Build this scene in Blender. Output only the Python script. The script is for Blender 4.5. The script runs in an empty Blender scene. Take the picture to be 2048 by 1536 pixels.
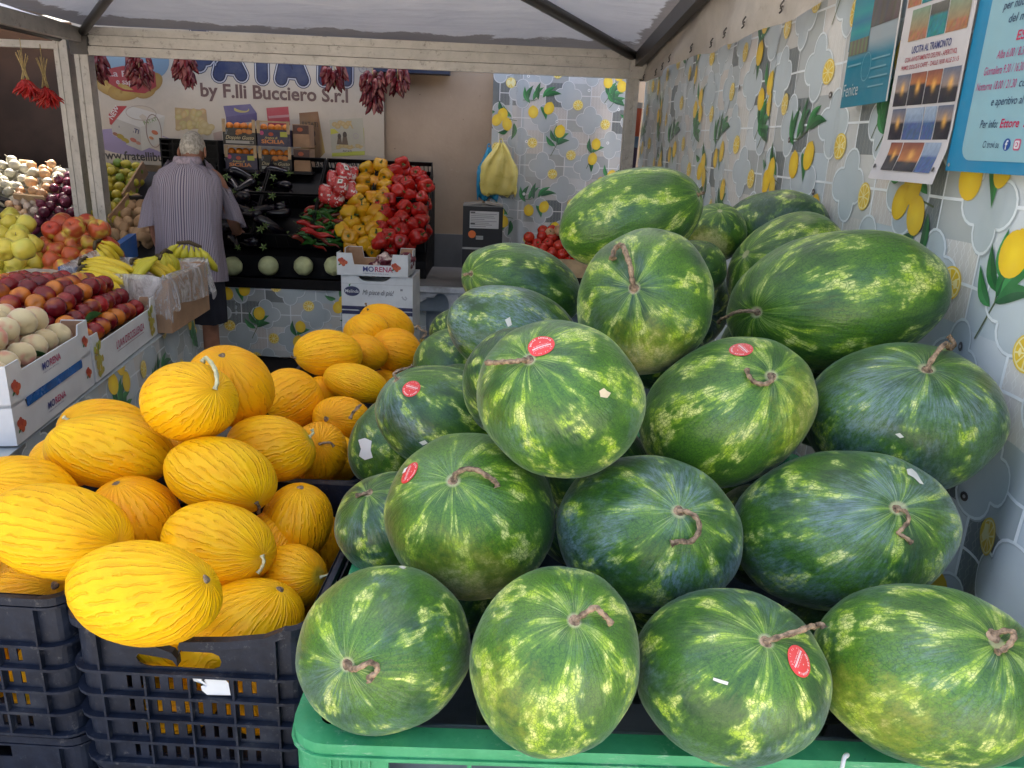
import bpy, bmesh, math, random
import numpy as np
from mathutils import Vector, Matrix, noise as mnoise

# ------------------------------------------------------------------ camera, sky, sun, exposure
SC = bpy.context.scene
COL = SC.collection
F, CX, CY, EYE = 1547.0, 1024.0, 768.0, 1.6
_d = Vector((1002 - CX, -(282 - CY), -F)).normalized()
_r = Vector((1, -math.tan(math.radians(2.4)), 0))
_up = _r.cross(_d).normalized()
_x = _d.cross(_up)
MW = Matrix((_x, _d, _up))                 # world = MW @ camera vector
cam_d = bpy.data.cameras.new('camera')
cam = bpy.data.objects.new('camera', cam_d)
COL.objects.link(cam)
cam.matrix_world = Matrix.Translation((0, 0, EYE)) @ MW.to_4x4()
cam_d.sensor_width = 36.0
cam_d.lens = F / 2048 * 36.0
cam_d.clip_start, cam_d.clip_end = 0.05, 400
SC.camera = cam

SUN_EL, SUN_AZ = 60.0, -8.0                # sun stands behind the stall, a little to the left
w = bpy.data.worlds.new('World'); SC.world = w; w.use_nodes = True
nt = w.node_tree; nt.nodes.clear()
sky = nt.nodes.new('ShaderNodeTexSky'); sky.sky_type = 'NISHITA'; sky.sun_disc = False
sky.sun_elevation = math.radians(SUN_EL); sky.sun_rotation = math.radians(SUN_AZ)
sky.air_density = 1.0; sky.dust_density = 8.0; sky.ozone_density = 0.4
bg = nt.nodes.new('ShaderNodeBackground'); bg.inputs[1].default_value = 0.15
wo = nt.nodes.new('ShaderNodeOutputWorld')
nt.links.new(sky.outputs[0], bg.inputs[0]); nt.links.new(bg.outputs[0], wo.inputs[0])
sd = bpy.data.lights.new('sun', 'SUN'); sd.energy = 4.2; sd.angle = math.radians(0.5); sd.color = (1, .95, .87)
sun = bpy.data.objects.new('sun', sd); COL.objects.link(sun)
_s = Vector((math.sin(math.radians(SUN_AZ)) * math.cos(math.radians(SUN_EL)), math.cos(math.radians(SUN_AZ)) * math.cos(math.radians(SUN_EL)), math.sin(math.radians(SUN_EL))))
sun.rotation_euler = _s.to_track_quat('Z', 'Y').to_euler()
SC.view_settings.view_transform = 'Standard'; SC.view_settings.look = 'None'
SC.view_settings.exposure = 2.4; SC.view_settings.gamma = 1.0

# ------------------------------------------------------------------ measuring helpers: a sight line cut by a real plane
C0 = Vector((0, 0, EYE))
def ray(px, py): return MW @ Vector((px - CX, -(py - CY), -F))
def atY(px, py, Y): v = ray(px, py); return C0 + v * (Y / v.y)
def atX(px, py, X): v = ray(px, py); return C0 + v * (X / v.x)
def atZ(px, py, Z): v = ray(px, py); return C0 + v * ((Z - EYE) / v.z)
def atD(px, py, D): return C0 + ray(px, py) * (D / F)
def atP(px, py, P, n):
    v = ray(px, py); return C0 + v * ((P - C0).dot(n) / v.dot(n))

# ------------------------------------------------------------------ object helpers
def tag(o, label=None, cat=None, group=None, kind=None):
    if label: o['label'] = label
    if cat: o['category'] = cat
    if group: o['group'] = group
    if kind: o['kind'] = kind
    return o
def empty(name, loc=(0, 0, 0), rz=0, parent=None):
    o = bpy.data.objects.new(name, None); COL.objects.link(o); o.location = loc; o.rotation_euler = (0, 0, rz); o.empty_display_size = .05
    if parent: o.parent = parent
    return o
def link(name, me, mat, parent=None, smooth=False, loc=None, rot=None):
    if isinstance(me, bmesh.types.BMesh):
        bm = me; me = bpy.data.meshes.new(name); bm.to_mesh(me); bm.free()
    if mat is not None and not me.materials:
        for m in (mat if isinstance(mat, (list, tuple)) else [mat]): me.materials.append(m)
    if smooth: me.polygons.foreach_set('use_smooth', [True] * len(me.polygons))
    o = bpy.data.objects.new(name, me); COL.objects.link(o)
    if parent: o.parent = parent
    if loc is not None: o.location = loc
    if rot is not None: o.rotation_euler = rot
    return o
def copy_tree(o, parent=None):
    c = o.copy(); COL.objects.link(c); c.parent = parent
    for ch in list(o.children): copy_tree(ch, c)
    return c
def box(bm, x0, x1, y0, y1, z0, z1, mi=0):
    v = [bm.verts.new(p) for p in ((x0, y0, z0), (x1, y0, z0), (x1, y1, z0), (x0, y1, z0), (x0, y0, z1), (x1, y0, z1), (x1, y1, z1), (x0, y1, z1))]
    for f in ((3, 2, 1, 0), (4, 5, 6, 7), (0, 1, 5, 4), (1, 2, 6, 5), (2, 3, 7, 6), (3, 0, 4, 7)):
        bm.faces.new([v[i] for i in f]).material_index = mi
def obox(bm, o, ex, ey, ez, mi=0):
    o, ex, ey, ez = Vector(o), Vector(ex), Vector(ey), Vector(ez)
    v = [bm.verts.new(o + ex * a + ey * b + ez * c) for c in (0, 1) for b in (0, 1) for a in (0, 1)]
    for f in ((0, 2, 3, 1), (4, 5, 7, 6), (0, 1, 5, 4), (1, 3, 7, 5), (3, 2, 6, 7), (2, 0, 4, 6)):
        bm.faces.new([v[i] for i in f]).material_index = mi
def bar(bm, p, q, wx, wz, up=(0, 0, 1), mi=0):
    p, q = Vector(p), Vector(q); d = (q - p); n = d.normalized(); s = n.cross(Vector(up)).normalized(); u = s.cross(n)
    obox(bm, p - s * wx / 2 - u * wz / 2, d, s * wx, u * wz, mi)
def tube(bm, pts, rad, seg=8, mi=0, cap=True, flat=1.0, ridge=0.0):
    pts = [Vector(p) for p in pts]
    if not isinstance(rad, (list, tuple)): rad = [rad] * len(pts)
    rings = []; prev = None
    for i, p in enumerate(pts):
        t = (pts[min(i + 1, len(pts) - 1)] - pts[max(i - 1, 0)]).normalized()
        if prev is None: a = t.orthogonal().normalized()
        else: a = (prev - t * prev.dot(t)).normalized()
        prev = a; b = t.cross(a)
        rings.append([bm.verts.new(p + (a * math.cos(2 * math.pi * k / seg) + b * math.sin(2 * math.pi * k / seg) * flat) * rad[i] * (1 + ridge * math.cos(5 * 2 * math.pi * k / seg + i * .45))) for k in range(seg)])
    for i in range(len(rings) - 1):
        for k in range(seg):
            f = bm.faces.new((rings[i][k], rings[i][(k + 1) % seg], rings[i + 1][(k + 1) % seg], rings[i + 1][k])); f.material_index = mi; f.smooth = True
    if cap:
        for r, rv in ((rings[0], True), (rings[-1], False)):
            f = bm.faces.new(list(reversed(r)) if rv else r); f.material_index = mi
def curve_pts(ctrl, n=6):
    P = [Vector(p) for p in ctrl]; P = [P[0] * 2 - P[1]] + P + [P[-1] * 2 - P[-2]]; out = []
    for i in range(1, len(P) - 2):
        for k in range(n):
            t = k / n; a, b, c, d = P[i - 1:i + 3]
            out.append(.5 * ((2 * b) + (c - a) * t + (2 * a - 5 * b + 4 * c - d) * t * t + (3 * b - a - 3 * c + d) * t ** 3))
    out.append(P[-2]); return out
def sheet(nu, nv, fn, closed=False):
    """grid mesh from fn(u,v) -> point, u,v in 0..1"""
    bm = bmesh.new(); V = [[bm.verts.new(fn(i / nu, j / nv)) for i in range(nu + (0 if closed else 1))] for j in range(nv + 1)]
    for j in range(nv):
        for i in range(nu):
            i2 = (i + 1) % nu if closed else i + 1
            bm.faces.new((V[j][i], V[j][i2], V[j + 1][i2], V[j + 1][i])).smooth = True
    return bm
def plate(outer, holes, fn, th):
    """flat plate with holes: 2D loops, fn(u,v,w)->3D, thickness th"""
    bm = bmesh.new(); es = []; loops = []
    for lp in [outer] + holes:
        vs = [bm.verts.new((p[0], p[1], 0)) for p in lp]; loops.append(vs)
        es += [bm.edges.new((vs[i], vs[(i + 1) % len(vs)])) for i in range(len(vs))]
    r = bmesh.ops.triangle_fill(bm, use_beauty=True, use_dissolve=False, edges=es)
    fs = [g for g in r['geom'] if isinstance(g, bmesh.types.BMFace)]
    ex = bmesh.ops.extrude_face_region(bm, geom=fs)
    for g in ex['geom']:
        if isinstance(g, bmesh.types.BMVert): g.co.z = th
    for v in bm.verts: v.co = fn(v.co.x, v.co.y, v.co.z)
    bmesh.ops.recalc_face_normals(bm, faces=bm.faces)
    return bm
def gplate(u0, u1, v0, v1, slots, fn, th):
    """rectangular plate with rectangular slots (lists of u0,u1,v0,v1)"""
    us = sorted({round(x, 5) for x in [u0, u1] + [q for s in slots for q in s[:2]]}); vs = sorted({round(x, 5) for x in [v0, v1] + [q for s in slots for q in s[2:]]})
    bm = bmesh.new(); V = {}
    def vt(i, j, k):
        if (i, j, k) not in V: V[i, j, k] = bm.verts.new(fn(us[i], vs[j], th * k))
        return V[i, j, k]
    nu, nv = len(us) - 1, len(vs) - 1; full = {}
    for i in range(nu):
        for j in range(nv):
            cu, cv = (us[i] + us[i + 1]) / 2, (vs[j] + vs[j + 1]) / 2; full[i, j] = not any(s[0] < cu < s[1] and s[2] < cv < s[3] for s in slots)
    for (i, j), f in full.items():
        if not f: continue
        bm.faces.new((vt(i, j, 0), vt(i + 1, j, 0), vt(i + 1, j + 1, 0), vt(i, j + 1, 0))); bm.faces.new((vt(i, j, 1), vt(i, j + 1, 1), vt(i + 1, j + 1, 1), vt(i + 1, j, 1)))
        for di, dj, a, b in ((-1, 0, (i, j), (i, j + 1)), (1, 0, (i + 1, j), (i + 1, j + 1)), (0, -1, (i, j), (i + 1, j)), (0, 1, (i, j + 1), (i + 1, j + 1))):
            if not full.get((i + di, j + dj), False): bm.faces.new((vt(*a, 0), vt(*b, 0), vt(*b, 1), vt(*a, 1)))
    bmesh.ops.recalc_face_normals(bm, faces=bm.faces); return bm
def merge(dst, src):
    me = bpy.data.meshes.new('tmp'); src.to_mesh(me); src.free(); dst.from_mesh(me); bpy.data.meshes.remove(me)
def stadium(u0, u1, v0, v1, n=4):
    """rounded slot"""
    w_, h_ = u1 - u0, v1 - v0; r = min(w_, h_) / 2; out = []
    for cx, cy, a0 in ((u1 - r, v1 - r, 0), (u0 + r, v1 - r, 90), (u0 + r, v0 + r, 180), (u1 - r, v0 + r, 270)):
        for k in range(n):
            a = math.radians(a0 + 90 * k / (n - 1)); out.append((cx + r * math.cos(a), cy + r * math.sin(a)))
    return out
def fbm(p, o=3): return mnoise.fractal(Vector(p), 1.0, 2.0, o)
def lin(r, g, b):
    f = lambda c: (c / 255 / 12.92) if c / 255 <= .04045 else ((c / 255 + .055) / 1.055) ** 2.4
    return (f(r), f(g), f(b))
RNG = random.Random(7)

# ------------------------------------------------------------------ materials
class NT:
    def __init__(s, name):
        s.m = bpy.data.materials.new(name); s.m.use_nodes = True; s.t = s.m.node_tree; s.t.nodes.clear()
        s.out = s.t.nodes.new('ShaderNodeOutputMaterial')
    def n(s, ty, ins=None, **kw):
        nd = s.t.nodes.new('ShaderNode' + ty)
        for k, v in kw.items(): setattr(nd, k, v)
        if ins:
            for k, v in ins.items(): s.set(nd, k, v)
        return nd
    def set(s, nd, k, v):
        i = nd.inputs[k]
        if isinstance(v, bpy.types.NodeSocket): s.t.links.new(v, i)
        elif isinstance(v, bpy.types.Node): s.t.links.new(v.outputs[0], i)
        else:
            if isinstance(v, (tuple, list)) and len(v) == 3 and i.type == 'RGBA': v = (*v, 1)
            i.default_value = v
    def math(s, op, a, b=0.0, c=0.0, clamp=False):
        nd = s.n('Math', operation=op, use_clamp=clamp); s.set(nd, 0, a); s.set(nd, 1, b)
        if op in ('MULTIPLY_ADD', 'SMOOTH_MIN'): s.set(nd, 2, c)
        return nd.outputs[0]
    def mix(s, f, a, b, blend='MIX'):
        nd = s.n('Mix', data_type='RGBA', blend_type=blend, clamp_factor=True); s.set(nd, 0, f); s.set(nd, 6, a); s.set(nd, 7, b); return nd.outputs[2]
    def ss(s, x, a, b, lo=0.0, hi=1.0):
        nd = s.n('MapRange', interpolation_type='SMOOTHSTEP'); s.set(nd, 0, x); s.set(nd, 1, a); s.set(nd, 2, b); s.set(nd, 3, lo); s.set(nd, 4, hi); return nd.outputs[0]
    def noise(s, vec, scale, detail=3, rough=.5, dist=0, out=0):
        nd = s.n('TexNoise', {'Scale': scale, 'Detail': detail, 'Roughness': rough, 'Distortion': dist})
        if vec is not None: s.set(nd, 'Vector', vec)
        return nd.outputs[out]
    def vor(s, vec, scale, feature='F1', out=0, rnd=1.0):
        nd = s.n('TexVoronoi', {'Scale': scale, 'Randomness': rnd}, feature=feature)
        if vec is not None: s.set(nd, 'Vector', vec)
        return nd.outputs[out]
    def vm(s, op, a, b=None, sc=None):
        nd = s.n('VectorMath', operation=op); s.set(nd, 0, a)
        if b is not None: s.set(nd, 1, b)
        if sc is not None: s.set(nd, 'Scale', sc)
        return nd.outputs[0]
    def bump(s, h, strength=.3, dist=.01, normal=None):
        nd = s.n('Bump', {'Strength': strength, 'Distance': dist, 'Height': h})
        if normal is not None: s.set(nd, 'Normal', normal)
        return nd.outputs[0]
    def bsdf(s, col, rough=.5, spec=.5, metal=0.0, normal=None, **kw):
        p = s.n('BsdfPrincipled', {'Base Color': col, 'Roughness': rough, 'Specular IOR Level': spec, 'Metallic': metal})
        if normal is not None: s.set(p, 'Normal', normal)
        for k, v in kw.items(): s.set(p, k.replace('_', ' '), v)
        s.t.links.new(p.outputs[0], s.out.inputs[0]); return p
def obj_co(t): return t.n('TexCoord').outputs['Object']
def simple(name, col, rough=.5, var=.15, scale=12, bump=.15, bscale=60, bd=.002, spec=.4, metal=0.0, dirt=None, dirt_amt=.35, **kw):
    t = NT(name); co = obj_co(t)
    c0 = tuple(max(0, c * (1 - var)) for c in col); c1 = tuple(min(1, c * (1 + var)) for c in col)
    n = t.noise(co, scale, 5, .6); c = t.mix(t.ss(n, .3, .7), c0, c1)
    if dirt: c = t.mix(t.ss(t.noise(co, scale * .35, 6, .7), .5, .75, 0, dirt_amt), c, dirt)
    nr = t.bump(t.noise(co, bscale, 3), bump, bd) if bump else None
    r = t.math('ADD', t.math('MULTIPLY', t.noise(co, scale * 2, 4), .25), rough - .12)
    t.bsdf(c, r, spec, metal, nr, **kw); return t.m
def randcol(name, c0, c1, rough=.35, var=.2, scale=20, bump=.1, bscale=80, spec=.5, c2=None, c2scale=3, grad=None, **kw):
    """colour runs between c0 and c1 from object to object, c2 blotches"""
    t = NT(name); co = obj_co(t); rnd = t.n('ObjectInfo').outputs['Random']
    co2 = t.vm('ADD', co, t.vm('SCALE', (3.1, 7.7, 5.3), sc=rnd))
    c = t.mix(rnd, c0, c1)
    n = t.noise(co2, scale, 4, .6)
    c = t.mix(t.ss(n, .25, .75), t.mix(1.0, c, (1 - var,) * 3, 'MULTIPLY'), c)
    if c2: c = t.mix(t.ss(t.noise(co2, c2scale, 2), .50, .68), c, c2)
    t.bsdf(c, rough, spec, 0.0, t.bump(t.noise(co2, bscale, 3), bump, .002) if bump else None, **kw); return t.m
def print_mat(name, rough=.5, bump=.0, bscale=30, spec=.4, soil=.0, dust=(.30, .28, .25), **kw):
    t = NT(name); co = obj_co(t)
    a = t.n('Attribute', attribute_name='Col').outputs['Color']
    n = t.noise(co, 9, 5, .65)
    c = t.mix(t.ss(n, .3, .8, 0, .16), a, dust)
    if soil: c = t.mix(t.ss(t.noise(co, 2.2, 7, .7), .48, .72, 0, soil), c, (.16, .13, .10))
    t.bsdf(c, rough, spec, 0.0, t.bump(t.noise(co, bscale, 4), bump, .004) if bump else None, **kw); return t.m
# ------------------------------------------------------------------ prints: coloured shapes laid out flat and mapped on a surface
_glyph = {}
def glyphs(txt, bold=0.0):
    k = (txt, bold)
    if k not in _glyph:
        cu = bpy.data.curves.new('t', 'FONT'); cu.body = txt; cu.size = 1; cu.offset = bold; cu.resolution_u = 3
        ob = bpy.data.objects.new('t', cu); me = bpy.data.meshes.new_from_object(ob)
        vs = [(v.co.x, v.co.y) for v in me.vertices]; fs = [tuple(p.vertices) for p in me.polygons]
        wd = max([v[0] for v in vs] + [.01]); _glyph[k] = (vs, fs, wd)
        bpy.data.objects.remove(ob); bpy.data.curves.remove(cu); bpy.data.meshes.remove(me)
    return _glyph[k]
class Print:
    def __init__(s): s.v = []; s.f = []; s.c = []
    def poly(s, pts, col, L=0, cols=None):
        b = len(s.v)
        for i, p in enumerate(pts): s.v.append((p[0], p[1], L)); s.c.append(cols[i] if cols else col)
        s.f.append(tuple(range(b, b + len(pts))))
    def rect(s, x0, y0, x1, y1, col, L=0, n=1, m=1): s.grid(x0, y0, x1, y1, n, m, lambda u, v: col, L)
    def grid(s, x0, y0, x1, y1, n, m, cf, L=0):
        b = len(s.v)
        for j in range(m + 1):
            for i in range(n + 1):
                s.v.append((x0 + (x1 - x0) * i / n, y0 + (y1 - y0) * j / m, L)); s.c.append(cf(i / n, j / m))
        for j in range(m):
            for i in range(n): a = b + j * (n + 1) + i; s.f.append((a, a + 1, a + n + 2, a + n + 1))
    def fan(s, cx, cy, outline, col, L=0, rings=3, col_in=None, jit=0):
        """star shaped fill with concentric rings"""
        b = len(s.v); n = len(outline); ci = col_in or col
        s.v.append((cx, cy, L)); s.c.append(ci)
        for r in range(1, rings + 1):
            t = r / rings
            for p in outline:
                s.v.append((cx + (p[0] - cx) * t, cy + (p[1] - cy) * t, L)); s.c.append(tuple(ci[k] * (1 - t) + col[k] * t for k in range(3)))
        for k in range(n): s.f.append((b, b + 1 + k, b + 1 + (k + 1) % n))
        for r in range(1, rings):
            for k in range(n):
                a0 = b + 1 + (r - 1) * n; a1 = a0 + n; s.f.append((a0 + k, a1 + k, a1 + (k + 1) % n, a0 + (k + 1) % n))
    def ell(s, cx, cy, a, b, col, L=0, rot=0, n=20, rings=2, col_in=None):
        r = math.radians(rot); s.fan(cx, cy, [(cx + a * math.cos(t) * math.cos(r) - b * math.sin(t) * math.sin(r), cy + a * math.cos(t) * math.sin(r) + b * math.sin(t) * math.cos(r)) for t in [2 * math.pi * k / n for k in range(n)]], col, L, rings, col_in)
    def stroke(s, pts, wd, col, L=0, closed=False):
        n = len(pts); b = len(s.v)
        for i, p in enumerate(pts):
            if closed: q0, q1 = pts[(i - 1) % n], pts[(i + 1) % n]
            else: q0, q1 = pts[max(i - 1, 0)], pts[min(i + 1, n - 1)]
            dx, dy = q1[0] - q0[0], q1[1] - q0[1]; l = math.hypot(dx, dy) or 1; w_ = wd[i] if isinstance(wd, list) else wd
            s.v.append((p[0] - dy / l * w_ / 2, p[1] + dx / l * w_ / 2, L)); s.v.append((p[0] + dy / l * w_ / 2, p[1] - dx / l * w_ / 2, L)); s.c += [col, col]
        for i in range(n if closed else n - 1):
            a, c = b + 2 * i, b + 2 * ((i + 1) % n); s.f.append((a, a + 1, c + 1, c))
    def text(s, txt, x, y, size, col, L=1, bold=0.0, shear=0.0, rot=0.0, width=None, align='L', sx=1.0):
        vs, fs, wd = glyphs(txt, bold); sc = size * 1.0
        if width: sx = width / (wd * sc)
        ox = {'L': 0, 'C': -wd * sc * sx / 2, 'R': -wd * sc * sx}[align]; b = len(s.v); cr, sr = math.cos(math.radians(rot)), math.sin(math.radians(rot))
        for p in vs:
            u = (p[0] + p[1] * shear) * sc * sx + ox; v = p[1] * sc
            s.v.append((x + u * cr - v * sr, y + u * sr + v * cr, L)); s.c.append(col)
        for f in fs: s.f.append(tuple(b + i for i in f))
    def arc_text(s, txt, cx, cy, R, a0, a1, size, col, L=1, bold=0.0, inward=False):
        n = len(txt)
        for i, ch in enumerate(txt):
            if ch == ' ': continue
            a = a0 + (a1 - a0) * (i + .5) / n; ar = math.radians(a)
            s.text(ch, cx + R * math.cos(ar), cy + R * math.sin(ar), size, col, L, bold, rot=a - 90 if not inward else a + 90, align='C')
    def leaf(s, x, y, ang, ln, wd, col, col2, L=0):
        a = math.radians(ang); n = 7; up, dn, mid = [], [], []
        for k in range(n + 1):
            t = k / n; h = wd * math.sin(math.pi * t ** .8) * .5; bend = .12 * ln * math.sin(math.pi * t)
            for lst, o in ((up, h), (dn, -h), (mid, 0)):
                u, v = t * ln, o + bend; lst.append((x + u * math.cos(a) - v * math.sin(a), y + u * math.sin(a) + v * math.cos(a)))
        for k in range(n):
            s.poly([mid[k], mid[k + 1], up[k + 1], up[k]], col, L); s.poly([dn[k], dn[k + 1], mid[k + 1], mid[k]], col2, L)
    def build(s, name, fn, mat, parent=None, eps=.0006, smooth=True):
        me = bpy.data.meshes.new(name)
        me.from_pydata([fn(v[0], v[1], v[2] * eps) for v in s.v], [], s.f); me.materials.append(mat)
        at = me.color_attributes.new('Col', 'FLOAT_COLOR', 'POINT')
        at.data.foreach_set('color', np.array([(*c, 1) for c in s.c], dtype=np.float32).ravel())
        if smooth: me.polygons.foreach_set('use_smooth', [True] * len(me.polygons))
        me.validate(); o = bpy.data.objects.new(name, me); COL.objects.link(o)
        if parent: o.parent = parent
        return o
def plane_map(P, ex, ey, n=None):
    P, ex, ey = Vector(P), Vector(ex).normalized(), Vector(ey).normalized(); nn = Vector(n).normalized() if n else ex.cross(ey)
    return lambda u, v, w_: P + ex * u + ey * v + nn * w_

# ------------------------------------------------------------------ lemon oilcloth pattern (repeat .99 x .70 m)
YEL, YEL2 = (.80, .52, .015), (.90, .66, .04)
GR1, GR2, GR3 = (.020, .16, .04), (.04, .27, .07), (.012, .09, .03)
CLB, CLW = (.42, .49, .53), (.66, .71, .74)
def lemon_pattern(W_, H_, step=.035, u0=0., v0=0., seed=1, sz=1.0, tone=(1, 1, 1)):
    P = Print(); R = random.Random(seed); nu, nv = int(W_ / step) + 1, int(H_ / step) + 1
    P.grid(0, 0, W_, H_, nu, nv, lambda u, v: CLB, 0)
    T = .165 * sz; TW, TH = .99 * sz, .70 * sz
    def inside(x, y, m=.0): return -m <= x <= W_ + m and -m <= y <= H_ + m
    def clip(n0):
        for i in range(n0, len(P.v)):
            x, y, l = P.v[i]; P.v[i] = (min(max(x, 0), W_), min(max(y, 0), H_), l)
    n0 = len(P.v)
    for i in range(-1, int(W_ / T) + 2):
        for j in range(-1, int(H_ / T) + 2):
            x, y = i * T - (u0 % T), j * T - (v0 % T)
            gi, gj = int((x + u0) / T + 50.5), int((y + v0) / T + 50.5)
            h = (gi * 7 + gj * 13 + gi * gj * 3 + (gi * gi + 5 * gj) % 3) % 11; x1, y1 = min(x + T, W_), min(y + T, H_); x, y = max(x, 0), max(y, 0)
            if x1 - x < .01 or y1 - y < .01: continue
            g = {0: (.50, .50, .48), 1: (.34, .375, .375), 2: (.12, .145, .155), 9: (.15, .175, .185), 6: (.50, .55, .58), 3: (.46, .48, .48), 4: (.54, .54, .53), 5: (.37, .42, .44), 7: (.33, .36, .37), 8: (.52, .50, .48)}.get(h)
            if g:
                P.rect(x, y, x1, y1, g, 1, 9, 9)
                if h in (2, 9, 4, 8, 0) and x1 - x > T * .9 and y1 - y > T * .9:
                    dc = (.23, .26, .26) if h in (2, 9) else (.60, .61, .60); wl = .0022
                    for q in range(7):
                        t = T * q / 7
                        P.stroke([(x + t + (T / 14 if r % 2 else 0), y + T * r / 8) for r in range(9)], wl, dc, 2)
                        P.stroke([(x + t + (0 if r % 2 else T / 14), y + T * r / 8) for r in range(9)], wl, dc, 2)
    # quatrefoils on a diagonal lattice, joined by crosses
    def quat(cx, cy, R_):
        pts = []; r = R_ * .47; d = R_ * .53
        for k in range(4):
            a0 = math.pi / 2 * k
            for q in range(11):
                a = a0 + math.radians(-97 + 194 * q / 10); pts.append((cx + d * math.cos(a0) + r * math.cos(a), cy + d * math.sin(a0) + r * math.sin(a)))
        return pts
    for i in range(-1, int(W_ / T / 2) + 2):
        for j in range(-1, int(H_ / T) + 2):
            cx = (2 * i + (j % 2)) * T - (u0 % (2 * T)) + T; cy = (j + .5) * T - (v0 % (2 * T))
            if not inside(cx, cy, .09): continue
            q = quat(cx, cy, .098 * sz); P.fan(cx, cy, q, (.39, .455, .49), 3, 5); P.stroke([(x + .0022, y - .0022) for x, y in q], .0075, (.33, .38, .41), 3.4, True); P.stroke(q, .0058, (.60, .66, .69), 4, True)
            for a in range(4):
                dx, dy = [(1, 0), (0, 1), (-1, 0), (0, -1)][a]
                P.stroke([(cx + dx * T * t, cy + dy * T * t) for t in (.59, .72, .86, 1.0)], .0065, CLW, 4)
    def lem(x, y, a, b, rot, L=7):
        P.ell(x, y, a, b, YEL, L, rot, 20, 3, YEL2); r = math.radians(rot)
        P.ell(x + a * .93 * math.cos(r), y + a * .93 * math.sin(r), a * .16, b * .18, YEL, L, rot, 8, 1)
    def slc(x, y, r):
        P.ell(x, y, r, r, (.82, .60, .05), 6, 0, 22, 1); P.ell(x, y, r * .9, r * .9, (.88, .80, .42), 6.5, 0, 22, 1)
        for k in range(9):
            a = 40 * k + 8; ar = math.radians(a); P.fan(x + r * .5 * math.cos(ar), y + r * .5 * math.sin(ar), [(x + r * q * math.cos(math.radians(a + o)), y + r * q * math.sin(math.radians(a + o))) for q, o in ((.12, 0), (.5, 15), (.8, 16), (.82, 0), (.8, -16), (.5, -15))], (.78, .55, .03), 7, 1)
    def lf(x, y, ang, ln, wd, k=0): P.leaf(x, y, ang, ln, wd, *((GR2, GR1) if k % 2 else (GR1, GR3)), 6 + .15 * k)
    def tw(p, L=5): P.stroke(p, .0045, (.10, .14, .06), L)
    def motifs(bx, by):
        S = sz
        def q(x, y): return bx + x * S, by + (TH - y * S if False else -y * S)
        def L_(x, y, a, b, r): X, Y = q(x, y); lem(X, Y, a * S, b * S, r)
        def F_(x, y, ang, ln, wd, k=0): X, Y = q(x, y); lf(X, Y, ang, ln * S, wd * S, k)
        def K_(x, y): X, Y = q(x, y); slc(X, Y, .036 * S)
        for x, y in ((.117, .225), (.32, .416), (.58, .373), (.407, .667), (.741, .59), (.90, .10), (.87, .45)): K_(x, y)
        # triple cluster
        tw([q(.46, .225), q(.40, .215), q(.35, .20)])
        F_(.37, .18, 115, .10, .035, 0); F_(.42, .20, 128, .10, .032, 1); F_(.44, .24, 262, .12, .035, 2); F_(.30, .17, 165, .08, .03, 3); F_(.40, .29, 195, .08, .03, 4)
        L_(.315, .225, .044, .036, 60); L_(.355, .185, .044, .037, 80); L_(.39, .25, .046, .036, 100)
        # pair with leaf fan
        tw([q(.50, .08), q(.58, .08), q(.69, .04)])
        for k, (x, y, a) in enumerate(((.53, .09, 70), (.57, .08, 50), (.61, .075, 85), (.64, .06, 40), (.66, .05, 10), (.55, .10, 110))): F_(x, y, a, .12, .034, k)
        L_(.577, .16, .043, .037, 95); L_(.69, .13, .044, .037, 70); F_(.63, .12, 295, .10, .035, 3)
        # branch with hanging leaves
        tw([q(.76, .30), q(.76, .38), q(.72, .46)]); L_(.78, .285, .045, .038, 80)
        for k, (x, y, a) in enumerate(((.76, .36, 120), (.77, .34, 100), (.76, .37, 60), (.75, .39, 135), (.76, .38, 20), (.77, .36, 40))): F_(x, y, a, .10, .033, k)
        # left branch
        tw([q(.0, .54), q(.03, .47), q(.05, .40)]); L_(.06, .365, .040, .034, 90); L_(.04, .47, .044, .034, 80)
        F_(.03, .43, 100, .11, .032, 0); F_(.03, .42, 20, .10, .036, 1); F_(.01, .47, 285, .10, .032, 2)
        # trio with leaf spray
        tw([q(.10, .78), q(.14, .72), q(.19, .66)])
        L_(.117, .637, .040, .034, 95); L_(.195, .585, .042, .035, 80); L_(.22, .66, .040, .035, 100)
        for k, (x, y, a) in enumerate(((.13, .73, 95), (.14, .72, 65), (.15, .71, 40), (.14, .73, 15), (.15, .74, 340), (.17, .60, 110), (.21, .62, 60))): F_(x, y, a, .10, .03, k)
        tw([q(.14, .11), q(.17, .07), q(.20, .02)]); 
        for k, a in enumerate((60, 20, 345, 120, 90)): F_(.17, .07, a, .09, .03, k)
    for i in range(-1, int(W_ / TW) + 2):
        for j in range(-1, int(H_ / TH) + 3): motifs(i * TW - (u0 % TW), j * TH - (v0 % TH))
    clip(n0)
    P.c = [tuple(c[k] * tone[k] for k in range(3)) if max(c) - min(c) < .16 and c[0] > .1 else c for c in P.c]
    # drop faces squashed by the clipping
    kf = []
    for f in P.f:
        xs = [P.v[i][0] for i in f]; ys = [P.v[i][1] for i in f]
        if max(xs) - min(xs) > 1e-4 and max(ys) - min(ys) > 1e-4: kf.append(f)
    P.f = kf
    return P
def poly_clean(P): return P
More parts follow.
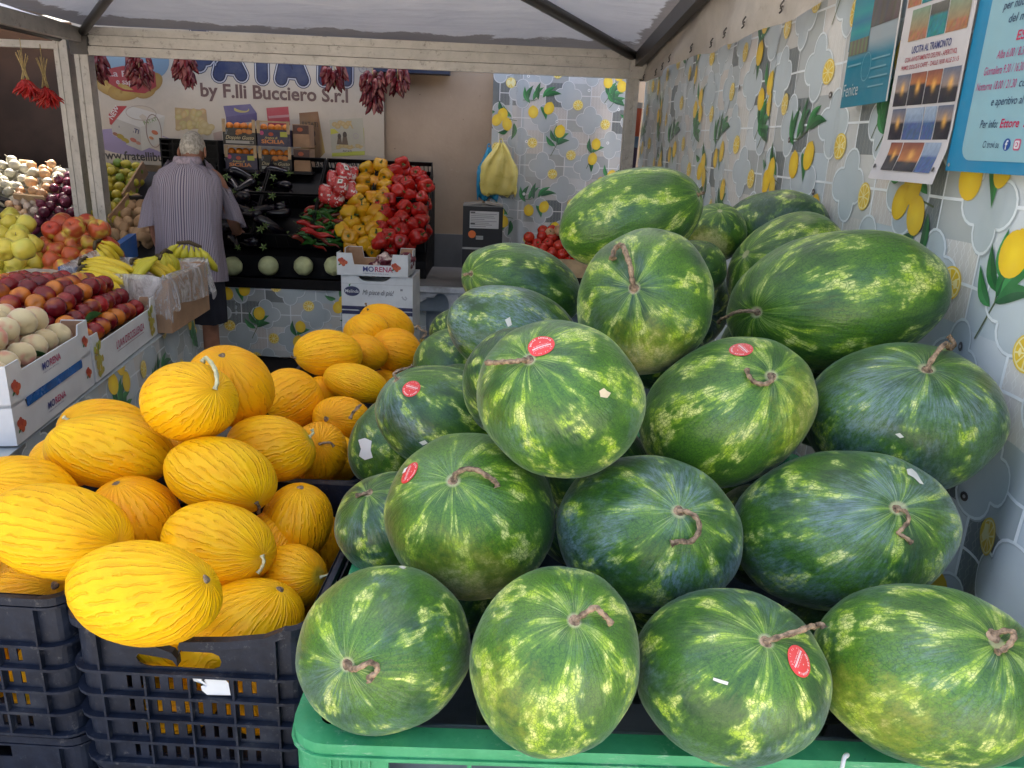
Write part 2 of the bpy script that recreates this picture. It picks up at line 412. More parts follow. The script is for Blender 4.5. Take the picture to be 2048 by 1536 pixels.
# ------------------------------------------------------------------ setting
def grid_plane(x0, x1, y0, y1, z, n, fn=None):
    return sheet(n, n, lambda u, v: (x0 + (x1 - x0) * u, y0 + (y1 - y0) * v, z))
M_floor = simple('concrete_floor', (.22, .21, .195), .8, .25, 3, .4, 90, .003, dirt=(.07, .065, .06), dirt_amt=.6)
M_pave = simple('pale_paving', (.34, .31, .26), .85, .15, 4, .3, 60, .003)
g = link('ground', grid_plane(-80, 80, -90, 60, -.012, 4), M_pave); tag(g, kind='structure')
fl = link('market_floor', grid_plane(-6.5, 3.5, .2, 7, 0, 2), M_floor); tag(fl, kind='structure')

t = NT('beige_plaster'); co = obj_co(t)
c = t.mix(t.ss(t.noise(co, 1.3, 6, .6), .3, .7), (.36, .265, .185), (.46, .35, .25))
c = t.mix(t.ss(t.noise(co, 7, 6, .75), .62, .75, 0, .5), c, (.60, .52, .42)); c = t.mix(t.ss(t.noise(co, 26, 2), .73, .76, 0, .8), c, (.14, .09, .06))
t.bsdf(c, .85, .2, 0, t.bump(t.noise(co, 40, 5), .35, .004)); M_plaster = t.m
M_dark = simple('dark_interior', (.018, .013, .012), .7, .4, 4, .2)
M_slate = simple('grey_render', (.16, .16, .165), .8, .2, 2, .3)
bw = empty('rendered_wall', (0, 6.05, 0)); tag(bw, 'beige plastered building wall behind the stall, partly bare right of the advertising banner', 'wall')
bm = bmesh.new(); box(bm, -3.06, 6, 0, .25, 0, 6.5); box(bm, -12, -4.3, 0, .25, 0, 6.5); box(bm, -4.3, -3.06, 0, .25, 2.35, 6.5)
link('wall', bm, M_plaster, bw)
bm = bmesh.new(); box(bm, -4.3, -3.06, .6, .65, 0, 2.35); box(bm, -4.3, -4.26, .25, .6, 0, 2.35); box(bm, -3.10, -3.06, .25, .6, 0, 2.35)
for k in range(11): bar(bm, (-4.22 + k * .11, .585, 0), (-4.22 + k * .11, .585, 2.35), .02, .03)
link('door', bm, simple('dark_brown_door', (.035, .02, .016), .5, .3, 6, .3), bw).location = (0, 0, 0)
bm = bmesh.new(); box(bm, -3.06, 4, -.012, 0, 0, 0.9)
link('dado', bm, M_slate, bw)

sw = empty('sky_blocker_wall', (-6.1, 2.2, 0)); tag(sw, 'added brown wall out of view at the far left, blocking sky light', 'wall')  # added out of view: cuts the sky light coming in from the left
bm = bmesh.new(); box(bm, -.15, .15, -2.6, 3.84, 0, 3.4); link('wall', bm, simple('blocker_brown', (.16, .12, .09), .85, .2, 3, .3), sw)
# ------------------------------------------------------------------ gazebo
def metal(name, col, rough=.45, var=.2, dirt=(.10, .085, .07)):
    t = NT(name); co = obj_co(t); st = t.vm('MULTIPLY', co, (3, 3, 30))
    n = t.noise(co, 9, 6, .7); c = t.mix(t.ss(n, .3, .7), tuple(x * (1 - var) for x in col), col)
    c = t.mix(t.ss(t.noise(co, 24, 5, .75), .54, .72, 0, .65), c, dirt)
    t.bsdf(c, rough, .5, .35, t.bump(t.noise(co, 60, 4), .2, .002)); return t.m
M_alu = metal('worn_aluminium', (.50, .48, .45))
M_aludark = metal('dark_steel_tube', (.075, .07, .068), .4)
t = NT('canvas_roof'); co = obj_co(t)
ed = t.n('Attribute', attribute_name='edge').outputs['Fac']
n = t.noise(co, 2.4, 6, .65); c = t.mix(t.ss(n, .3, .75), (.60, .615, .635), (.70, .71, .72))
grime = t.math('ADD', t.math('MULTIPLY', t.noise(t.vm('MULTIPLY', co, (1, 1, 1)), 5, 7, .7), .15), ed)
c = t.mix(t.ss(grime, .985, 1.0, 0, .75), c, (.15, .125, .105))
nb = t.bump(t.noise(t.vm('MULTIPLY', co, (1.0, 3.5, 3.5)), 3, 4, .5), .6, .03)
df = t.n('BsdfPrincipled', {'Base Color': c, 'Roughness': .6, 'Specular IOR Level': .3, 'Normal': nb}); tr = t.n('BsdfTranslucent', {'Color': t.mix(1.0, c, (.62, .64, .68), 'MULTIPLY'), 'Normal': nb})
mx = t.n('MixShader', {0: .21}); t.t.links.new(df.outputs[0], mx.inputs[1]); t.t.links.new(tr.outputs[0], mx.inputs[2]); t.t.links.new(mx.outputs[0], t.out.inputs[0]); M_canvas = t.m
t = NT('valance_canvas'); co = obj_co(t); n = t.noise(co, 4, 6, .65)
c = t.mix(t.ss(n, .3, .75), (.40, .37, .33), (.50, .465, .42)); c = t.mix(t.ss(t.noise(co, 12, 6, .7), .58, .8, 0, .5), c, (.2, .17, .14))
t.bsdf(c, .7, .25, 0, t.bump(t.noise(co, 14, 5), .4, .01)); M_val = t.m

gz = empty('gazebo', (-.92, 3, 0)); tag(gz, 'aluminium framed market gazebo with grey white canvas roof over the melons', 'gazebo'); GO = Vector((-.92, 3, 0))
BX0, BX1, BY0, BY1, BZ = -2.70, .87, 1.15, 5.42, 2.09
APX = Vector((-.92, 3.0, 2.50))
def gzl(name, bm, m, smooth=False):
    o = link(name, bm, m, gz, smooth); o.matrix_parent_inverse = Matrix.Translation(-GO); return o
def post(x, y, w_=.075, z1=BZ + .06):
    bm = bmesh.new(); h = w_ / 2
    pts = [(-h, -h), (-.012, -h), (-.012, -h + .006), (.012, -h + .006), (.012, -h), (h, -h), (h, h), (-h, h)]
    lo = [bm.verts.new((x + a, y + b, 0)) for a, b in pts]; hi = [bm.verts.new((x + a, y + b, z1)) for a, b in pts]
    for i in range(len(pts)): j = (i + 1) % len(pts); bm.faces.new((lo[i], lo[j], hi[j], hi[i]))
    bm.faces.new(hi); bm.faces.new(list(reversed(lo))); box(bm, x - .07, x + .07, y - .07, y + .07, 0, .008); return bm
for i, (x, y) in enumerate(((BX0, BY1), (BX1 - .02, BY1), (BX0, BY0), (BX1 + .05, .62))): gzl('post', post(x, y, .085 if i == 0 else .075, BZ + (.06 if i < 3 else .45)), M_alu)
bm = bmesh.new()                                            # rear beam: stacked profiles
x0, x1 = BX0 + .05, BX1 - .06
box(bm, x0, x1, BY1 - .03, BY1 + .02, BZ - .012, BZ + .048); box(bm, x0, x1, BY1 - .036, BY1 - .03, BZ - .002, BZ + .008); box(bm, x0, x1, BY1 - .036, BY1 - .03, BZ + .036, BZ + .048)
box(bm, x0, x1, BY1 - .02, BY1 + .02, BZ + .052, BZ + .10)
gzl('eave_beam', bm, M_alu)
bm = bmesh.new(); box(bm, x0 - .02, x1 + .02, BY1 - .055, BY1 - .042, BZ - .052, BZ - .034); box(bm, x0 - .02, x1 + .02, BY1 - .052, BY1 - .020, BZ - .072, BZ - .052); box(bm, x0 - .02, x1 + .02, BY1 - .05, BY1 - .02, BZ - .034, BZ - .018)
gzl('lower_rail', bm, M_alu)
for x in (BX0, BX1):
    bm = bmesh.new(); bar(bm, (x, BY1 - .06, BZ + .045), (x, BY0 if x < 0 else .55, BZ + .045 + (0 if x < 0 else .415)), .05, .085); gzl('side_beam', bm, M_aludark if x > 0 else M_alu)
bm = bmesh.new(); bar(bm, (BX0, BY0, BZ + .03), (BX1, BY0, BZ + .39), .05, .08); gzl('eave_beam', bm, M_alu)
for x, y in ((BX0, BY1), (BX1, BY1), (BX0, BY0), (BX1, BY0)):
    bm = bmesh.new(); a = Vector((x, y, BZ + .06 + (.36 if x > 0 and y == BY0 else 0))); p = APX; m = (a + p) / 2 + Vector((0, 0, .02))
    tube(bm, [a + (p - a) * .02, m, p], .033, 12, flat=.8); gzl('hip_pipe', bm, M_aludark, True)
    if y == BY1: bm = bmesh.new(); box(bm, x - .055, x + .055, y - .06, y + .04, BZ - .07, BZ + .06); gzl('corner_joint', bm, M_aludark if x < 0 else M_alu)
# canvas roof (four sagging faces, edge value marks where grime gathers)
bm = bmesh.new(); ls = []
def roof_face(a, b):
    a, b = Vector(a), Vector(b); n = 30
    for j in range(n):
        for i in range(n):
            q = []
            for (ii, jj) in ((i, j), (i + 1, j), (i + 1, j + 1), (i, j + 1)):
                u, v = ii / n, jj / n; p = (a * (1 - u) + b * u) * (1 - v) + (APX + Vector((0, 0, .06))) * v
                s = math.sin(math.pi * u) * math.sin(math.pi * min(1, v * 1.1)); p.z -= .045 * s; p.z += .012 * fbm((p.x * 2.2, p.y * 2.2, 0), 3) * (1 if 0 < v < 1 else 0)
                q.append((p, 1 - v * 1.0))
            ls.append(q)
cs = [(BX0 - .03, BY1 + .05, BZ + .115), (BX1 + .10, BY1 + .05, BZ + .105), (BX1 + .10, BY0 - .03, BZ + .49), (BX0 - .03, BY0 - .03, BZ + .115)]
for k in range(4): roof_face(cs[k], cs[(k + 1) % 4])
me = bpy.data.meshes.new('canopy'); vs, fs, es = [], [], []
for q in ls: fs.append(tuple(range(len(vs), len(vs) + 4))); vs += [p for p, e in q]; es += [e for p, e in q]
me.from_pydata(vs, [], fs); at = me.attributes.new('edge', 'FLOAT', 'POINT'); at.data.foreach_set('value', es)
bm = bmesh.new(); bm.from_mesh(me); bmesh.ops.remove_doubles(bm, verts=bm.verts, dist=1e-4); bpy.data.meshes.remove(me)
gzl('canopy', bm, M_canvas, True)
# side valance of gathered canvas with hooks
def val_fn(u, v):
    y = BY1 + .02 - (BY1 - .3) * u; zt = BZ + .075 + (BY1 - y) * .086; z = zt - v * (zt - 2.012 + .012 * math.sin(u * 17) + .006 * math.sin(u * 61)); x = .925 + .012 * math.sin(v * 5 + u * 30) + .02 * math.sin(u * 23) * v + .012 * fbm((u * 14, v * 3, 1))
    return (x - .02 * v, y, z)
bm = sheet(150, 10, val_fn); gzl('valance', bm, M_val, True)
for k in range(11):
    bm = bmesh.new(); u = .03 + k * .062; p = Vector(val_fn(u, .88)); p.x -= .008
    tube(bm, curve_pts([p + Vector((0, 0, .022)), p + Vector((-.008, .004, .006)), p + Vector((-.004, 0, -.008)), p + Vector((-.012, -.004, -.018))], 4), .003, 5)
    tube(bm, [p + Vector((-.006, -.012, .002)), p + Vector((-.006, .012, -.002))], .003, 5)
    gzl('hook', bm, M_aludark, True)

# neighbouring gazebo on the left
g2 = empty('gazebo', (-3.6, 4, 0)); tag(g2, 'neighbouring gazebo frame with pale canvas at the far left', 'gazebo'); O2 = Vector((-3.6, 4, 0))
def g2l(name, bm, m, smooth=False):
    o = link(name, bm, m, g2, smooth); o.matrix_parent_inverse = Matrix.Translation(-O2); return o
g2l('post', post(BX0 - .125, BY1, .085), M_alu); g2l('post', post(-5.6, BY1, .085), M_alu)
bm = bmesh.new(); bar(bm, (BX0 - .17, BY1, BZ - .02), (-5.6, BY1, BZ - .02), .05, .045); g2l('eave_beam', bm, M_alu)
A2 = Vector((-4.2, 3.4, 2.62))
bm = bmesh.new(); tube(bm, [(BX0 - .1, BY1 - .02, BZ + .07), A2], .045, 10); tube(bm, [(BX0 - .13, BY1, BZ + .03), (BX0 - .13, 1.3, BZ + .03)], .03, 8); g2l('hip_pipe', bm, M_aludark, True)
ls = []; cs2 = [(-5.7, BY1 + .05, BZ + .1), (BX0 - .08, BY1 + .05, BZ + .1), (BX0 - .08, 1.3, BZ + .1), (-5.7, 1.3, BZ + .1)]; sv = APX.copy(); APX = A2
for k in range(4): roof_face(cs2[k], cs2[(k + 1) % 4])
APX = sv; me = bpy.data.meshes.new('canopy'); vs, fs, es = [], [], []
for q in ls: fs.append(tuple(range(len(vs), len(vs) + 4))); vs += [p for p, e in q]; es += [e * .8 for p, e in q]
me.from_pydata(vs, [], fs); at = me.attributes.new('edge', 'FLOAT', 'POINT'); at.data.foreach_set('value', es)
bm = bmesh.new(); bm.from_mesh(me); bmesh.ops.remove_doubles(bm, verts=bm.verts, dist=1e-4); bpy.data.meshes.remove(me); g2l('canopy', bm, M_canvas, True)

# ------------------------------------------------------------------ lemon oilcloths
M_oil = print_mat('lemon_oilcloth', .33, .25, 9, .5, soil=.10, dust=(.34, .37, .39))
def side_fold(y, z):
    x = .965 + .005 * math.sin(y * 9 + .6 * math.sin(z * 3)) + .005 * fbm((y * 2.2, z * .7, 2.0), 2) + .0015 * math.sin(y * 31 + z * 2)
    for yc, a, wd in ((1.46, .050, .085), (1.24, .055, .07), (1.70, .022, .05), (2.3, .014, .03), (2.9, .012, .03)):
        x -= a * math.exp(-((y - yc - .03 * math.sin(z * 4)) / wd) ** 2) * (.6 + .4 * math.sin(z * 2 + yc))
    return x
def side_map(u, v, w_):                                    # u runs from the back corner towards the viewer
    y, z = 5.62 - u, v + .02; return Vector((side_fold(y, z) - w_, y, z))
P = lemon_pattern(5.0, 2.04, .016, 0.536, 0.396, 1, 1.0, (1.28, 1.28, 1.28))
# eyelets
for (px, py) in ((1660, 190), (1583, 280), (1482, 175), (1378, 560), (1626, 384), (1925, 693), (1943, 993)):
    p = atX(px, py, .96); P.ell(5.62 - p.y, p.z - .02, .010, .010, (.06, .05, .05), 9, 0, 12, 1); P.ell(5.62 - p.y, p.z - .02, .004, .004, (.5, .5, .5), 10, 0, 8, 1)
sc_ = P.build('oilcloth_curtain', side_map, M_oil); tag(sc_, 'tall oilcloth curtain printed with lemons and grey tiles hanging along the right side', 'curtain')
def back_map(u, v, w_):
    x, z = -.07 + u, v + .3; y = 5.96 + .010 * math.sin(x * 16) + .012 * fbm((x * 3, z * 1.2, 5)) - .018 * math.exp(-((x - .10 - .05 * (2 - z)) / .03) ** 2)
    return Vector((x, y - w_, z))
P = lemon_pattern(1.03, 1.85, .03, .28, .43, 1, 1.0, (1.08, .98, .92))
for (px, py) in ((1057, 152), (1178, 181), (1114, 243), (1053, 283), (1216, 286), (1238, 219), (1048, 388)):
    p = atY(px, py, 5.95); P.ell(p.x + .07, p.z - .3, .011, .011, (.8, .8, .78), 9, 0, 12, 1); P.ell(p.x + .07, p.z - .3, .004, .004, (.2, .2, .2), 10, 0, 8, 1)
o = P.build('oilcloth_curtain', back_map, M_oil); tag(o, 'narrow lemon oilcloth curtain pinned with pale eyelets on the rear wall beside the bare plaster', 'curtain')
# ------------------------------------------------------------------ melons
t = NT('watermelon_rind')
pl = t.n('Attribute', attribute_name='pole').outputs['Vector']; sp = t.n('Attribute', attribute_name='spot').outputs['Fac']
oi = t.n('ObjectInfo'); rnd = oi.outputs['Random']; par = t.n('SeparateColor', {0: oi.outputs['Color']})
pR, pG, pB = par.outputs[0], par.outputs[1], par.outputs[2]           # darkness, amount of pale stripe, waxy bloom
sx = t.n('SeparateXYZ', {0: pl}); xy = t.n('CombineXYZ', {0: sx.outputs[0], 1: sx.outputs[1]})
z = sx.outputs[2]; ang = t.math('ARCTAN2', sx.outputs[1], sx.outputs[0])
cs = t.vm('NORMALIZE', xy); off = t.vm('SCALE', (13.7, 5.1, 9.3), sc=rnd)
def cyl(a, b): # around a, along b
    return t.vm('ADD', t.vm('ADD', t.vm('SCALE', cs, sc=a), t.n('CombineXYZ', {2: t.math('MULTIPLY', z, b)})), off)
sph = t.vm('ADD', pl, off)
warp = t.noise(t.vm('ADD', t.vm('SCALE', pl, sc=1.6), off), 1.3, 2)
rag = t.noise(cyl(1.0, .62), 11, 7, .68); rag2 = t.noise(cyl(2.2, 1.3), 7, 4, .7)
nst = t.math('ADD', 6.0, t.math('FLOOR', t.math('MULTIPLY', rnd, 3.99)))
wv = t.math('SINE', t.math('ADD', t.math('MULTIPLY', ang, nst), t.math('MULTIPLY', warp, 9.0)))
wv = t.math('ADD', wv, t.math('MULTIPLY', t.math('SUBTRACT', rag, .5), 3.8)); wv = t.math('ADD', wv, t.math('MULTIPLY', t.math('SUBTRACT', rag2, .5), 1.6))
seg = t.noise(cyl(1.5, 2.6), 2.0, 2)
seg = t.math('ADD', seg, t.math('MULTIPLY', t.math('SUBTRACT', rag, .5), .55))
th = t.math('SUBTRACT', .65, t.math('MULTIPLY', pG, .28))
sg = t.ss(t.math('SUBTRACT', seg, th), -.03, .09)
halo = t.math('MULTIPLY', t.ss(wv, -.9, .9), t.ss(t.math('SUBTRACT', seg, th), -.14, .05)); lt = t.math('MULTIPLY', t.ss(wv, .05, .95), sg)
vn = t.vor(cyl(1.1, 1.0) if False else t.vm('ADD', sph, t.vm('SCALE', t.n('CombineXYZ', {0: t.noise(sph, 9, 3), 1: t.noise(sph, 8, 3)}), sc=.10)), 22, 'DISTANCE_TO_EDGE')
lt = t.math('MULTIPLY', lt, t.ss(z, .86, .99, 1.0, .35)); vein = t.ss(vn, .01, .12)
flk = t.ss(t.noise(cyl(1.0, .45), 26, 3, .6), .36, .54)
lt = t.math('MULTIPLY', lt, t.math('MULTIPLY', t.math('ADD', t.math('MULTIPLY', vein, .8), .2), t.math('ADD', t.math('MULTIPLY', flk, .6), .4)), clamp=True)
lo = t.noise(t.vm('SCALE', sph, sc=1.0), 1.7, 3)
base = t.mix(t.ss(t.math('ADD', lo, t.math('MULTIPLY', pR, -.35)), .12, .58), (.009, .050, .018), (.078, .195, .014))
base = t.mix(t.ss(t.noise(sph, 40, 4, .7), .35, .70, 0, .55), base, (.012, .06, .016))
fine = t.ss(vn, .0, .09)                                            # net of dark veins
base = t.mix(t.math('MULTIPLY', t.math('SUBTRACT', 1.0, fine), .62), base, (.008, .045, .012))
pale = t.mix(t.ss(t.noise(sph, 7, 4), .4, .65), (.34, .49, .035), (.66, .70, .24))
base = t.mix(t.math('MULTIPLY', halo, .55), base, (.13, .28, .018)); col = t.mix(lt, base, pale)
# radiating hairlines round the stem
hr = t.ss(t.noise(cyl(13, .3), 1.6, 3, .7), .54, .62); nearp = t.ss(z, .93, .985)
col = t.mix(t.math('MULTIPLY', t.math('MULTIPLY', hr, nearp), .55), col, (.30, .42, .12))
# field spot where it lay on the ground
spn = t.math('ADD', sp, t.math('MULTIPLY', t.math('SUBTRACT', t.noise(sph, 6, 6, .75), .5), 1.0))
sm = t.ss(spn, .45, .85)
col = t.mix(t.math('MULTIPLY', sm, .55), col, (.30, .34, .03)); col = t.mix(t.math('MULTIPLY', t.ss(spn, .72, 1.05), t.math('ADD', t.math('MULTIPLY', vein, .6), .4)), col, (.60, .55, .24))
# scars, scratches, dusty wax
scar = t.ss(t.noise(t.vm('MULTIPLY', sph, (1, 1, 4)), 9, 6, .8), .70, .76, 0, .7); col = t.mix(t.math('MULTIPLY', scar, .55), col, (.42, .38, .27))
bn = t.ss(t.math('ADD', t.noise(sph, 1.1, 6, .72), t.math('MULTIPLY', pB, .16)), .52, .72)
bl = t.math('MULTIPLY', t.math('MULTIPLY', bn, pB), t.math('MULTIPLY', t.ss(t.noise(cyl(1.0, .5), 20, 5, .8), .34, .66), 1.25), clamp=True)
col = t.mix(t.math('MULTIPLY', bl, .8), col, (.20, .29, .36)); col = t.mix(t.ss(z, .9945, .9985, 0, .75), col, (.42, .42, .24))
rgh = t.math('ADD', t.math('MULTIPLY', t.noise(sph, 5, 5), .22), .26)
nr = t.bump(t.noise(cyl(2.5, 1.2), 6, 4), .25, .01); nr = t.bump(t.noise(sph, 50, 3), .12, .002, nr)
t.bsdf(col, rgh, .5, 0, nr, Sheen_Weight=.16, Sheen_Roughness=.35); M_wm = t.m

t = NT('canary_melon_rind')
pl = t.n('Attribute', attribute_name='pole').outputs['Vector']; oi = t.n('ObjectInfo'); rnd = oi.outputs['Random']; par = t.n('SeparateColor', {0: oi.outputs['Color']})
sx = t.n('SeparateXYZ', {0: pl}); xy = t.n('CombineXYZ', {0: sx.outputs[0], 1: sx.outputs[1]}); z = sx.outputs[2]; cs = t.vm('NORMALIZE', xy); off = t.vm('SCALE', (13.7, 5.1, 9.3), sc=rnd)
ang = t.math('ARCTAN2', sx.outputs[1], sx.outputs[0])
wp = t.noise(t.vm('ADD', pl, off), 2.6, 3, .55); wp2 = t.noise(t.vm('ADD', t.vm('ADD', t.vm('SCALE', cs, sc=1.0), t.n('CombineXYZ', {2: t.math('MULTIPLY', z, .9)})), off), 5.0, 2)
wvv = t.math('SINE', t.math('ADD', t.math('MULTIPLY', ang, 30.0), t.math('ADD', t.math('MULTIPLY', wp, 5.0), t.math('MULTIPLY', wp2, 5.0))))
gro = t.math('MULTIPLY', t.ss(wvv, .45, 1.0), t.ss(wp2, .38, .56)); wr2 = wvv
sph = t.vm('ADD', pl, off)
base = t.mix(par.outputs[0], (.92, .38, .002), (.98, .58, .004))
base = t.mix(t.ss(t.noise(sph, 2.2, 4), .35, .7), base, t.mix(1.0, base, (.97, .85, .7), 'MULTIPLY'))
col = t.mix(t.math('MULTIPLY', gro, .28), base, (.62, .22, .002))
col = t.mix(t.ss(t.noise(sph, 11, 6, .75), .66, .76, 0, .55), col, (.62, .45, .22)); col = t.mix(t.ss(t.noise(sph, 24, 3), .73, .77, 0, .7), col, (.22, .12, .02))
col = t.mix(t.math('MULTIPLY', t.ss(z, .93, 1.0), t.math('MULTIPLY', par.outputs[1], .6)), col, (.42, .42, .04))
nr = t.bump(t.math('ADD', t.math('MULTIPLY', gro, -1.0), t.math('MULTIPLY', wr2, .16)), .60, .0055); nr = t.bump(t.noise(sph, 60, 3), .1, .002, nr)
t.bsdf(col, .45, .28, 0, nr, Subsurface_Weight=.0); M_ym = t.m
M_stem = simple('dry_melon_stem', (.24, .17, .11), .85, .7, 90, .9, 260, .003)
M_ystem = simple('pale_melon_stem', (.58, .56, .34), .6, .25, 60, .4, 200, .002)
M_stick = print_mat('glossy_sticker', .3, 0, spec=.5)

class Body:
    """an egg-shaped fruit fitted to a sight line, at distance D, with semi-axes in metres"""
    def __init__(s, cx, cy, a, b, ang, cr, D):
        s.D = D; k = D / F; s.pos = atD(cx, cy, D); v = ray(cx, cy).normalized()
        rt = MW @ Vector((1, 0, 0)); dn = MW @ Vector((0, -1, 0)); th = math.radians(ang)
        e1 = rt * math.cos(th) + dn * math.sin(th); e1 = (e1 - v * e1.dot(v)).normalized(); e3 = -v; e2 = e3.cross(e1)
        s.E = (e1, e2, e3); s.S = (a * k, b * k, b * cr * k)
    def unit(s, p): d = p - s.pos; return Vector([d.dot(s.E[i]) / s.S[i] for i in range(3)])
    def world(s, n): return s.pos + s.E[0] * (n.x * s.S[0]) + s.E[1] * (n.y * s.S[1]) + s.E[2] * (n.z * s.S[2])
    def hit(s, px, py, lift=0.0):
        """point of the skin seen at this pixel (or the nearest skin point)"""
        r = ray(px, py).normalized(); o = s.unit(C0); d = Vector([r.dot(s.E[i]) / s.S[i] for i in range(3)])
        A, B, Cc = d.dot(d), 2 * o.dot(d), o.dot(o) - 1; q = B * B - 4 * A * Cc
        t_ = (-B - math.sqrt(q)) / (2 * A) if q > 0 else -B / (2 * A)
        p = C0 + r * t_; n = s.unit(p)
        if q <= 0: return p, (p - s.pos).normalized()
        n.normalize(); nr = s.normal(n); return s.world(n * s.rf(n)) + nr * lift, nr
    def rf(s, n):
        """bumps of the skin, the same as in its mesh"""
        if not hasattr(s, 'skin'): return 1.0
        x, y, z, seed, ribs, wrinkle, dimple = s.skin; l = Vector((n.dot(x), n.dot(y), n.dot(z))); th = math.acos(max(-1, min(1, l.z))); ph = math.atan2(l.y, l.x)
        r = 1 + .018 * fbm((l.x * 1.3 + seed, l.y * 1.3, l.z * 1.3), 2) + ribs * math.cos(9 * ph + seed) * math.sin(th) - dimple * math.exp(-(th / .10) ** 2) - dimple * .5 * math.exp(-((math.pi - th) / .08) ** 2)
        if wrinkle: r += wrinkle * fbm((math.cos(ph) * 5 + seed, math.sin(ph) * 5, l.z * 1.3), 3) * min(1, math.sin(th) * 3)
        return r
    def normal(s, n): return (s.E[0] * (n.x / s.S[0]) + s.E[1] * (n.y / s.S[1]) + s.E[2] * (n.z / s.S[2])).normalized()
    def onskin(s, p, lift=0.0):
        n = s.unit(p).normalized(); return s.world(n * s.rf(n)) + s.normal(n) * lift
def melon_mesh(B, pole, spot_dir=None, spot_amt=0, rings=44, seg=60, wrinkle=0.0, seed=0, dimple=.045, ribs=.006):
    """pole: unit-space direction of the stem end"""
    z = pole.normalized(); x = z.orthogonal().normalized(); y = z.cross(x); vs, po, sp, fs = [], [], [], []; B.skin = (x, y, z, seed, ribs, wrinkle, dimple)
    sdir = spot_dir.normalized() if spot_dir is not None else None
    for i in range(rings + 1):
        th = math.pi * i / rings
        for k in range(seg):
            ph = 2 * math.pi * k / seg; l = Vector((math.sin(th) * math.cos(ph), math.sin(th) * math.sin(ph), math.cos(th))); n = x * l.x + y * l.y + z * l.z
            r = 1 + .018 * fbm((l.x * 1.3 + seed, l.y * 1.3, l.z * 1.3), 2) + ribs * math.cos(9 * ph + seed) * math.sin(th) - dimple * math.exp(-(th / .10) ** 2) - dimple * .5 * math.exp(-((math.pi - th) / .08) ** 2)
            if wrinkle: r += wrinkle * fbm((math.cos(ph) * 5 + seed, math.sin(ph) * 5, l.z * 1.3), 3) * min(1, math.sin(th) * 3)
            vs.append(B.world(n * r) - B.pos); po.append(l)
            sp.append(max(0, (n.dot(sdir) - .35) / .65) * spot_amt if sdir is not None else 0.0)
    for i in range(rings):
        for k in range(seg): a = i * seg + k; b = i * seg + (k + 1) % seg; fs.append((a, a + seg, b + seg, b))
    me = bpy.data.meshes.new('rind'); me.from_pydata(vs, [], fs)
    a1 = me.attributes.new('pole', 'FLOAT_VECTOR', 'POINT'); a1.data.foreach_set('vector', np.array(po, dtype=np.float32).ravel())
    a2 = me.attributes.new('spot', 'FLOAT', 'POINT'); a2.data.foreach_set('value', sp)
    bm = bmesh.new(); bm.from_mesh(me); bmesh.ops.remove_doubles(bm, verts=bm.verts, dist=1e-6); bmesh.ops.recalc_face_normals(bm, faces=bm.faces); bm.to_mesh(me); bm.free()
    me.polygons.foreach_set('use_smooth', [True] * len(me.polygons)); return me
def pole_of(B, px, py, front=1):
    p, n = B.hit(px, py); q = B.unit(p)
    if front < 0: q.z = -q.z
    return q.normalized()
def attach(o, root):   # part built in world coordinates under a thing that stands at root.location
    o.parent = root; o.matrix_parent_inverse = Matrix.Translation(-root.location); return o
def stem(B, root, path, r0=.0055, mat=None, base=True, r1=None):
    """path: (px,py,lift mm) from the stem scar outwards"""
    pts = [B.hit(px, py, l / 1000.)[0] for px, py, l in path]; pts = curve_pts(pts, 5); bm = bmesh.new(); n = len(pts)
    r1 = r1 or r0 * .62
    rad = [.64 * r0 * (1.5 if i == 0 else 1) * (1 - i / n) + r1 * (i / n) + .0006 * math.sin(i * 1.7) for i in range(n)]; rad[-1] *= 1.5; rad[-2] *= 1.35
    tube(bm, pts, rad, 15, ridge=.16)
    if base:
        p, nr = B.hit(path[0][0], path[0][1], 0); tx = nr.orthogonal().normalized(); ty = nr.cross(tx)
        rr = r0 * 1.45; prof = ((1.35, -.004), (1.15, .0012), (.7, .0030), (.45, .0022), (0.01, .004)); prev = None
        for q, h in prof:
            ring = [bm.verts.new(p + (tx * math.cos(a) + ty * math.sin(a)) * rr * q * (1 + .12 * math.sin(3 * a)) + nr * h) for a in [2 * math.pi * k / 14 for k in range(14)]]
            if prev:
                for k in range(14): bm.faces.new((prev[k], prev[(k + 1) % 14], ring[(k + 1) % 14], ring[k])).smooth = True
            prev = ring
    return attach(link('stem', bm, mat or M_stem, None, False), root)
RED, WHT = (.70, .03, .035), (.85, .82, .80)
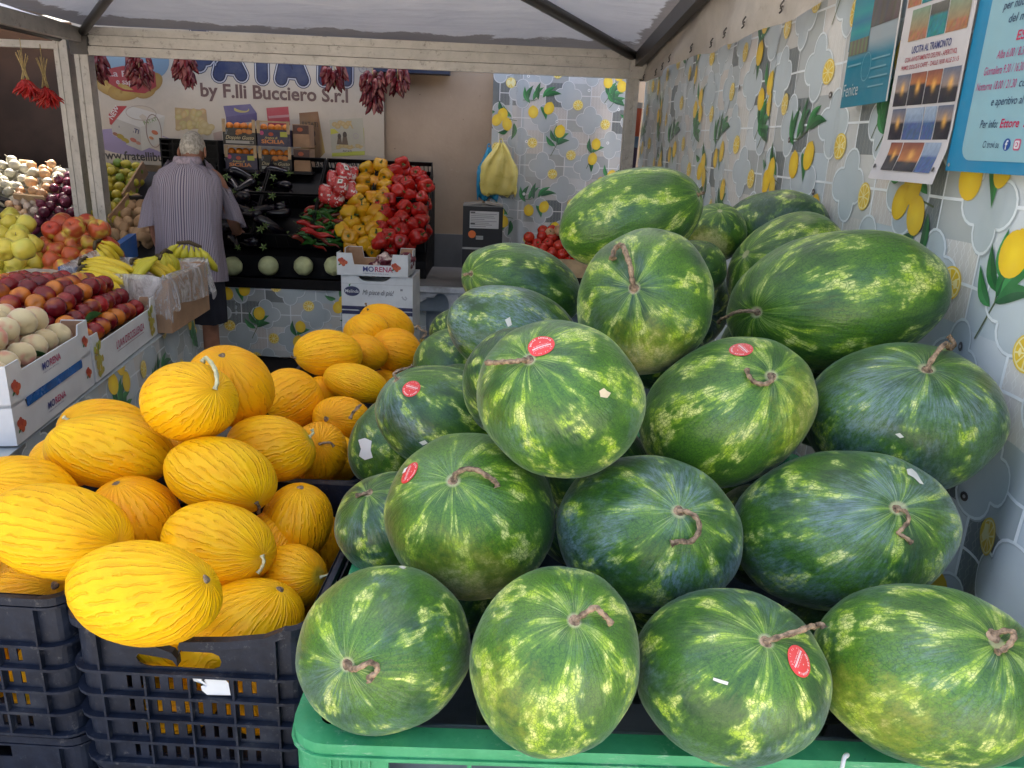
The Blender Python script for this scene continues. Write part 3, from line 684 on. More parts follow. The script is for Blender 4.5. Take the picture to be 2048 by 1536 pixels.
def sticker(B, root, px, py, rot, R=.0205, torn=False):
    c, n = B.hit(px, py, 0); upv = (MW @ Vector((0, 1, 0))); e2 = (upv - n * upv.dot(n)).normalized(); e1 = e2.cross(n); a = math.radians(rot)
    f1 = e1 * math.cos(a) + e2 * math.sin(a); f2 = e2 * math.cos(a) - e1 * math.sin(a)
    P = Print(); P.ell(0, 0, R, R, RED, 0, 0, 28, 4); s_ = R / .0205
    P.arc_text('DOLCE ANGURIA', 0, 0, .0148 * s_, 168, 12, .0040 * s_, WHT, 1, .02)
    for k, (yy, wd) in enumerate(((-.0005, .024), (-.0032, .029), (-.0046, .029), (-.0075, .027))):
        yy *= s_; wd *= s_
        if k in (1, 2): P.rect(-wd / 2, yy, wd / 2, yy + .0008 * s_, WHT, 1, 6, 1)
        else: P.text('Az. Agricola Soc. Coop.' if k == 0 else 'Prod. Italia Cat. I', -wd / 2, yy, .0024 * s_, WHT, 1, 0, width=wd)
    P.rect(-.001, .006, .001, .007, WHT, 1); P.arc_text('IT 50 21 CE', 0, 0, .0175 * s_, 205, 335, .003 * s_, WHT, 1, 0, inward=True)
    if torn: P.poly([(-.013, -.021), (-.004, -.023), (-.004, -.012), (-.009, -.013), (-.014, -.010)], (.8, .8, .8), 2)
    o = P.build('sticker', lambda u, v, w_: B.onskin(c + f1 * u + f2 * v, .0011 + w_), M_stick, eps=.0003); return attach(o, root)
def patch(B, root, outline, name='torn_label', col=(.72, .72, .70), mat=None):
    P = Print(); cx = sum(p[0] for p in outline) / len(outline); cy = sum(p[1] for p in outline) / len(outline)
    P.fan(cx, cy, outline, col, 0, 3)
    o = P.build(name, lambda u, v, w_: B.hit(u, v, .0011 + w_)[0], mat or M_stick); return attach(o, root)
def watermelon(cx, cy, a, b, ang, cr, D, label, pole=None, pf=1, stems=None, dark=.3, stripe=.5, bloom=.3, spot=None, samt=0, sr=.0055, hid=False):
    B = Body(cx, cy, a, b, ang, cr, D); q = pole_of(B, *pole, pf) if pole else Vector((.2, .3, -.9)).normalized()
    sdir = None
    if spot: p, n = B.hit(*spot); sdir = B.unit(p)
    me = melon_mesh(B, q, sdir, samt, seed=cx * .013, rings=30 if hid else 46, seg=40 if hid else 64)
    o = link('watermelon', me, M_wm, None, True, B.pos); o.color = (dark, stripe, bloom, 1)
    tag(o, label, 'watermelon', 'watermelons piled in the green bin')
    if stems: stem(B, o, stems, sr)
    return B, o
W = {}
def wm(k, *a, **kw): W[k] = watermelon(*a, **kw)
wm('A1', 770, 1295, 172, 160, -10, 1.25, 1.18, 'watermelon at the front left corner of the green bin, stem curled to the right', (692, 1330), 1, [(692, 1330, 0), (704, 1338, 4), (722, 1332, 9), (742, 1322, 11), (755, 1328, 9), (753, 1342, 7), (740, 1350, 6), (742, 1358, 5)], .25, .48, .35, (760, 1470), .35)
wm('A2', 1110, 1317, 182, 168, -70, 1.25, 1.09, 'watermelon in the front row with a tan field scar down its left side', (1150, 1238), 1, [(1150, 1238, 0), (1166, 1230, 6), (1182, 1224, 12), (1190, 1232, 13), (1204, 1240, 10), (1216, 1252, 8)], .18, .72, .25, (985, 1400), .70)
wm('A3', 1460, 1348, 190, 166, 10, 1.2, 1.12, 'dark watermelon in the front row with a red sticker at its right', (1535, 1280), 1, [(1532, 1282, 0), (1552, 1278, 6), (1580, 1274, 13), (1606, 1266, 17), (1628, 1254, 22), (1642, 1248, 26), (1648, 1256, 22)], .5, .50, .4)
wm('A4', 1852, 1346, 216, 174, 10, 1.05, 1.12, 'long watermelon at the front right corner with a cream yellow ground patch', (2000, 1285), 1, [(1988, 1268, 0), (2004, 1268, 10), (2018, 1276, 12), (2016, 1290, 10), (2002, 1302, 7), (1990, 1306, 4)], .2, .70, .3, (1740, 1430), .72)
wm('B1', 941, 1030, 170, 164, 20, 1.25, 1.37, 'round watermelon in the second row with torn red sticker and stem bent right', (905, 958), 1, [(905, 958, 0), (912, 950, 7), (930, 947, 12), (952, 950, 14), (972, 960, 12), (988, 971, 9), (992, 978, 7)], .15, .68, .2, (930, 1180), .9, sr=.0062)
wm('B2', 1295, 1066, 184, 156, 8, 1.15, 1.32, 'blue green watermelon in the middle of the second row with a hook shaped stem', (1360, 1022), 1, [(1360, 1020, 0), (1374, 1026, 8), (1388, 1042, 11), (1390, 1064, 10), (1376, 1082, 8), (1356, 1082, 6), (1340, 1086, 5)], .45, .45, .75, sr=.006)
wm('B3', 1678, 1060, 215, 158, -6, 1.0, 1.33, 'long watermelon at the right of the second row with a thin S shaped stem', (1800, 1015), 1, [(1798, 1016, 0), (1810, 1024, 8), (1812, 1042, 9), (1800, 1058, 7), (1794, 1066, 6), (1808, 1074, 5), (1820, 1084, 5)], .42, .50, .65, sr=.0045)
wm('B0', 783, 1046, 112, 102, -10, 1.2, 1.62, 'small dark watermelon low at the left edge, half hidden by a round one', (735, 985), 1, [(738, 982, 0), (728, 988, 4), (714, 994, 4)], .55, .5, .4)
wm('C0', 790, 882, 104, 84, -50, 1.1, 2.02, 'watermelon at the far left of the pile carrying a torn white label', (715, 812), 1, [(716, 814, 0), (706, 826, 5), (700, 838, 5)], .35, .5, .3)
wm('C1', 889, 836, 140, 104, 14, 1.0, 1.76, 'long dark watermelon at the left with a red sticker near its upper end', (790, 757), 1, [(792, 758, 0), (788, 748, 8), (800, 740, 9), (818, 736, 8), (826, 732, 9)], .55, .5, .5, sr=.005)
wm('C2', 1120, 797, 170, 155, 25, 1.2, 1.26, 'big round watermelon in the centre of the pile, red sticker just above its stem', (1056, 716), 1, [(1055, 716, 0), (1048, 722, 8), (1036, 728, 10), (1018, 730, 11), (1000, 731, 11), (986, 732, 12)], .25, .58, .3, (1000, 880), .35, sr=.0055)
wm('C3', 1453, 825, 180, 140, -28, 1.1, 1.45, 'streaky watermelon with a pale right end, red sticker and U shaped stem', (1545, 750), 1, [(1547, 750, 0), (1540, 764, 8), (1524, 772, 10), (1506, 768, 10), (1495, 756, 9), (1492, 744, 8)], .1, .92, .2, (1625, 820), .8, sr=.0058)
wm('C4', 1800, 836, 184, 150, 0, 1.15, 1.48, 'dark round watermelon by the oilcloth with its stem sticking up to the right', (1855, 735), 1, [(1855, 737, 0), (1862, 726, 10), (1880, 712, 26), (1898, 700, 40), (1908, 688, 48), (1902, 678, 52), (1896, 672, 54)], .5, .42, .6, sr=.0065)
wm('D0', 905, 735, 80, 78, 0, 1.1, 2.3, 'small watermelon at the left edge of the pile with a knobbly dried stem', (848, 668), 1, [(848, 672, 0), (852, 664, 10), (842, 660, 14), (836, 652, 18), (830, 656, 22)], .35, .6, .3)
wm('D1', 1028, 668, 137, 93, 18, 1.0, 1.91, 'long watermelon with frosted bluish bloom leaning behind the big central one', (908, 622), -1, None, .4, .55, .85)
wm('D2', 1289, 606, 147, 135, -75, 1.2, 1.55, 'watermelon standing near the top with a thick stem arching over its face', (1268, 575), 1, [(1268, 577, 0), (1266, 562, 9), (1264, 540, 17), (1258, 520, 20), (1252, 506, 18), (1242, 502, 13), (1232, 510, 9), (1228, 522, 6)], .12, .80, .3, (1290, 735), .95, sr=.0072)
wm('D3', 1665, 605, 208, 140, -10, 1.0, 1.66, 'largest long watermelon with a broad pale stripe, high at the right of the pile', (1508, 625), 1, [(1509, 625, 0), (1498, 622, 10), (1484, 624, 18), (1472, 632, 22), (1462, 636, 24), (1456, 642, 22)], .12, .62, .15, (1620, 745), .6, sr=.0055)
wm('E0', 915, 664, 56, 47, 0, 1.1, 2.62, 'little dark watermelon peeping out at the back left of the pile', None, 1, None, .8, .45, .1)
wm('E1', 1043, 573, 124, 82, 18, 1.0, 2.14, 'long watermelon below the tomatoes with a pale stem scar at its left end', (938, 546), 1, [(938, 546, 0), (932, 548, 5), (930, 550, 6)], .35, .45, .35)
wm('E2', 1394, 610, 85, 66, -80, 1.1, 2.54, 'dark frosted watermelon in shadow in the gap under the largest one', None, 1, None, .8, .4, .7)
wm('E3', 1390, 538, 62, 58, 0, 1.1, 2.1, 'small green watermelon wedged in the gap behind the stem-arched one', None, 1, None, .4, .45, .2)
wm('F1', 1260, 437, 145, 95, -17, 1.0, 1.95, 'blotchy long watermelon at the very top of the pile', (1400, 388), 1, [(1400, 388, 0), (1404, 386, 5), (1408, 386, 8)], .15, .78, .15)
wm('F2', 1430, 466, 62, 58, 0, 1.1, 2.2, 'small watermelon with a yellow belly behind the topmost one', (1440, 420), 1, None, .3, .5, .1, (1415, 500), 1.2)
wm('F3', 1546, 457, 107, 74, -8, 1.0, 2.29, 'almost black green watermelon at the back of the top row', None, 1, None, .95, .35, .25)
wm('F4', 1568, 530, 122, 90, -35, 1.0, 2.09, 'watermelon with a starburst of fine pale lines, just behind the largest one', (1490, 508), 1, None, .35, .9, .2)
for k, px, py, r in (('A3', 1600, 1322, 215), ('B1', 818, 945, -70), ('C1', 822, 777, 165), ('C2', 1082, 691, 22), ('C3', 1482, 700, 120)): sticker(*W[k], px, py, r, torn=(k == 'B1'))
patch(*W['C0'], [(716, 880), (730, 876), (744, 882), (742, 900), (746, 915), (730, 920), (718, 912), (722, 898)])
patch(*W['C2'], [(1198, 782), (1208, 776), (1214, 782), (1222, 786), (1214, 796), (1200, 794)], 'scar', (.72, .60, .40), M_stem and simple('pale_scar', (.62, .52, .34), .8))
M_pale = simple('pale_mark', (.62, .62, .55), .7)
for k_, pl_ in (('A3', [(1427, 1355), (1440, 1359), (1457, 1364), (1455, 1370), (1438, 1365), (1426, 1360)]), ('B3', [(1812, 940), (1822, 938), (1832, 946), (1840, 960), (1846, 970), (1838, 968), (1826, 956), (1814, 950)]), ('C1', [(838, 884), (850, 880), (856, 886), (846, 890)]), ('C4', [(1790, 868), (1800, 866), (1808, 874), (1800, 876)]), ('A1', [(796, 1136), (804, 1134), (812, 1138), (806, 1142)]), ('D1', [(1010, 640), (1020, 634), (1024, 650), (1016, 654)])):
    patch(*W[k_], pl_, 'pale_mark', (.62, .62, .55), M_pale)
FW = [[.619,1.823,.788,.122],[-.08,1.433,.697,.119],[-.085,1.999,.905,.122],[.235,1.534,.925,.12],[.338,1.482,.523,.123],[.62,1.371,.477,.127],[.614,1.547,.78,.122],[.212,1.955,.69,.13],[.792,1.746,1.038,.121],[.636,1.225,.694,.12],[.368,1.371,.77,.119],[-.044,1.941,.66,.121],[.429,1.95,1.107,.12],[.107,1.146,.616,.126],[.551,1.619,1.029,.121],[.223,1.706,.729,.125],[.049,1.513,1.126,.12],[.699,1.93,1.109,.12]]
inner = None
for i, (x, y, z_, r) in enumerate(FW):
    if inner is None:
        class Q: pass
        B = Body(1024, 768, r * F, r * .96 * F, 0, 1.0, 1.0); me = melon_mesh(B, Vector((.5, .8, .3)), rings=26, seg=36); inner = me
    o = link('watermelon', inner, M_wm, None, True, (x, y, z_), (i * 1.3, i * .7, i * 2.1)); s_ = r / .126; o.scale = (s_,) * 3; o.color = (.7, .45, .3, 1)
    tag(o, 'watermelon buried inside the pile, seen only as dark skin in the gaps', 'watermelon', 'watermelons buried in the pile')

Yl = {}
def ym(k, cx, cy, a, b, ang, cr, D, label, pole, pf=1, stems=None, tone=.5, green=0., smat=None, sr=.005, button=True):
    B = Body(cx, cy, a, b, ang, cr, D); q = pole_of(B, *pole, pf)
    me = melon_mesh(B, q, None, 0, seed=cx * .017, wrinkle=.006, dimple=.02, ribs=.002, rings=40, seg=72)
    o = link('yellow_melon', me, M_ym, None, True, B.pos); o.color = (tone, green, 0, 1); tag(o, label, 'melon', 'yellow melons heaped in the black crates')
    if stems: stem(B, o, stems, sr, smat or M_ystem, base=False)
    elif button and pf > 0: stem(B, o, [(pole[0], pole[1], -1), (pole[0] + .5, pole[1] + .5, 1.5)], .0048, M_stem)
    Yl[k] = (B, o)
ym('A1', 293, 1186, 146, 102, 10, .95, 1.335, 'smooth yellow melon resting on the broken rim of the black crate', (415, 1158), tone=.85)
ym('A2', 482, 1262, 128, 98, -25, .95, 1.54, 'speckled yellow melon sunk in the crate behind its right rim', (561, 1178), tone=.7)
ym('A3', 120, 1063, 138, 93, 12, .95, 1.48, 'big wrinkled yellow melon lying at the left above the corner of two crates', (240, 1086), tone=.8, button=False)
ym('A0', 72, 1192, 98, 70, -8, 1.1, 1.62, 'yellow melon sunk in the left crate below the big wrinkled one', (110, 1171), tone=.35)
ym('B1', 440, 1088, 112, 80, 16, 1.0, 1.59, 'yellow melon with a grey stem end at lower right, in the middle of the heap', (524, 1114), stems=[(524, 1110, 0), (524, 1122, 5), (519, 1134, 6), (512, 1142, 7)], tone=.75)
ym('B2', 585, 1153, 70, 64, 20, 1.2, 1.69, 'greenish yellow melon whose long stem hooks over towards the watermelons', (640, 1152), stems=[(640, 1155, 0), (650, 1150, 10), (662, 1148, 18), (670, 1156, 24), (672, 1168, 24)], tone=.45, green=1.0, sr=.0042)
ym('B0', 45, 992, 105, 80, 12, 1, 1.64, 'yellow melon cut by the left edge of the photo', (-40, 960), tone=.7)
ym('C1', 270, 1034, 88, 80, 25, 1.15, 1.70, 'dull yellow melon with a corky crown between the two big wrinkled ones', (232, 966), tone=.3)
ym('C2', 443, 952, 110, 76, 15, 1, 1.71, 'scuffed yellow melon in the centre of the heap', (514, 1006), tone=.8, stems=[(512, 1004, 0), (516, 1012, 4), (514, 1020, 6)], smat=M_stem)
ym('C3', 594, 1044, 79, 70, -75, 1.1, 1.83, 'round yellow melon at the right edge by the small dark watermelon', (601, 974), tone=.45)
ym('C0', 222, 903, 119, 74, 6, 1, 1.78, 'big bright yellow melon lying at the left above a wrinkled one', (335, 950), -1, tone=.95)
ym('D1', 215, 864, 90, 66, 10, 1, 1.97, 'ribbed yellow melon behind the big bright one, pale stub at its left end', (134, 838), stems=[(136, 840, 0), (130, 836, 6)], tone=.6)
ym('D0', 128, 925, 62, 56, 0, 1.1, 1.90, 'yellow melon half hidden at the left of the big bright one', (105, 890), tone=.5)
ym('D2', 380, 803, 93, 80, 5, 1.15, 1.74, 'yellow melon with a thick cream stem curling up, high on the heap', (430, 776), stems=[(431, 778, 0), (431, 768, 7), (427, 752, 12), (419, 738, 14), (408, 727, 14), (404, 725, 14)], tone=.75, sr=.0070)
ym('D3', 350, 905, 52, 42, 0, 1, 1.95, 'yellow melon deep in the gap under the one with the thick stem', (350, 900), tone=.3, button=False)
ym('D4', 542, 897, 88, 66, 12, 1, 1.90, 'striped yellow melon leaning right with a green tipped stem end', (622, 876), stems=[(620, 874, 0), (626, 866, 6), (624, 858, 8)], tone=.6, green=.8)
ym('D5', 638, 905, 62, 56, -80, 1.2, 2.10, 'deep orange yellow melon beside the watermelons, short dry stem pointing right', (640, 888), stems=[(638, 888, 0), (648, 887, 7), (658, 888, 10), (664, 894, 10)], tone=.15, smat=M_stem, sr=.0045)
ym('E1', 461, 772, 88, 78, 35, 1.05, 1.95, 'orange yellow melon with a round button scar on top of the heap', (444, 710), tone=.35)
ym('E2', 585, 795, 64, 56, 35, 1, 2.44, 'yellow melon with curving ribs below the three at the back', (640, 760), -1, tone=.35)
ym('E3', 685, 838, 60, 45, 10, 1.1, 2.40, 'yellow melon with a star shaped scar behind the white-labelled watermelon', (652, 838), tone=.3)
ym('E4', 712, 767, 66, 39, 15, 1, 2.57, 'slim deeply wrinkled yellow melon pointing down right', (775, 790), -1, tone=.7)
ym('E5', 642, 790, 38, 38, 0, 1.1, 2.60, 'sliver of yellow melon between two ribbed ones', (642, 780), tone=.3, button=False)
ym('F1', 657, 707, 68, 48, 5, 1, 2.66, 'yellow melon with a scuffed top, leftmost of the back group', (590, 716), tone=.6, stems=[(592, 716, 0), (586, 715, 6), (582, 712, 9)], smat=M_stem)
ym('F2', 730, 705, 46, 36, 20, 1, 2.80, 'olive yellow melon squeezed in the middle of the back group', (772, 725), -1, tone=.25, green=.3)
ym('F3', 792, 702, 52, 46, 20, 1.1, 2.94, 'orange yellow melon at the right of the back group', (746, 690), tone=.2)
ym('F4', 733, 664, 46, 38, -10, 1, 3.03, 'ribbed yellow melon in front of the white boxes, left of the hindmost', (765, 690), -1, tone=.5)
ym('F5', 773, 650, 57, 40, 22, 1, 3.18, 'hindmost yellow melon with a tiny dry stem', (736, 618), tone=.45, stems=[(736, 620, 0), (733, 612, 8), (731, 606, 12)], smat=M_stem)
ym('F6', 768, 765, 34, 26, 0, 1, 2.88, 'orange yellow melon low between the back group and the watermelons', (768, 755), tone=.15, button=False)
FY = [[-.574,1.897,.647,.084],[-.482,1.628,.527,.087],[-.545,2.053,.549,.082],[-.476,2.755,.662,.084],[-.604,1.769,.533,.084],[-.613,2.435,.604,.086],[-.638,1.541,.459,.085],[-.638,1.578,.661,.086],[-.599,2.241,.63,.087],[-.623,2.63,.624,.084],[-.563,1.418,.614,.081],[-.637,2.078,.745,.081],[-.464,2.117,.684,.081],[-.441,1.784,.599,.087],[-1.059,1.541,.605,.083],[-1.013,1.732,.626,.083],[-.886,1.621,.595,.087],
      [-.63,1.30,.655,.08],[-.45,1.30,.53,.08],[-.61,1.31,.50,.078],[-.45,1.42,.45,.08],[-.50,1.60,.68,.08],[-.90,1.38,.50,.085],[-1.07,1.40,.48,.085]]
me = None
for i, (x, y, z_, r) in enumerate(FY):
    if me is None: B = Body(1024, 768, .096 * F, .082 * F, 0, 1.0, 1.0); me = melon_mesh(B, Vector((1, .1, .3)), wrinkle=.012, rings=26, seg=44)
    o = link('yellow_melon', me, M_ym, None, True, (x, y, z_), (i * 1.1, i * .8, i * 2.3)); s_ = r / .088; o.scale = (s_,) * 3; o.color = ((i * 7 % 5) / 5 * .6 + .1, 0, 0, 1)
    tag(o, 'yellow melon inside a crate, glimpsed through its slots and the gaps of the heap', 'melon', 'yellow melons down inside the crates')
# ------------------------------------------------------------------ black slotted crates
t = NT('black_crate_plastic'); co = obj_co(t)
n = t.noise(co, 14, 6, .7); c = t.mix(t.ss(n, .3, .75), (.005, .008, .017), (.016, .023, .042)); c = t.mix(t.ss(t.noise(co, 45, 5, .8), .56, .74, 0, .6), c, (.17, .165, .16))
c = t.mix(t.ss(t.noise(co, 5, 5, .7), .55, .75, 0, .35), c, (.07, .075, .085))
t.bsdf(c, .42, .33, 0, t.bump(t.noise(co, 90, 4), .25, .002)); M_crate = t.m
M_black = simple('black_plastic', (.004, .004, .005), .55, .3, 10, .2, 80, .002, spec=.2)
def rr_path(L, Wd, r, n=5):
    """rounded rectangle path (x right, y back), front side first, anticlockwise from front-left"""
    pts = []
    for cx, cy, a0 in ((L - r, r, -90), (L - r, Wd - r, 0), (r, Wd - r, 90), (r, r, 180)):
        for k in range(n + 1): a = math.radians(a0 + 90 * k / n); pts.append((cx + r * math.cos(a), cy + r * math.sin(a), math.cos(a), math.sin(a)))
    return pts
def ring(bm, L, Wd, r, z0, z1, d0, d1, skip_front=False, zf=None):
    """band round the crate from outward offset d0 to d1"""
    P_ = rr_path(L, Wd, r); n = len(P_); q = []
    for x, y, nx, ny in P_:
        dz = zf(x, y) if zf else 0
        q.append([bm.verts.new((x + nx * d, y + ny * d, z + dz)) for d, z in ((d0, z0), (d1, z0), (d1, z1), (d0, z1))])
    for i in range(n):
        j = (i + 1) % n
        if skip_front and i == n - 1: continue
        for k in range(4): bm.faces.new((q[i][k], q[j][k], q[j][(k + 1) % 4], q[i][(k + 1) % 4]))
    if skip_front: bm.faces.new(q[0]); bm.faces.new(list(reversed(q[-1])))
def slotted_crate(L, Wd, H, label, loc, rz=0, broken=False, r=.035, group='black slotted crates under the yellow melons', slots=True):
    root = empty('plastic_crate', loc, rz); tag(root, label, 'crate', group)
    tiers = [0, .051, .102, .153, H - .106]; th = .003
    def panel(u0, u1, fn, front=False):
        wd = u1 - u0; Hb = H - .106; f_ = lambda q: u0 + wd * q; bm2 = bmesh.new()
        ns = max(6, int(wd * .72 / .0245)); s0 = u0 + wd * .14; st = wd * .72 / ns; zt = tiers
        sl = [(s0 + st * (i + .31), s0 + st * (i + .69), zt[j] + .010, zt[j + 1] - .011) for j in range(4) for i in range(ns)] if slots else []
        merge(bm2, gplate(u0, u1, 0, Hb, sl, fn, th))
        if broken and front:
            out = [(u0, Hb), (u1, Hb), (u1, H - .002), (f_(.90), H - .020), (f_(.72), H - .029), (f_(.475), H - .034), (f_(.465), H - .062), (f_(.62), H - .062), (f_(.655), H - .068), (f_(.665), H - .080), (f_(.655), H - .092), (f_(.62), H - .098),
                   (f_(.28), H - .098), (f_(.24), H - .092), (f_(.225), H - .080), (f_(.24), H - .072), (f_(.28), H - .074), (f_(.40), H - .080), (f_(.445), H - .074), (f_(.43), H - .060), (f_(.28), H - .038), (f_(.10), H - .014), (u0, H)]
            merge(bm2, plate(out, [], fn, th))
        else: merge(bm2, gplate(u0, u1, Hb + .00001, H, [(f_(.32), f_(.66), H - .062, H - .028)], fn, th))
        return bm2
    bm = bmesh.new()
    merge(bm, panel(r, L - r, lambda u, v, w_: (u, w_, v), True)); merge(bm, panel(r, L - r, lambda u, v, w_: (u, Wd - w_, v)))
    merge(bm, panel(r, Wd - r, lambda u, v, w_: (w_, u, v))); merge(bm, panel(r, Wd - r, lambda u, v, w_: (L - w_, u, v)))
    P_ = rr_path(L, Wd, r, 6)                                # rounded corners
    for c_ in range(4):
        seg_ = P_[c_ * 7:(c_ + 1) * 7]
        lo = [(bm.verts.new((x, y, 0)), bm.verts.new((x, y, H - .002))) for x, y, a, b in seg_]; li = [(bm.verts.new((x - a * th, y - b * th, 0)), bm.verts.new((x - a * th, y - b * th, H - .002))) for x, y, a, b in seg_]
        for k in range(6): bm.faces.new((lo[k][0], lo[k + 1][0], lo[k + 1][1], lo[k][1])); bm.faces.new((li[k][0], li[k][1], li[k + 1][1], li[k + 1][0]))
    link('walls', bm, M_crate, root)
    bm = bmesh.new(); zt = tiers
    for zz in zt: ring(bm, L, Wd, r, zz - .003, zz + .003, -.0005, .013)
    if not broken: ring(bm, L, Wd, r, H - .024, H - .019, -.0005, .012)
    def rib(u, z0, z1, side):
        if side == 0: box(bm, u - .002, u + .002, -.012, .0005, z0, z1)
        elif side == 1: box(bm, u - .002, u + .002, Wd - .0005, Wd + .012, z0, z1)
        elif side == 2: box(bm, -.012, .0005, u - .002, u + .002, z0, z1)
        else: box(bm, L - .0005, L + .012, u - .002, u + .002, z0, z1)
    for side in range(4):
        ln = L if side < 2 else Wd
        for f in (.12, .31, .50, .69, .88):
            top = H - .106 if f in (.31, .50, .69) else (H - .024); rib(ln * f, .003, top, side)
    link('ribs', bm, M_crate, root)
    bm = bmesh.new()
    if broken:
        ring(bm, L, Wd, r, H - .016, H, -.004, .012, skip_front=True)
        def strip(ps):
            for p, q in zip(ps, ps[1:]): obox(bm, (p[0], -.012, p[1] - .016), (q[0] - p[0], 0, q[1] - p[1]), (0, .016, 0), (0, 0, .016))
        wd = L - 2 * r; strip([(r, H), (r + wd * .10, H - .012), (r + wd * .28, H - .036), (r + wd * .43, H - .058), (r + wd * .452, H - .070)])
        strip([(r + wd * .465, H - .044), (r + wd * .475, H - .034), (r + wd * .72, H - .028), (r + wd * .90, H - .018), (r + wd, H)])
    else: ring(bm, L, Wd, r, H - .016, H, -.004, .012)
    link('rim', bm, M_crate, root)
    bm = bmesh.new(); box(bm, .01, L - .01, .01, Wd - .01, .004, .008); link('base', bm, M_crate, root)
    return root
H_ = .31
rz_ = math.radians(-3)
c1 = slotted_crate(.425, .595, H_, 'black slotted crate with snapped rim and torn white label at the front', (-.745, 1.205, .45), math.radians(-2.5), True)
# torn white label on it
P = Print(); P.fan(.218, .196, [(.192, .222), (.206, .222), (.209, .213), (.219, .216), (.232, .220), (.240, .218), (.247, .207), (.249, .180), (.214, .178), (.207, .187), (.205, .205), (.196, .207)], (.74, .77, .80), 0, 2)
o = P.build('torn_label', lambda u, v, w_: Vector((.213 + (u - .192) * 1.25, -.0022 - w_, .158 + (v - .178) * 1.0)), M_stick); o.parent = c1
slotted_crate(.425, .595, .30, 'black slotted crate under the front one', (-.74, 1.215, .14), math.radians(-2.5))
cl_ = slotted_crate(.425, .595, H_, 'black slotted crate cut off by the left edge of the photo', (-1.213, 1.285, .45), math.radians(-3))
slotted_crate(.425, .595, .30, 'black slotted crate beneath the one at the left edge', (-1.21, 1.29, .14), math.radians(-3))
slotted_crate(.425, .595, H_, 'black slotted crate in the second row, its rim showing below the orange melon', (-.755, 1.815, .45), math.radians(-1))
slotted_crate(.425, .595, H_, 'black slotted crate in the third row hidden under yellow melons', (-.75, 2.43, .42), 0)
for y_, lb in ((1.2, 'front'), (1.83, 'second'), (2.44, 'third')):
    b = empty('pallet', (-.98 if lb == 'front' else -.75, y_, 0)); x0, x1 = (-.25, .68) if lb == 'front' else (-.02, .42)
    tag(b, 'low wooden pallet under the %s row of black crates' % lb, 'pallet'); bm = bmesh.new()
    hh = .14 if lb == 'front' else .44 if lb == 'second' else .41
    for k in range(5): box(bm, x0, x1, .02 + k * .12, .10 + k * .12, hh - .02, hh)
    for k in range(3): box(bm, x0 + (x1 - x0 - .08) * k / 2, x0 + (x1 - x0 - .08) * k / 2 + .08, .02, .58, .0, hh - .021)
    link('boards', bm, simple('grey_wood_' + lb, (.25, .20, .15), .8, .3, 8, .4), b)

# ------------------------------------------------------------------ green bin
t = NT('green_bin_plastic'); co = obj_co(t)
n = t.noise(co, 7, 6, .7); c = t.mix(t.ss(n, .3, .75), (.028, .25, .10), (.070, .36, .17)); c = t.mix(t.ss(t.noise(t.vm('MULTIPLY', co, (1, 1, 5)), 16, 7, .85), .55, .70, 0, .75), c, (.32, .50, .36)); c = t.mix(t.ss(t.noise(co, 70, 3, .8), .66, .74, 0, .5), c, (.02, .08, .04))
t.bsdf(c, .45, .45, 0, t.bump(t.noise(co, 40, 5), .35, .004)); M_green = t.m
M_binin = simple('grey_blue_bin_lining', (.13, .17, .20), .5, .25, 6, .3)
def big_bin(loc, L, Wd, H, label, rz=0):
    root = empty('produce_bin', loc, rz); tag(root, label, 'bin'); r = .055
    bm = bmesh.new()
    ring(bm, L, Wd, r, H - .006, H, -.036, .004); ring(bm, L, Wd, r, H - .024, H - .006, -.004, .004); ring(bm, L, Wd, r, H - .03, H - .006, -.036, -.030)
    ring(bm, L, Wd, r, H - .024, H - .019, .0045, .008)
    link('rim', bm, M_green, root)
    bm = bmesh.new(); P_ = rr_path(L, Wd, r, 6); q = []
    # wall with window openings, front and back: plates, sides plain
    def pan(u0, u1, fn):
        hs = []; a = u0 + .09
        while a < u1 - .14:
            for z0_, z1_ in ((H - .052, H - .031), (H - .095, H - .057), (H - .26, H - .11), (H - .42, H - .28)): hs.append((a, a + .115, z0_, z1_))
            a += .121
        return gplate(u0, u1, .1, H - .022, hs, fn, .008)
    merge(bm, pan(r, L - r, lambda u, v, w_: (u, w_ - .002, v))); merge(bm, pan(r, L - r, lambda u, v, w_: (u, Wd - w_, v)))
    merge(bm, pan(r, Wd - r, lambda u, v, w_: (w_ - .002, u, v))); merge(bm, pan(r, Wd - r, lambda u, v, w_: (L - w_, u, v)))
    for c_ in range(4):
        s_ = P_[c_ * 7:(c_ + 1) * 7]; lo = [(bm.verts.new((x, y, .1)), bm.verts.new((x, y, H - .022))) for x, y, a, b in s_]
        for k in range(6): bm.faces.new((lo[k][0], lo[k + 1][0], lo[k + 1][1], lo[k][1]))
    for k in range(5):
        box(bm, r + .005 + k * .014, r + .008 + k * .014, -.006, -.0021, .1, H - .025)
    link('walls', bm, M_green, root)
    bm = bmesh.new(); box(bm, .055, L - .055, .054, .058, .12, H - .012); box(bm, .055, L - .055, Wd - .058, Wd - .054, .12, H - .05); box(bm, .051, .055, .058, Wd - .058, .12, H - .05); box(bm, L - .055, L - .051, .058, Wd - .058, .12, H - .05); box(bm, .05, L - .05, .05, Wd - .05, .10, .118)
    link('lining', bm, M_binin, root)
    bm = bmesh.new()
    for y in (.08, Wd / 2, Wd - .08): box(bm, .02, L - .02, y - .05, y + .05, 0, .099)
    link('feet', bm, M_green, root); return root
bin1 = big_bin((-.278, .915, 0), 1.16, 1.20, .762, 'large green plastic produce bin full of watermelons at the front', math.radians(-.8))
bm = bmesh.new(); p = atZ(1682, 1518, .775)
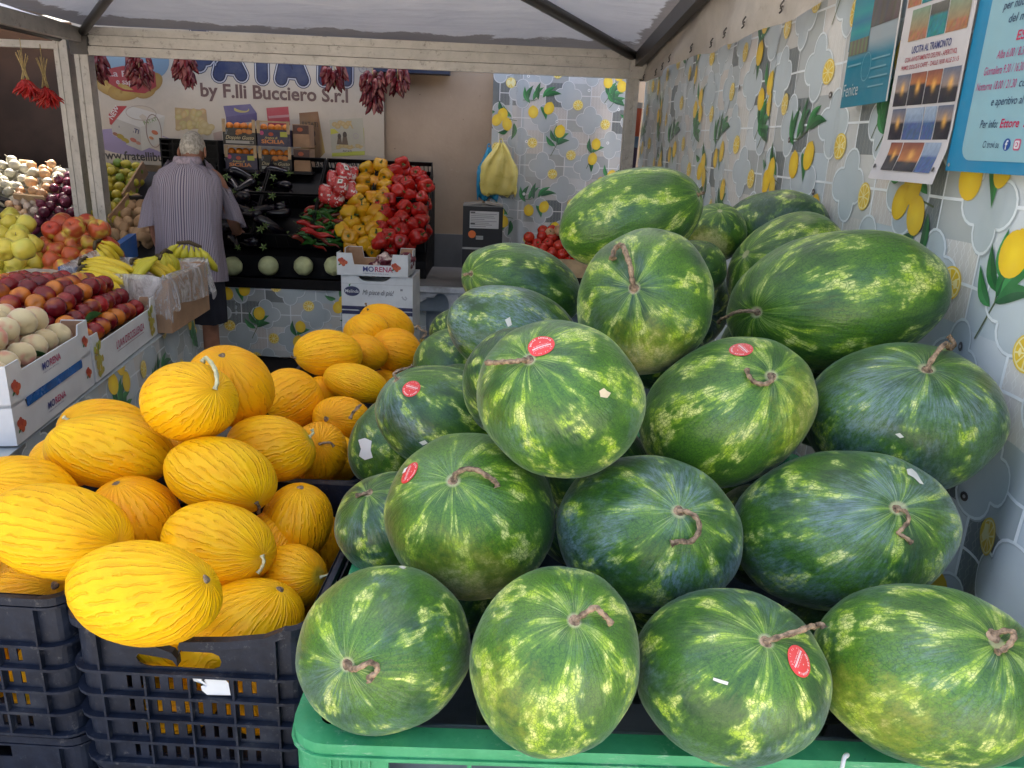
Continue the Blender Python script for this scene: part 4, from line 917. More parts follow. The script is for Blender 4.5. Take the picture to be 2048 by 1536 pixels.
tube(bm, curve_pts([p + Vector((-.004, -.012, -.05)), p + Vector((-.003, -.012, -.01)), p + Vector((.002, -.004, .006)), p + Vector((.010, .004, .004)), p + Vector((.013, .010, -.004))], 6), .0032, 8)
o = link('wire_hook', bm, simple('white_plastic', (.6, .62, .63), .4), None, True); tag(o, 'small white wire hook over the front rim of the green bin', 'hook')
big_bin((-.02, 2.19, 0), .90, .95, .762, 'second produce bin hidden behind the first, under the rearmost watermelons')
bm = bmesh.new()

# ------------------------------------------------------------------ fruit shapes
def lathe(prof, seg=20, fn=None):
    bm = bmesh.new(); rows = []
    for r, z in prof:
        if r < 1e-5: rows.append([bm.verts.new((0, 0, z))])
        else: rows.append([bm.verts.new(fn((r, z), 2 * math.pi * k / seg) if fn else (r * math.cos(2 * math.pi * k / seg), r * math.sin(2 * math.pi * k / seg), z)) for k in range(seg)])
    for a, b in zip(rows, rows[1:]):
        for k in range(seg):
            k2 = (k + 1) % seg
            if len(a) == 1: f = (a[0], b[k2], b[k])
            elif len(b) == 1: f = (a[k], a[k2], b[0])
            else: f = (a[k], a[k2], b[k2], b[k])
            bm.faces.new(f).smooth = True
    bmesh.ops.recalc_face_normals(bm, faces=bm.faces); return bm
def sprof(pts, n=5):
    c = curve_pts([(a, 0, b) for a, b in pts], n); return [(max(0, v.x), v.z) for v in c]
def me_of(bm, name, mats, smooth=True):
    me = bpy.data.meshes.new(name); bm.to_mesh(me); bm.free()
    for m in (mats if isinstance(mats, (list, tuple)) else [mats]): me.materials.append(m)
    if smooth: me.polygons.foreach_set('use_smooth', [True] * len(me.polygons))
    return me
def apple_bm(R=.038, seg=20):
    return lathe([(0, .62 * R), (.10 * R, .64 * R), (.30 * R, .86 * R), (.62 * R, .93 * R), (.92 * R, .62 * R), (1.02 * R, .12 * R), (.90 * R, -.42 * R), (.60 * R, -.80 * R), (.30 * R, -.86 * R), (.12 * R, -.74 * R), (0, -.70 * R)], seg)
def peach_bm(R=.034, seg=22, cleft=.10):
    def f(rz, a): r, z = rz; r *= 1 - cleft * math.exp(-(min(a, 2 * math.pi - a) / .22) ** 2); return (r * math.cos(a), r * math.sin(a), z)
    return lathe([(0, .80 * R), (.14 * R, .82 * R), (.42 * R, .93 * R), (.80 * R, .62 * R), (1.0 * R, .05 * R), (.86 * R, -.52 * R), (.5 * R, -.88 * R), (.15 * R, -.97 * R), (0, -1.02 * R)], seg, f)
def onion_bm(R=.035, seg=18):
    return lathe([(0, 1.75 * R), (.06 * R, 1.7 * R), (.10 * R, 1.35 * R), (.22 * R, 1.02 * R), (.62 * R, .80 * R), (.97 * R, .30 * R), (1.0 * R, -.12 * R), (.72 * R, -.66 * R), (.25 * R, -.86 * R), (.10 * R, -.94 * R), (0, -.93 * R)], seg)
def lemon_bm(R=.029, seg=16):
    return lathe([(0, 1.42 * R), (.12 * R, 1.36 * R), (.24 * R, 1.18 * R), (.62 * R, .92 * R), (.93 * R, .42 * R), (1.0 * R, 0), (.93 * R, -.42 * R), (.62 * R, -.88 * R), (.25 * R, -1.12 * R), (0, -1.2 * R)], seg)
def potato_bm(R=.033, s=0):
    bm = bmesh.new(); bmesh.ops.create_icosphere(bm, subdivisions=3, radius=1)
    for v in bm.verts:
        n = v.co.copy(); r = R * (1 + .22 * fbm(n * .9 + Vector((s, 0, 0)), 2)); v.co = Vector((n.x * 1.35, n.y, n.z * .85)) * r
    return bm
def pepper_bm(R=.042, L=.085, lobes=4, seg=32, s=0):
    def f(rz, a):
        r, z = rz; k = .5 + .5 * math.cos(lobes * a + s); t_ = z / L
        r *= (.85 + .16 * k); dz = -.18 * L * (1 - k) * max(0, -t_) + .05 * L * k * max(0, t_); return (r * math.cos(a) * (1 + .1 * math.sin(s)), r * math.sin(a), z + dz * (1 if t_ > 0 else -.6))
    return lathe([(0, .34 * L), (.22 * R, .36 * L), (.55 * R, .47 * L), (.92 * R, .36 * L), (1.0 * R, .12 * L), (.93 * R, -.18 * L), (.82 * R, -.38 * L), (.55 * R, -.50 * L), (.2 * R, -.44 * L), (0, -.40 * L)], seg, f)
def horn_bm(L=.16, R=.016, bend=.03, seg=10):
    bm = bmesh.new(); pts = [Vector((L * (k / 10 - .5), bend * math.sin(math.pi * k / 10), .3 * bend * math.sin(k * .9))) for k in range(11)]
    tube(bm, pts, [R * q for q in (.45, .9, 1, 1, .95, .88, .78, .66, .5, .3, .08)], seg); return bm
def aub_bm(L=.20, R=.036, seg=18):
    def f(rz, a): r, z = rz; return (r * math.cos(a) + .018 * math.sin(math.pi * (z / L + .5)), r * math.sin(a), z)
    return lathe([(0, .5 * L), (.4 * R, .485 * L), (.55 * R, .42 * L), (.62 * R, .25 * L), (.80 * R, .0), (1.0 * R, -.22 * L), (.95 * R, -.36 * L), (.6 * R, -.47 * L), (0, -.5 * L)], seg, f)
def calyx_bm(r=.02, n=5, st=.03):
    bm = bmesh.new(); c = bm.verts.new((0, 0, .004))
    for k in range(n):
        a = 2 * math.pi * k / n; b_ = .45
        v = [bm.verts.new((r * .5 * math.cos(a - b_), r * .5 * math.sin(a - b_), .002)), bm.verts.new((r * 1.1 * math.cos(a), r * 1.1 * math.sin(a), -.006)), bm.verts.new((r * .5 * math.cos(a + b_), r * .5 * math.sin(a + b_), .002))]
        bm.faces.new([c] + v)
    tube(bm, curve_pts([(0, 0, 0), (.002, 0, st * .5), (.006, .002, st)], 3), [.0045] * 7, 6); return bm
def sprig(L=.012): bm = bmesh.new(); tube(bm, [(0, 0, 0), (.001, 0, L * .5), (.004, 0, L)], .0013, 5); return bm
def leaf_bm(L=.07, Wd=.028):
    bm = sheet(6, 2, lambda u, v: (L * u, Wd * (v - .5) * math.sin(math.pi * min(1, u * .98 + .01)) ** .7, .012 * math.sin(u * 3) + .01 * abs(v - .5))); return bm

M_napple = randcol('red_yellow_apple', (.46, .045, .02), (.50, .12, .03), .3, .2, 14, .05, c2=(.58, .42, .06), c2scale=18)
M_yapple = randcol('yellow_apple', (.58, .47, .05), (.66, .56, .08), .32, .12, 14, .05, c2=(.52, .52, .09), c2scale=10)
M_nect = randcol('nectarine_skin', (.13, .003, .012), (.30, .010, .014), .26, .45, 16, .05, c2=(.55, .17, .02), c2scale=9)
M_nect2 = randcol('nectarine_skin_orange', (.58, .16, .02), (.60, .30, .03), .28, .3, 16, .05, c2=(.45, .03, .02), c2scale=14)
M_peach = randcol('white_peach_skin', (.58, .46, .25), (.66, .56, .33), .75, .12, 14, .1, c2=(.55, .22, .15), c2scale=16, Sheen_Weight=.3)
M_onw = randcol('white_onion', (.44, .42, .31), (.52, .48, .37), .32, .2, 10, .1); M_ong = randcol('golden_onion', (.48, .24, .11), (.55, .32, .16), .35, .25, 14, .15, c2=(.62, .42, .24), c2scale=12); M_onr = randcol('red_onion', (.085, .012, .032), (.16, .025, .055), .22, .35, 14, .1, c2=(.22, .05, .09), c2scale=14)
M_lem = randcol('green_lemon', (.38, .31, .03), (.54, .43, .04), .42, .15, 30, .25, 140, c2=(.24, .27, .03), c2scale=6)
M_lemg = randcol('unripe_lemon', (.12, .20, .02), (.28, .34, .03), .42, .15, 30, .25, 140)
M_pot = randcol('potato_skin', (.40, .24, .12), (.50, .32, .17), .75, .25, 18, .25, 60)
M_garl = randcol('garlic_skin', (.62, .52, .42), (.56, .42, .36), .6, .2, 30, .2)
M_ban = randcol('banana_peel', (.66, .48, .02), (.74, .54, .025), .45, .12, 8, .08, c2=(.62, .50, .03), c2scale=8)
M_bang = randcol('greenish_banana_peel', (.50, .46, .03), (.58, .50, .03), .45, .12, 8, .08)
M_btip = simple('banana_tip', (.07, .05, .025), .8)
M_pepy = randcol('yellow_pepper', (.62, .30, .01), (.68, .42, .015), .2, .15, 10, .05, c2=(.55, .22, .01), c2scale=10); M_pepr = randcol('red_pepper', (.36, .008, .008), (.50, .02, .012), .16, .25, 10, .05)
M_pepg = randcol('green_pepper', (.02, .09, .012), (.035, .14, .02), .22, .2, 10, .05); M_pepb = randcol('brown_red_pepper', (.10, .025, .015), (.30, .02, .012), .2, .2, 10, .05)
M_aub = simple('aubergine_skin', (.004, .003, .007), .20, .3, 6, .05, spec=.5); M_cal = simple('green_calyx', (.10, .16, .04), .6, .3, 40, .2)
M_tom = randcol('tomato_skin', (.50, .02, .012), (.58, .05, .02), .18, .1, 10, 0); M_twig = simple('fruit_stalk', (.14, .10, .05), .8); M_leaf = simple('fruit_leaf', (.04, .13, .03), .5, .3, 20, .2)
M_radi = randcol('radicchio_leaf', (.12, .012, .03), (.16, .02, .04), .4, .4, 22, .3, c2=(.60, .50, .45), c2scale=26)
M_gal = simple('pale_green_melon_rind', (.46, .50, .27), .55, .2, 9, .4, 45, .004)
M_chil = randcol('hanging_chilli', (.34, .008, .008), (.44, .02, .012), .25, .2, 10, 0); M_dryst = simple('dry_straw', (.42, .32, .14), .8, .3, 60)
M_orange = randcol('mandarin_peel', (.60, .16, .01), (.65, .22, .015), .4, .15, 20, .2)

def fruit_proto(name, bm, mat, parts=()):
    """prototype = body mesh + parts (name, mesh, material, loc, rot)"""
    me = me_of(bm, name, mat); ps = []
    for pn, pb, pm, lc, rt in parts: ps.append((pn, me_of(pb, pn, pm), lc, rt))
    return (name, me, ps)
def place(proto, loc, rot, label, cat, group, s=1.0, mat=None, parts=True):
    name, me, ps = proto; o = bpy.data.objects.new(name, me); COL.objects.link(o); o.location = loc; o.rotation_euler = rot; o.scale = (s,) * 3
    if mat: o.material_slots[0].link = 'OBJECT'; o.material_slots[0].material = mat
    tag(o, label, cat, group)
    if parts:
        for pn, pm, lc, rt in ps:
            c = bpy.data.objects.new(pn, pm); COL.objects.link(c); c.parent = o; c.location = lc; c.rotation_euler = rt
    return o
def in_poly(x, y, pl):
    c = False; j = len(pl) - 1
    for i in range(len(pl)):
        if (pl[i][1] > y) != (pl[j][1] > y) and x < (pl[j][0] - pl[i][0]) * (y - pl[i][1]) / (pl[j][1] - pl[i][1]) + pl[i][0]: c = not c
        j = i
    return c
def pack(region, P0, n, r, mx=60, sp=1.8, under=True, seed=0, jit=.3, lift=.0, rows=False):
    """spots on a real sloping heap, within the outline seen at these pixels"""
    R = random.Random(seed); P0, n = Vector(P0), Vector(n).normalized(); out = []
    xs = [p[0] for p in region]; ys = [p[1] for p in region]
    for layer in ((0, 1) if under else (1,)):
        k = 0; got = []
        for _ in range(4500):
            x, y = R.uniform(min(xs), max(xs)), R.uniform(min(ys), max(ys))
            if not in_poly(x, y, region): continue
            p = atP(x, y, P0, n) + n * (lift + R.uniform(-jit, jit) * r - (0 if layer else 1.25 * r))
            if any((p - q).length < sp * r for q in (got if layer else got)): continue
            if layer and any((p - q).length < sp * .85 * r for q in out): continue
            got.append(p)
            if len(got) >= mx: break
        out += got
    return out[:]
def rrot(R=RNG): return (R.uniform(0, 6.28), R.uniform(0, 6.28), R.uniform(0, 6.28))
def urot(tilt=.6, R=RNG): return (R.uniform(-tilt, tilt), R.uniform(-tilt, tilt), R.uniform(0, 6.28))
# ------------------------------------------------------------------ left stall table with cloth, boxes and fruit
M_board = simple('table_board', (.12, .09, .07), .7, .3, 5)
tb = empty('market_table', (-1.95, 3.1, 0)); tag(tb, 'long fruit table at the left under a lemon oilcloth', 'table')
bm = bmesh.new(); box(bm, -.75, .14, -1.2, 1.35, .70, .735); box(bm, .14, .47, -1.2, .62, .70, .735); link('table_top', bm, M_board, tb)
for x, y in ((-.7, -1.1), (.42, -1.1), (-.7, 1.25), (.42, .55), (.1, 1.25)): bm = bmesh.new(); box(bm, x - .02, x + .02, y - .02, y + .02, 0, .70); link('leg', bm, M_aludark, tb)
TC = lemon_pattern(1.93, .70, .035, .25, .1, 3)
def drape(u, v, w_):                                       # right flank of the table, u along depth
    y = 1.84 + u; x = -1.306 - .105 * (y - 2) + .014 * math.sin(y * 11) * (1 - v / .72) + .014 * fbm((y * 3, v * 2, 8)) + .03 * (1 - v / .7) + w_
    return Vector((x, y, .04 + v))
o = TC.build('table_cloth', drape, M_oil); tag(o, 'lemon oilcloth hanging down the flank of the left fruit table', 'tablecloth')
bm = sheet(20, 34, lambda u, v: (-1.86 - .9 * u, 1.84 + 2.6 * v, .742)); merge(bm, sheet(10, 24, lambda u, v: (-1.298 - .105 * (1.93 * v - .16) * (1 - u) - .56 * u, 1.84 + 1.93 * v, .742)))
merge(bm, sheet(20, 10, lambda u, v: (-1.30 - 1.44 * u, 1.84 + .01 * math.sin(u * 40), .742 - .7 * v)))
cl = link('cloth_top', bm, simple('pale_grey_oilcloth', (.34, .38, .40), .35, .15, 6), o, True)

M_card = simple('brown_cardboard', (.36, .22, .13), .8, .15, 10, .2); M_cardin = simple('cardboard_inside', (.34, .21, .13), .85, .12, 10); M_wcard = simple('white_cardboard', (.60, .62, .64), .55, .08, 6, .1); M_bcard = simple('blue_cardboard', (.012, .12, .42), .5, .15, 8)
M_wood = simple('pale_crate_wood', (.46, .33, .19), .75, .25, 9, .3); M_bluefilm = simple('blue_film', (.01, .10, .35), .25, .3, 12, .6, 20, .01)
M_paper = simple('cream_paper', (.56, .50, .40), .85, .12, 10, .7, 12, .02); M_print = print_mat('printed_card', .5)
def tray(name, L, Wd, H, low, loc, rz, label, mat=None, matin=None, group=None, corner=.07, cat='box', inner=True):
    """cardboard tray: L along local x, Wd along y; walls dip to `low` between tall corners; front = -y side"""
    mat = mat or M_wcard; matin = matin or M_cardin; root = empty(name, loc, rz); tag(root, label, cat, group); th = .004
    def prof(ln):
        c = corner; return [(0, 0), (ln, 0), (ln, H), (ln - c, H), (ln - c - .012, low), (c + .012, low), (c, H), (0, H)]
    bm = bmesh.new()
    for ln, fn in ((L, lambda u, v, w_: (u, w_, v)), (L, lambda u, v, w_: (u, Wd - w_, v)), (Wd - 2 * th, lambda u, v, w_: (w_, u + th, v)), (Wd - 2 * th, lambda u, v, w_: (L - w_, u + th, v))): merge(bm, plate(prof(ln), [], fn, th))
    link('walls', bm, mat, root)
    if inner:
        bm = bmesh.new(); L2, W2 = L - 2 * th - .001, Wd - 2 * th - .001; e = th + .0005; lo2 = low - .002; H2 = H - .003
        def prof2(ln): c = corner - .006; return [(0, .004), (ln, .004), (ln, H2), (ln - c, H2), (ln - c - .012, lo2), (c + .012, lo2), (c, H2), (0, H2)]
        for ln, fn in ((L2, lambda u, v, w_: (u + e, e + w_, v)), (L2, lambda u, v, w_: (u + e, Wd - e - w_, v)), (W2 - .005, lambda u, v, w_: (e + w_, u + e + .003, v)), (W2 - .005, lambda u, v, w_: (L - e - w_, u + e + .003, v))): merge(bm, plate(prof2(ln), [], fn, .002))
        box(bm, e, L - e, e, Wd - e, .002, .006); link('inside', bm, matin, root)
    return root
def logo_morena(P, x, y, s, L=2):
    P.text('MO', x, y, s, (.03, .04, .22), L, .02, sx=1.0); w0 = glyphs('MO', .02)[2] * s; P.text('RENA', x + w0 * 1.06, y, s, (.45, .03, .12), L, .02)
    P.text('il sapore pieno della frutta', x, y - s * .34, s * .2, (.05, .05, .2), L, width=glyphs('MO', .02)[2] * s + w0 * 1.3)
def tomatoes(P, x, y, r, L=1, green=True):
    for k, (a, b) in enumerate(((0, 0), (.9, .5), (.7, -.6), (-.5, .8), (1.5, .1), (.2, 1.1))): P.ell(x + a * r, y + b * r, r * .62, r * .62, (.42, .05, .02) if k % 2 else (.52, .09, .03), L + k * .2, 0, 14, 1)
    if green: P.leaf(x - r, y - r * .9, 20, r * 1.2, r * .5, (.05, .2, .04), (.03, .12, .03), L)
RGT = math.pi / 2
# peach trays (two stacked): local x runs along depth so their long printed flank faces the aisle
pz = .75
def morena_stack(loc, rz, L, Wd, n_, names):
    for i in range(n_):
        b = tray('fruit_tray', L, Wd, .118, .085, (loc[0], loc[1], loc[2] + i * .108), rz, names[i], group='white trays stacked at the left', corner=.075)
        P = Print(); logo_morena(P, L * .36, .035 if i == 0 else .048, .030); tomatoes(P, .030, .045, .016); tomatoes(P, L - .045, .05, .014); o = P.build('printed_front', lambda u, v, w_: Vector((u, -.0012 - w_, v)), M_print); o.parent = b
        P = Print(); tomatoes(P, Wd * .25, .05, .014); tomatoes(P, Wd * .7, .04, .016); o = P.build('printed_end', lambda u, v, w_: Vector((-.0012 - w_, Wd - u, v)), M_print); o.parent = b
        if i == 0:
            bm = sheet(16, 4, lambda u, v: (.08 + (L - .17) * u, -.0035 - .003 * math.sin(u * 40) * math.sin(v * 3.1), .086 + .028 * v)); link('blue_film', bm, M_bluefilm, b, True)
    return b
dirv = (atZ(190, 768, .75) - atZ(35, 892, .75)); rzP = math.atan2(dirv.y, dirv.x)
Lp = .56; P00 = atZ(35, 892, .75); P00.z = .75
pb = morena_stack(P00, rzP, Lp, .40, 2, ['lower white tray of the peach stack with a blue film strip', 'upper white tray holding the pale peaches'])
PR = fruit_proto('peach', peach_bm(.041), M_peach)
fx, fy = Vector((math.cos(rzP), math.sin(rzP), 0)), Vector((-math.sin(rzP), math.cos(rzP), 0))
R = random.Random(4)
def heap(proto, O, fx, fy, L, Wd, z, r, nx, ny, label, cat, group, crown=.03, mats=None, parts=True, seed=1, rot=None, layers=2, sx=1.0, inset=None):
    R = random.Random(seed); N = 0
    for l in range(layers):
        mx_, my_ = nx - l, ny - l
        for i in range(mx_):
            for j in range(my_):
                u = (i + .5 + l * .5 + .25 * (j % 2) - .12) / nx; v = (j + .5 + l * .5) / ny
                p = O + fx * (L * u) + fy * (Wd * v) + Vector((R.uniform(-.12, .12) * r, R.uniform(-.12, .12) * r, 0))
                p.z = z + l * r * 1.35 + crown * math.sin(math.pi * min(max(u, 0), 1)) * math.sin(math.pi * min(max(v, 0), 1)) + R.uniform(-.12, .12) * r
                m = R.choice(mats) if mats else None
                place(proto, p, rot(R) if rot else (R.uniform(0, 6.3), R.uniform(0, 6.3), R.uniform(0, 6.3)), label, cat, group, R.uniform(.92, 1.06), m, parts); N += 1
    return N
heap(PR, P00 + fx * .02 + fy * .02, fx, fy, Lp - .04, .36, .75 + .108 + .078, .041, 6, 4, 'pale peach with pink blush in the heap in the upper white tray', 'peach', 'pale peaches in the white tray', .03, seed=2)
# nectarines box (grape carton)
bb = P00 + fx * (Lp + .02) - fy * .0; bb.z = .75
Lg = .70; gb = tray('fruit_tray', Lg, .62, .165, .125, bb, rzP, 'white grape carton with yellow bunches printed on it, full of nectarines', corner=.055)
P = Print(); P.text("L'UVA D'ECCELLENZA", .21, .062, .040, (.42, .02, .10), 2, .012, .15, width=.32); P.stroke([(.22, .052), (.52, .052)], .0018, (.2, .05, .1), 2)
for x0 in (.012, .60):
    RR = random.Random(3)
    for k in range(34): P.ell(x0 + RR.uniform(.0, .075) * (1 - k / 60), .018 + RR.uniform(0, .11), .0095, .0105, (.42 + RR.uniform(-.08, .08), .38 + RR.uniform(-.08, .05), .05), 1 + k * .05, 0, 10, 1)
    P.leaf(x0 + .03, .10, 70, .03, .012, (.12, .2, .03), (.08, .14, .02), 3)
o = P.build('printed_front', lambda u, v, w_: Vector((u, -.0012 - w_, v)), M_print); o.parent = gb
NP = fruit_proto('nectarine', peach_bm(.0365), M_nect)
heap(NP, bb + fx * .01 + fy * .03, fx, fy, Lg - .02, .60, .875, .036, 9, 8, 'shiny red nectarine in the heap in the grape carton', 'nectarine', 'nectarines in the grape carton', .055, [M_nect] * 9 + [M_nect2], seed=5, layers=3)
# a few leaves
for k, (px, py, zz) in enumerate(((10, 590, .99), (25, 602, .985), (2, 608, .98), (96, 712, .93), (205, 628, .98))):
    p = atZ(px, py, zz); o = link('fruit_leaf', leaf_bm(.075, .034), M_leaf, None, True, p, (.3 * k, .2, k * 1.1)); tag(o, 'long green leaf lying among the nectarines and peaches', 'leaf', 'loose fruit leaves')
# cream paper liner behind the nectarines
def lin_fn(u, v): q = atP(20 + 105 * u + 20 * v, 590 - 55 * math.sin(math.pi * (.15 + .7 * u)) + 12 * math.sin(u * 9) + (1 - v) * 40, bb + fy * .33 + Vector((0, 0, 0)), Vector((0, 1, .25))); return q + Vector((0, .02 * math.sin(u * 17) * v, .0))
# (the liner stands in the box)
o = link('paper_liner', sheet(16, 5, lambda u, v: (bb + fx * (.655 - .02 * v) + fy * (.20 + .42 * u)) + Vector((.012 * math.sin(u * 14), .0 + .012 * math.sin(u * 23), .12 + .165 * v * (.65 + .35 * math.sin(math.pi * u))))), M_paper, None, True); tag(o, 'sheet of cream wrapping paper standing up behind the nectarines', 'paper')
# banana box
bq = [atZ(155, 556, .985), atZ(325, 603, .985), atZ(415, 508, .985), atZ(300, 478, .985)]
A, Bq = bq[0], bq[1]; Cc = bq[2]
ex = (Bq - A); ex.z = 0; Lb = .50; rzb = math.radians(-27)
rzb = math.radians(2); fx2 = Vector((math.cos(rzb), math.sin(rzb), 0)); fy2 = Vector((-math.sin(rzb), math.cos(rzb), 0)); bO = atZ(345, 667, .75) - fx2 * .43
bbx = tray('banana_box', .43, .50, .235, .232, bO, rzb, 'open brown banana carton lined with clear plastic at the aisle side of the table', M_card, M_cardin, corner=.05)
t = NT('clear_plastic_film'); co = obj_co(t); n1 = t.noise(t.vm('MULTIPLY', co, (1, 1, .5)), 13, 5, .7, 1.5)
al = t.math('ADD', t.ss(n1, .36, .70, .12, .70), .10)
t.bsdf((.72, .70, .70), .25, .6, 0, t.bump(n1, .9, .03), Alpha=al); M_film = t.m
def film_fn(u, v):
    pr = rr_path(.45, .52, .03, 4); n = len(pr); f = u * n; i = int(f) % n; j = (i + 1) % n; q = f - int(f)
    x = pr[i][0] * (1 - q) + pr[j][0] * q; y = pr[i][1] * (1 - q) + pr[j][1] * q; nx = pr[i][2] * (1 - q) + pr[j][2] * q; ny = pr[i][3] * (1 - q) + pr[j][3] * q
    s = v * 2 - 1
    if s < 0: zz = .245 - .02 * abs(s) ** 2 + .02 * math.sin(u * 40) - .10 * (-s); off_ = -.02 - .03 * (-s)
    else: zz = .245 + .012 * math.sin(u * 47) * (1 - s) - (.155 + .03 * math.sin(u * 25) + .012 * math.sin(u * 90)) * s; off_ = .004 + .02 * s + .012 * math.sin(u * 66 + s * 3) * s
    if s < 0 and 0.55 < u < .85: zz += .045 * math.sin((u - .55) / .3 * math.pi)
    elif 0.55 < u < .85: zz += .045 * math.sin((u - .55) / .3 * math.pi) * (1 - s) ** 2
    return Vector((x - .01 + nx * off_, y - .01 + ny * off_, zz))
link('plastic_liner', sheet(120, 16, film_fn, True), M_film, bbx, True)
def banana(L=.17, R=.0165, arc=1.35, seg=8):
    bm = bmesh.new(); n = 11; rad = L / arc; pts, rs = [], []
    for k in range(n + 1):
        t_ = k / n; a = -arc * t_; pts.append(Vector((rad * math.sin(-a), 0, rad * (math.cos(a) - 1)))); rs.append(R * (.30 if t_ < .02 else .36 if t_ < .12 else min(1, .45 + (t_ - .12) * 4) if t_ < .3 else 1 if t_ < .8 else max(.30, 1 - (t_ - .8) * 3.4)))
    tube(bm, pts, rs, seg); 
    return bm, pts[-1], pts[-1] - pts[-2]
def bunch(loc, base_dir, up, n, spread, label, mat, L=.17, arc=1.2, sticker_=False):
    root = empty('banana_bunch', loc); tag(root, label, 'bananas', 'banana bunches in the brown carton'); d = Vector(base_dir).normalized(); u = Vector(up).normalized(); s = d.cross(u).normalized()
    for k in range(n):
        a = spread * (k - (n - 1) / 2) / max(1, n - 1); dd = (d * math.cos(a) + s * math.sin(a)).normalized(); ss_ = dd.cross(u).normalized(); uu = ss_.cross(dd)
        bm, tp, td = banana(L * 1.15 * RNG.uniform(.92, 1.05), .0195, arc); M4 = Matrix((dd, ss_, uu)).transposed().to_4x4(); M4.translation = s * (.020 * (k - (n - 1) / 2)) + uu * RNG.uniform(-.004, .004)
        bm.transform(M4); o = link('banana', bm, mat, root, True)
        bm = bmesh.new(); p_ = M4 @ tp; q_ = (M4.to_3x3() @ td).normalized(); tube(bm, [p_ - q_ * .002, p_ + q_ * .006], [.0055, .0035], 6); link('tip', bm, M_btip, o, True)
    bm = bmesh.new(); w_ = .018 * n / 2 + .004; tube(bm, [-s * w_ - d * .004, -d * .016 + Vector((0, 0, .002)), s * w_ - d * .004], [.009, .011, .009], 7, flat=.8); link('crown', bm, M_btip, root, True)
    if sticker_:
        P = Print(); P.rect(0, 0, .009, .013, (.75, .75, .72), 0); P.rect(.009, 0, .022, .013, (.10, .5, .12), 0); P.text('3', .002, .003, .010, (.1, .1, .1), 1, .02); P.text('bio', .011, .003, .009, (.7, .8, .3), 1)
        o = P.build('sticker', lambda a_, b_, c_: d * (.095 + a_) - s * .021 + u * (-.012 + b_) - s * c_ - u * .02, M_stick, smooth=False); o.parent = root
    return root
z0 = 1.0
vr = (MW @ Vector((1, 0, 0))); 
def bz(px, py, z): return atZ(px, py, z)
bunch(bz(168, 522, 1.035), vr * 1 + Vector((0, -.1, -.02)), Vector((-.1, -.35, 1)), 3, .30, 'banana bunch lying flat with its crown at the left', M_ban, .185, .75)
bunch(bz(166, 538, 1.015), vr * 1 + Vector((0, -.25, .0)), Vector((0, -.45, 1)), 3, .25, 'lower banana bunch with a small green and white sticker', M_ban, .20, .8, True)
bunch(bz(197, 490, 1.065), vr * .6 + Vector((0, .25, -.55)), Vector((.8, -.2, .5)), 4, .9, 'banana bunch standing with its crown up behind the flat ones', M_ban, .13, .9)
bunch(bz(270, 522, 1.02), vr * 1 + Vector((0, .1, -.05)), Vector((0, -.2, 1)), 3, .35, 'banana bunch in the middle of the carton pointing right', M_ban, .15, .8)
bunch(bz(314, 515, 1.045), -vr * .75 + Vector((0, -.45, -.30)), Vector((-.5, -.3, .7)), 5, .8, 'greenish banana bunch hanging over the front edge of the carton', M_bang, .20, .9)
bunch(bz(334, 508, 1.04), vr * .3 + Vector((0, -.1, -.7)), Vector((.9, 0, .4)), 5, .9, 'green banana bunch upright to the right of the overhanging one', M_bang, .13, 1.0)
bunch(bz(378, 492, 1.05), -vr * .1 + Vector((0, -.1, -.7)), Vector((.1, -.9, .4)), 6, 1.5, 'green banana bunch upright at the right corner of the carton', M_bang, .13, .9)
# apples
def crate_fill(L, Wd): pass
AP = fruit_proto('apple', apple_bm(.0395), M_napple, [('stalk', sprig(), M_twig, (0, 0, .0245), (0, 0, 0))])
ab = tray('apple_box', .62, .80, .13, .126, atZ(20, 548, .83) + Vector((-.55, 0, -.08)), math.radians(-3), 'blue cardboard tray under the yellow apples', M_bcard, M_cardin); ab.location.z = .75
ab2 = tray('apple_box', .50, .62, .13, .126, atZ(70, 560, .86) + Vector((.04, .05, -.11)), math.radians(-4), 'blue cardboard tray under the red apples', M_bcard, M_cardin); ab2.location.z = .75
nA = Vector((0, -.50, 1))
ya = [(-10, 440), (60, 425), (75, 440), (60, 480), (50, 530), (-10, 545)]
for p in pack([(-30, 440), (45, 440), (62, 455), (70, 500), (40, 535), (-30, 540)], atZ(30, 480, 1.06), nA, .043, 22, 1.75, True, 3): place(AP, p, urot(.9), 'yellow apple in the heap at the far left', 'apple', 'yellow apples', 1.12, M_yapple)
for px, py in ((40, 450), (35, 480), (48, 500), (8, 500), (22, 432)): place(AP, atZ(px, py, 1.10), urot(.9), 'yellow apple in the heap at the far left', 'apple', 'yellow apples', 1.15, M_yapple)
pa = pack([(80, 480), (118, 445), (200, 452), (232, 475), (230, 500), (200, 520), (165, 540), (110, 545), (60, 510)], atZ(150, 490, 1.04), nA, .042, 26, 1.72, True, 8)
for p in pa: place(AP, p, urot(1.0), 'red and yellow apple in the heap beside the bananas', 'apple', 'red and yellow apples', 1.1)
for px, py, zz in ((122, 450, 1.12), (175, 447, 1.12), (148, 458, 1.13), (105, 462, 1.10), (196, 460, 1.12)): place(AP, atZ(px, py, zz), (-.7 + RNG.uniform(-.3, .3), RNG.uniform(-.4, .4), RNG.uniform(0, 6)), 'red and yellow apple in the heap beside the bananas', 'apple', 'red and yellow apples', 1.15)
